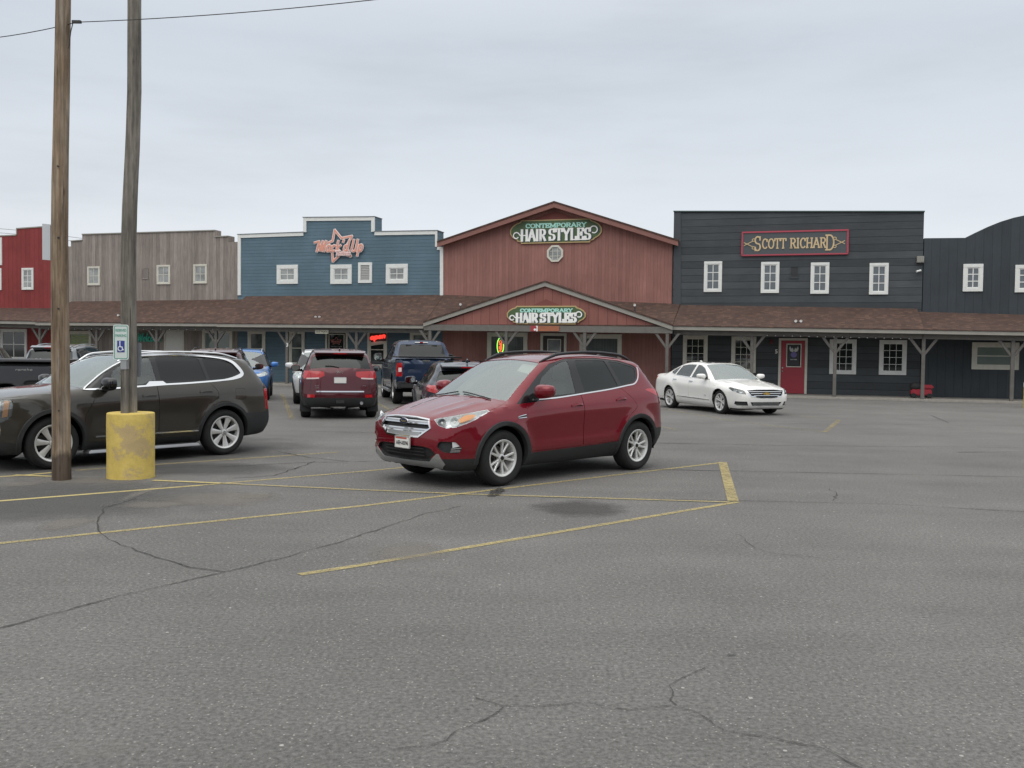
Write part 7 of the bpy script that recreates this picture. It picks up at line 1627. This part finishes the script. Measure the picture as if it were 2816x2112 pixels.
    q = MB(); [q.box(-.965, -.955, s_ - .008, s_ + .008, 1.46, 1.76) for s_ in (-.2, .2)]
    for sg in (1, -1):
        MB().tube([(1.3, sg * .99, .36), (-.85, sg * .99, .36)], .05, 10).build('side_step', SATIN, c.root)
        for xx in (.42, -.66):
            Q, Nn = sh.path([(xx + .12, .9 * sg, 1.17), (xx, .9 * sg, 1.175), (xx - .12, .9 * sg, 1.17)], (0, sg, 0), .03); MB().sweep([p + n_ * .02 for p, n_ in zip(Q, Nn)], Nn, .034, -.006, .006).build('door_handle', CHR, c.root)
    for ax in (A, -A): c.wells(ax, az + .03, .49, WELL, .4, hw - .04); MB().tube([(ax, -.7, R), (ax, .7, R)], .06, 8).build('axle', WELL, c.root)
    mirror(c, 1.12, hw + .20, 1.36, plain('mirror_black', (.02, .02, .021), .4), (.11, .15, .14)); seats(c, .35, -.45, .98, .4, DKIN, dash=(1.25, 1.2))
    copy_wheels(c, [(sx * A, sy * (hw - .14), R, .27, .25, 'six', sy) for sx in (1, -1) for sy in (1, -1)])
    if side_text:
        y = sh.proj((-2.35, .9, 1.245), SD).y; mb = MB(); write(mb, side_text, .0, .36, 0, .05, .013, .012, 0, serif=False, shear=.3, thick=.004); o = mb.build('side_script', CHR, c.root); o.location = (-2.05, y + .004, 1.20); o.rotation_euler = (0, 0, PI)
    c.r, c.f, c.T = r, f, 1.93
    return c
# ================================================================== vehicles on the lot
def stand(car, front_px, rear_px, half_track, sc=1.0):
    """place a car from the ground points of its two near-side wheels"""
    a, b = ground(*front_px), ground(*rear_px); d = (a - b); d.z = 0; L = d.length; d.normalize(); yaw = math.atan2(d.y, d.x)
    left = Vector((-d.y, d.x, 0)); m = (a + b) / 2
    sd_ = 1 if left.dot(CAM - m) > 0 else -1
    put(car, m - left * sd_ * half_track * sc, yaw, sc)
stand(red_crossover(), (1374, 1334.5), (1734, 1291), .80, 1.01)
stand(olive_suv(), (143, 1289), (608, 1250), .86, .955)
stand(white_saloon(), (1989.8, 1138.5), (1845.5, 1121.5), .80, 1.0)
PARK = math.radians(90 + 12.5)
# maroon SUV seen from behind
PM = paint_mat('maroon_car_paint', (.085, .012, .018), .4, .3)
J = wagon('maroon_suv', 'maroon SUV with red tail lamps backed to the lot, seen from behind', PM, H=1.76, hw=.955, L=(2.3, -2.42), A=1.457, R=.385, rails=None, tl=[(-2.2, .94, 1.19), (-2.38, .80, 1.19), (-2.42, .48, 1.175), (-2.42, .45, 1.07), (-2.4, .62, .985), (-2.34, .86, .985), (-2.2, .95, 1.03)], rear_z=1.24, lowb=.53, mir=PM)
rear_kit(J, .965, '', paint=PM); sh = J.sh; r = J.r
text_obj('tailgate_script', 'Jeep', .10, CHR, J.root, (sh.proj((r, 0, 1.165), (-1, 0, 0)).x - .006, 0, 1.165), (PI / 2, 0, -PI / 2), .004, bold=.004)
for w_, y, z, s_ in (('ECO', .56, .825, .045), ('4x4', .56, .775, .045), ('LIMITED', -.58, .825, .03)): text_obj('small_badge', w_, s_, SATIN, J.root, (sh.proj((r, y, z), (-1, 0, 0)).x - .004, y, z), (PI / 2, 0, -PI / 2), .002)
J.strip('tailgate_moulding', [(r, y, .685) for y in (-.58, -.3, 0, .3, .58)], (-1, 0, 0), .030, -.004, .016, CHR, both=False)
for sg in (1, -1):
    J.strip('lamp_lower_band', [(r + .10, .84 * sg, 1.0), (r + .03, .70 * sg, 1.003), (r, .56 * sg, 1.012)], (-.85, .5 * sg, 0), .034, -.002, .008, plain('pale_lens', (.6, .5, .48), .2), both=False)
    J.strip('bumper_reflector', [(r + .06, .80 * sg, .575), (r + .02, .62 * sg, .575)], (-.9, .4 * sg, 0), .075, -.004, .006, REDL, both=False)
    MB().hexa([(-1.80, sg * .70, .16), (-1.80, sg * .97, .16), (-1.83, sg * .97, .16), (-1.83, sg * .70, .16), (-1.80, sg * .70, .56), (-1.80, sg * .955, .56), (-1.83, sg * .955, .56), (-1.83, sg * .70, .56)]).build('mud_flap', DKP, J.root)
J.strip('hatch_seam', [(r, -.72, .70), (r, -.70, .98), (r, -.72, 1.2)], (-1, 0, 0), .008, -.004, .0015, GLB, both=False); J.strip('hatch_seam', [(r, .72, .70), (r, .70, .98), (r, .72, 1.2)], (-1, 0, 0), .008, -.004, .0015, GLB, both=False)
x = sh.proj((r, 0, .42), (-1, 0, 0)).x; MB().tube([(x + .1, -.52, .40), (x - .03, -.52, .40)], .04, 12).build('tail_pipe', SATIN, J.root); MB().box(x - .02, x + .1, -.10, .10, .40, .50).build('tow_hitch', METALB, J.root)
MB().box(x - .012, x - .004, -.30, .30, .505, .52).build('bumper_step', plain('step_grey', (.06, .06, .06), .6), J.root)
a, b = ground(842.6, 1146.5), ground(1018.3, 1146); m = (a + b) / 2; h = Vector((math.cos(PARK), math.sin(PARK), 0)); put(J, m + h * 1.457, PARK, 1.0)
# blue pickup
PB_ = paint_mat('navy_car_paint', (.018, .035, .075), .4, .3)
T = pickup('blue_pickup', 'dark blue pickup with black bed cover, parked tail out', PB_)
stand(T, (1061.5, 1092.7), (1091.7, 1109.8), .85, 1.07)
# grey hatchback half behind the red crossover
PG = paint_mat('slate_car_paint', (.045, .052, .068), .5, .3)
Hh = wagon('grey_hatchback', 'slate grey hatchback half hidden behind the red crossover', PG, H=1.53, hw=.89, L=(2.1, -2.05), A=1.32, R=.335, rails=None, tl=[(-1.72, .88, 1.02), (-1.96, .78, 1.03), (-2.04, .50, .97), (-2.04, .48, .88), (-2.0, .72, .87), (-1.82, .87, .92)], rear_z=1.07, lowb=.44, mir=PG)
rear_kit(Hh, .74, '', paint=PG)
for sg in (1, -1): Hh.strip('reverse_lamp', [(-1.98, .66 * sg, .925), (-2.03, .50 * sg, .92)], (-.8, .6 * sg, 0), .05, -.002, .006, plain('pale_lens', (.6, .5, .48), .2), both=False)
q = ground(1221, 1204); put(Hh, Vector((q.x, q.y, 0)) + Vector((math.cos(PARK), math.sin(PARK), 0)) * 2.05 + Vector((math.sin(PARK), -math.cos(PARK), 0)) * .62, PARK - math.radians(2.5))
# white SUV beyond the maroon one, nose out
PW = paint_mat('pale_car_paint', (.62, .63, .63), .1, .35)
V = wagon('white_suv', 'white SUV mostly hidden behind the maroon one', PW, H=1.74, hw=.93, rails=DKP); q = at_depth(886, 1100, 31.5); put(V, q, PARK + PI)
# bright blue SUV nose out
PU = paint_mat('bright_blue_paint', (.035, .16, .46), .3, .3)
U = wagon('bright_blue_suv', 'bright blue SUV facing the lot beside the long olive one', PU, H=1.72, hw=.93, rails=SATIN); a = ground(742, 1101); q = Vector((a.x, a.y, 0)) + Vector((-.93 * math.cos(PARK - PI / 2), -.93 * math.sin(PARK - PI / 2), 0)) + Vector((math.cos(PARK), math.sin(PARK), 0)) * 1.7; put(U, q, PARK + PI)
# maroon car between: only its roof and mirror show
U2 = wagon('dark_red_suv', 'dark red SUV behind the olive one, only its roof and right mirror showing', paint_mat('dark_red_car_paint', (.07, .014, .016), .4, .3), H=1.73, hw=.92, rails=DKP); rear_kit(U2, .95, '', paint=MATS['dark_red_car_paint']); q = at_depth(607, 1100, 27.5); put(U2, q, PARK)
# silver minivan far left, seen from behind
PS = paint_mat('silver_car_paint', (.20, .215, .225), .5, .3)
M_ = wagon('silver_minivan', 'silver grey minivan seen from behind, beyond the brown pole and the black pickup', PS, H=1.80, hw=.97, L=(2.35, -2.6), A=1.5, R=.35, rails=CHR, rear_z=1.13, tl=[(-2.45, .96, 1.30), (-2.53, .86, 1.30), (-2.58, .80, 1.12), (-2.58, .60, 1.08), (-2.58, .60, .98), (-2.4, .96, 1.0)]); rear_kit(M_, .92, '', paint=PS)
M_.strip('tailgate_moulding', [(-2.5, y, 1.06) for y in (-.6, -.3, 0, .3, .6)], (-1, 0, 0), .05, -.004, .016, CHR, both=False)
for y, m_, w_ in ((.38, 'sticker_white', .13), (.24, 'sticker_grey', .07), (-.42, 'sticker_yellow', .10)):
    x = M_.sh.proj((-2.45, y, 1.27), (-.9, 0, .3)); MB().prism([(y + w_ / 2 * math.cos(k * PI / 8), x.z + .06 * math.sin(k * PI / 8)) for k in range(16)], x.x - .03, x.x - .026, 'yz').build('window_sticker', plain(m_, {'sticker_white': (.6, .45, .5), 'sticker_grey': (.5, .5, .5), 'sticker_yellow': (.6, .5, .1)}[m_], .5), M_.root)
q = at_depth(212, 1100, 33.5); put(M_, q, math.radians(90 + 4))
# black pickup lying across at the left edge, its bed end to the right
K = pickup('black_pickup', 'black pickup at the left edge, its bed side with silver script', paint_mat('black_car_paint', (.012, .0125, .014), .3, .3), side_text='Tundra' if False else 'rancho'); q = at_depth(170, 1100, 20.6); put(K, Vector((q.x - 2.72, q.y + .2, 0)), math.radians(180 + 2))
# dark SUV beyond it
D_ = wagon('black_suv', 'black SUV cut off by the left edge beyond the black pickup', MATS['black_car_paint'], H=1.76, hw=.95); q = at_depth(-62, 1100, 26.5); put(D_, q, PARK)
for b_ in [J, T, Hh, V, U, U2, M_, K, D_]: b_.bm.free()
# ================================================================== sky, sun, camera
wd = bpy.data.worlds.new('World'); scene.world = wd; wd.use_nodes = True; nt = wd.node_tree
bg = nt.nodes['Background']; sky = nt.nodes.new('ShaderNodeTexSky'); sky.sky_type = 'NISHITA'; sky.sun_disc = False
SUN_EL, SUN_AZ = math.radians(58), math.radians(200)
sky.sun_elevation = SUN_EL; sky.sun_rotation = SUN_AZ; sky.air_density = 1.0; sky.dust_density = 3.0
tc = nt.nodes.new('ShaderNodeTexCoord'); mp = nt.nodes.new('ShaderNodeMapping'); mp.inputs['Scale'].default_value = (1.0, 1.0, 5.5); nt.links.new(tc.outputs['Generated'], mp.inputs[0])
n1 = noise(nt, mp.outputs[0], 1.1, 8, .58); n2 = noise(nt, mp.outputs[0], 3.4, 6, .6)
cl = math_n(nt, 'ADD', math_n(nt, 'MULTIPLY', n1, .7), math_n(nt, 'MULTIPLY', n2, .3))
sep = nt.nodes.new('ShaderNodeSeparateXYZ'); nt.links.new(tc.outputs['Generated'], sep.inputs[0])
hor = ramp(nt, [(0.0, (8.1, 8.3, 8.45)), (.10, (7.4, 7.75, 8.15)), (.30, (6.0, 6.45, 7.05)), (.6, (9.6, 9.8, 9.9)), (1.0, (16.5, 16.6, 16.4))], sep.outputs['Z']).outputs[0]
# colour ramps clamp at 1, so the cloud deck is built at 1/12 and scaled back
hor_node = [n for n in nt.nodes if n.type == 'VALTORGB'][-1]
for e in hor_node.color_ramp.elements: e.color = tuple(x / 18 for x in e.color[:3]) + (1,)
deck = mixc(nt, 1.0, hor, ramp(nt, [(.36, .84), (.50, .95), (.64, 1.0)], cl).outputs[0], 'MULTIPLY')
sc = nt.nodes.new('ShaderNodeVectorMath'); sc.operation = 'SCALE'; sc.inputs['Scale'].default_value = 18 * 1.0; nt.links.new(deck, sc.inputs[0])
col = mixc(nt, .88, sky.outputs[0], sc.outputs[0])
nt.links.new(col, bg.inputs['Color']); bg.inputs['Strength'].default_value = .085
sl = bpy.data.lights.new('sun', 'SUN'); sl.energy = .8; sl.angle = math.radians(70); sl.color = (1.0, .97, .92); so = bpy.data.objects.new('sun', sl); COL.objects.link(so)
so.rotation_euler = (PI / 2 - SUN_EL, 0, PI - SUN_AZ + PI) if False else (math.radians(32), 0, math.radians(-20))
cam = bpy.data.cameras.new('camera'); cam.sensor_width = 36; cam.lens = 36 * FPX / 2816; cam.clip_end = 2000; cam.clip_start = .05
co = bpy.data.objects.new('camera', cam); COL.objects.link(co)
M = Matrix((( _r.x, _u.x, -_f.x), (_r.y, _u.y, -_f.y), (_r.z, _u.z, -_f.z))).to_4x4(); M.translation = CAM; co.matrix_world = M
scene.camera = co
scene.view_settings.view_transform = 'Standard'; scene.view_settings.look = 'None'; scene.view_settings.gamma = 1; scene.view_settings.exposure = .48
scene.render.engine = 'CYCLES'; scene.cycles.max_bounces = 8; scene.cycles.transparent_max_bounces = 12; scene.cycles.use_denoising = True
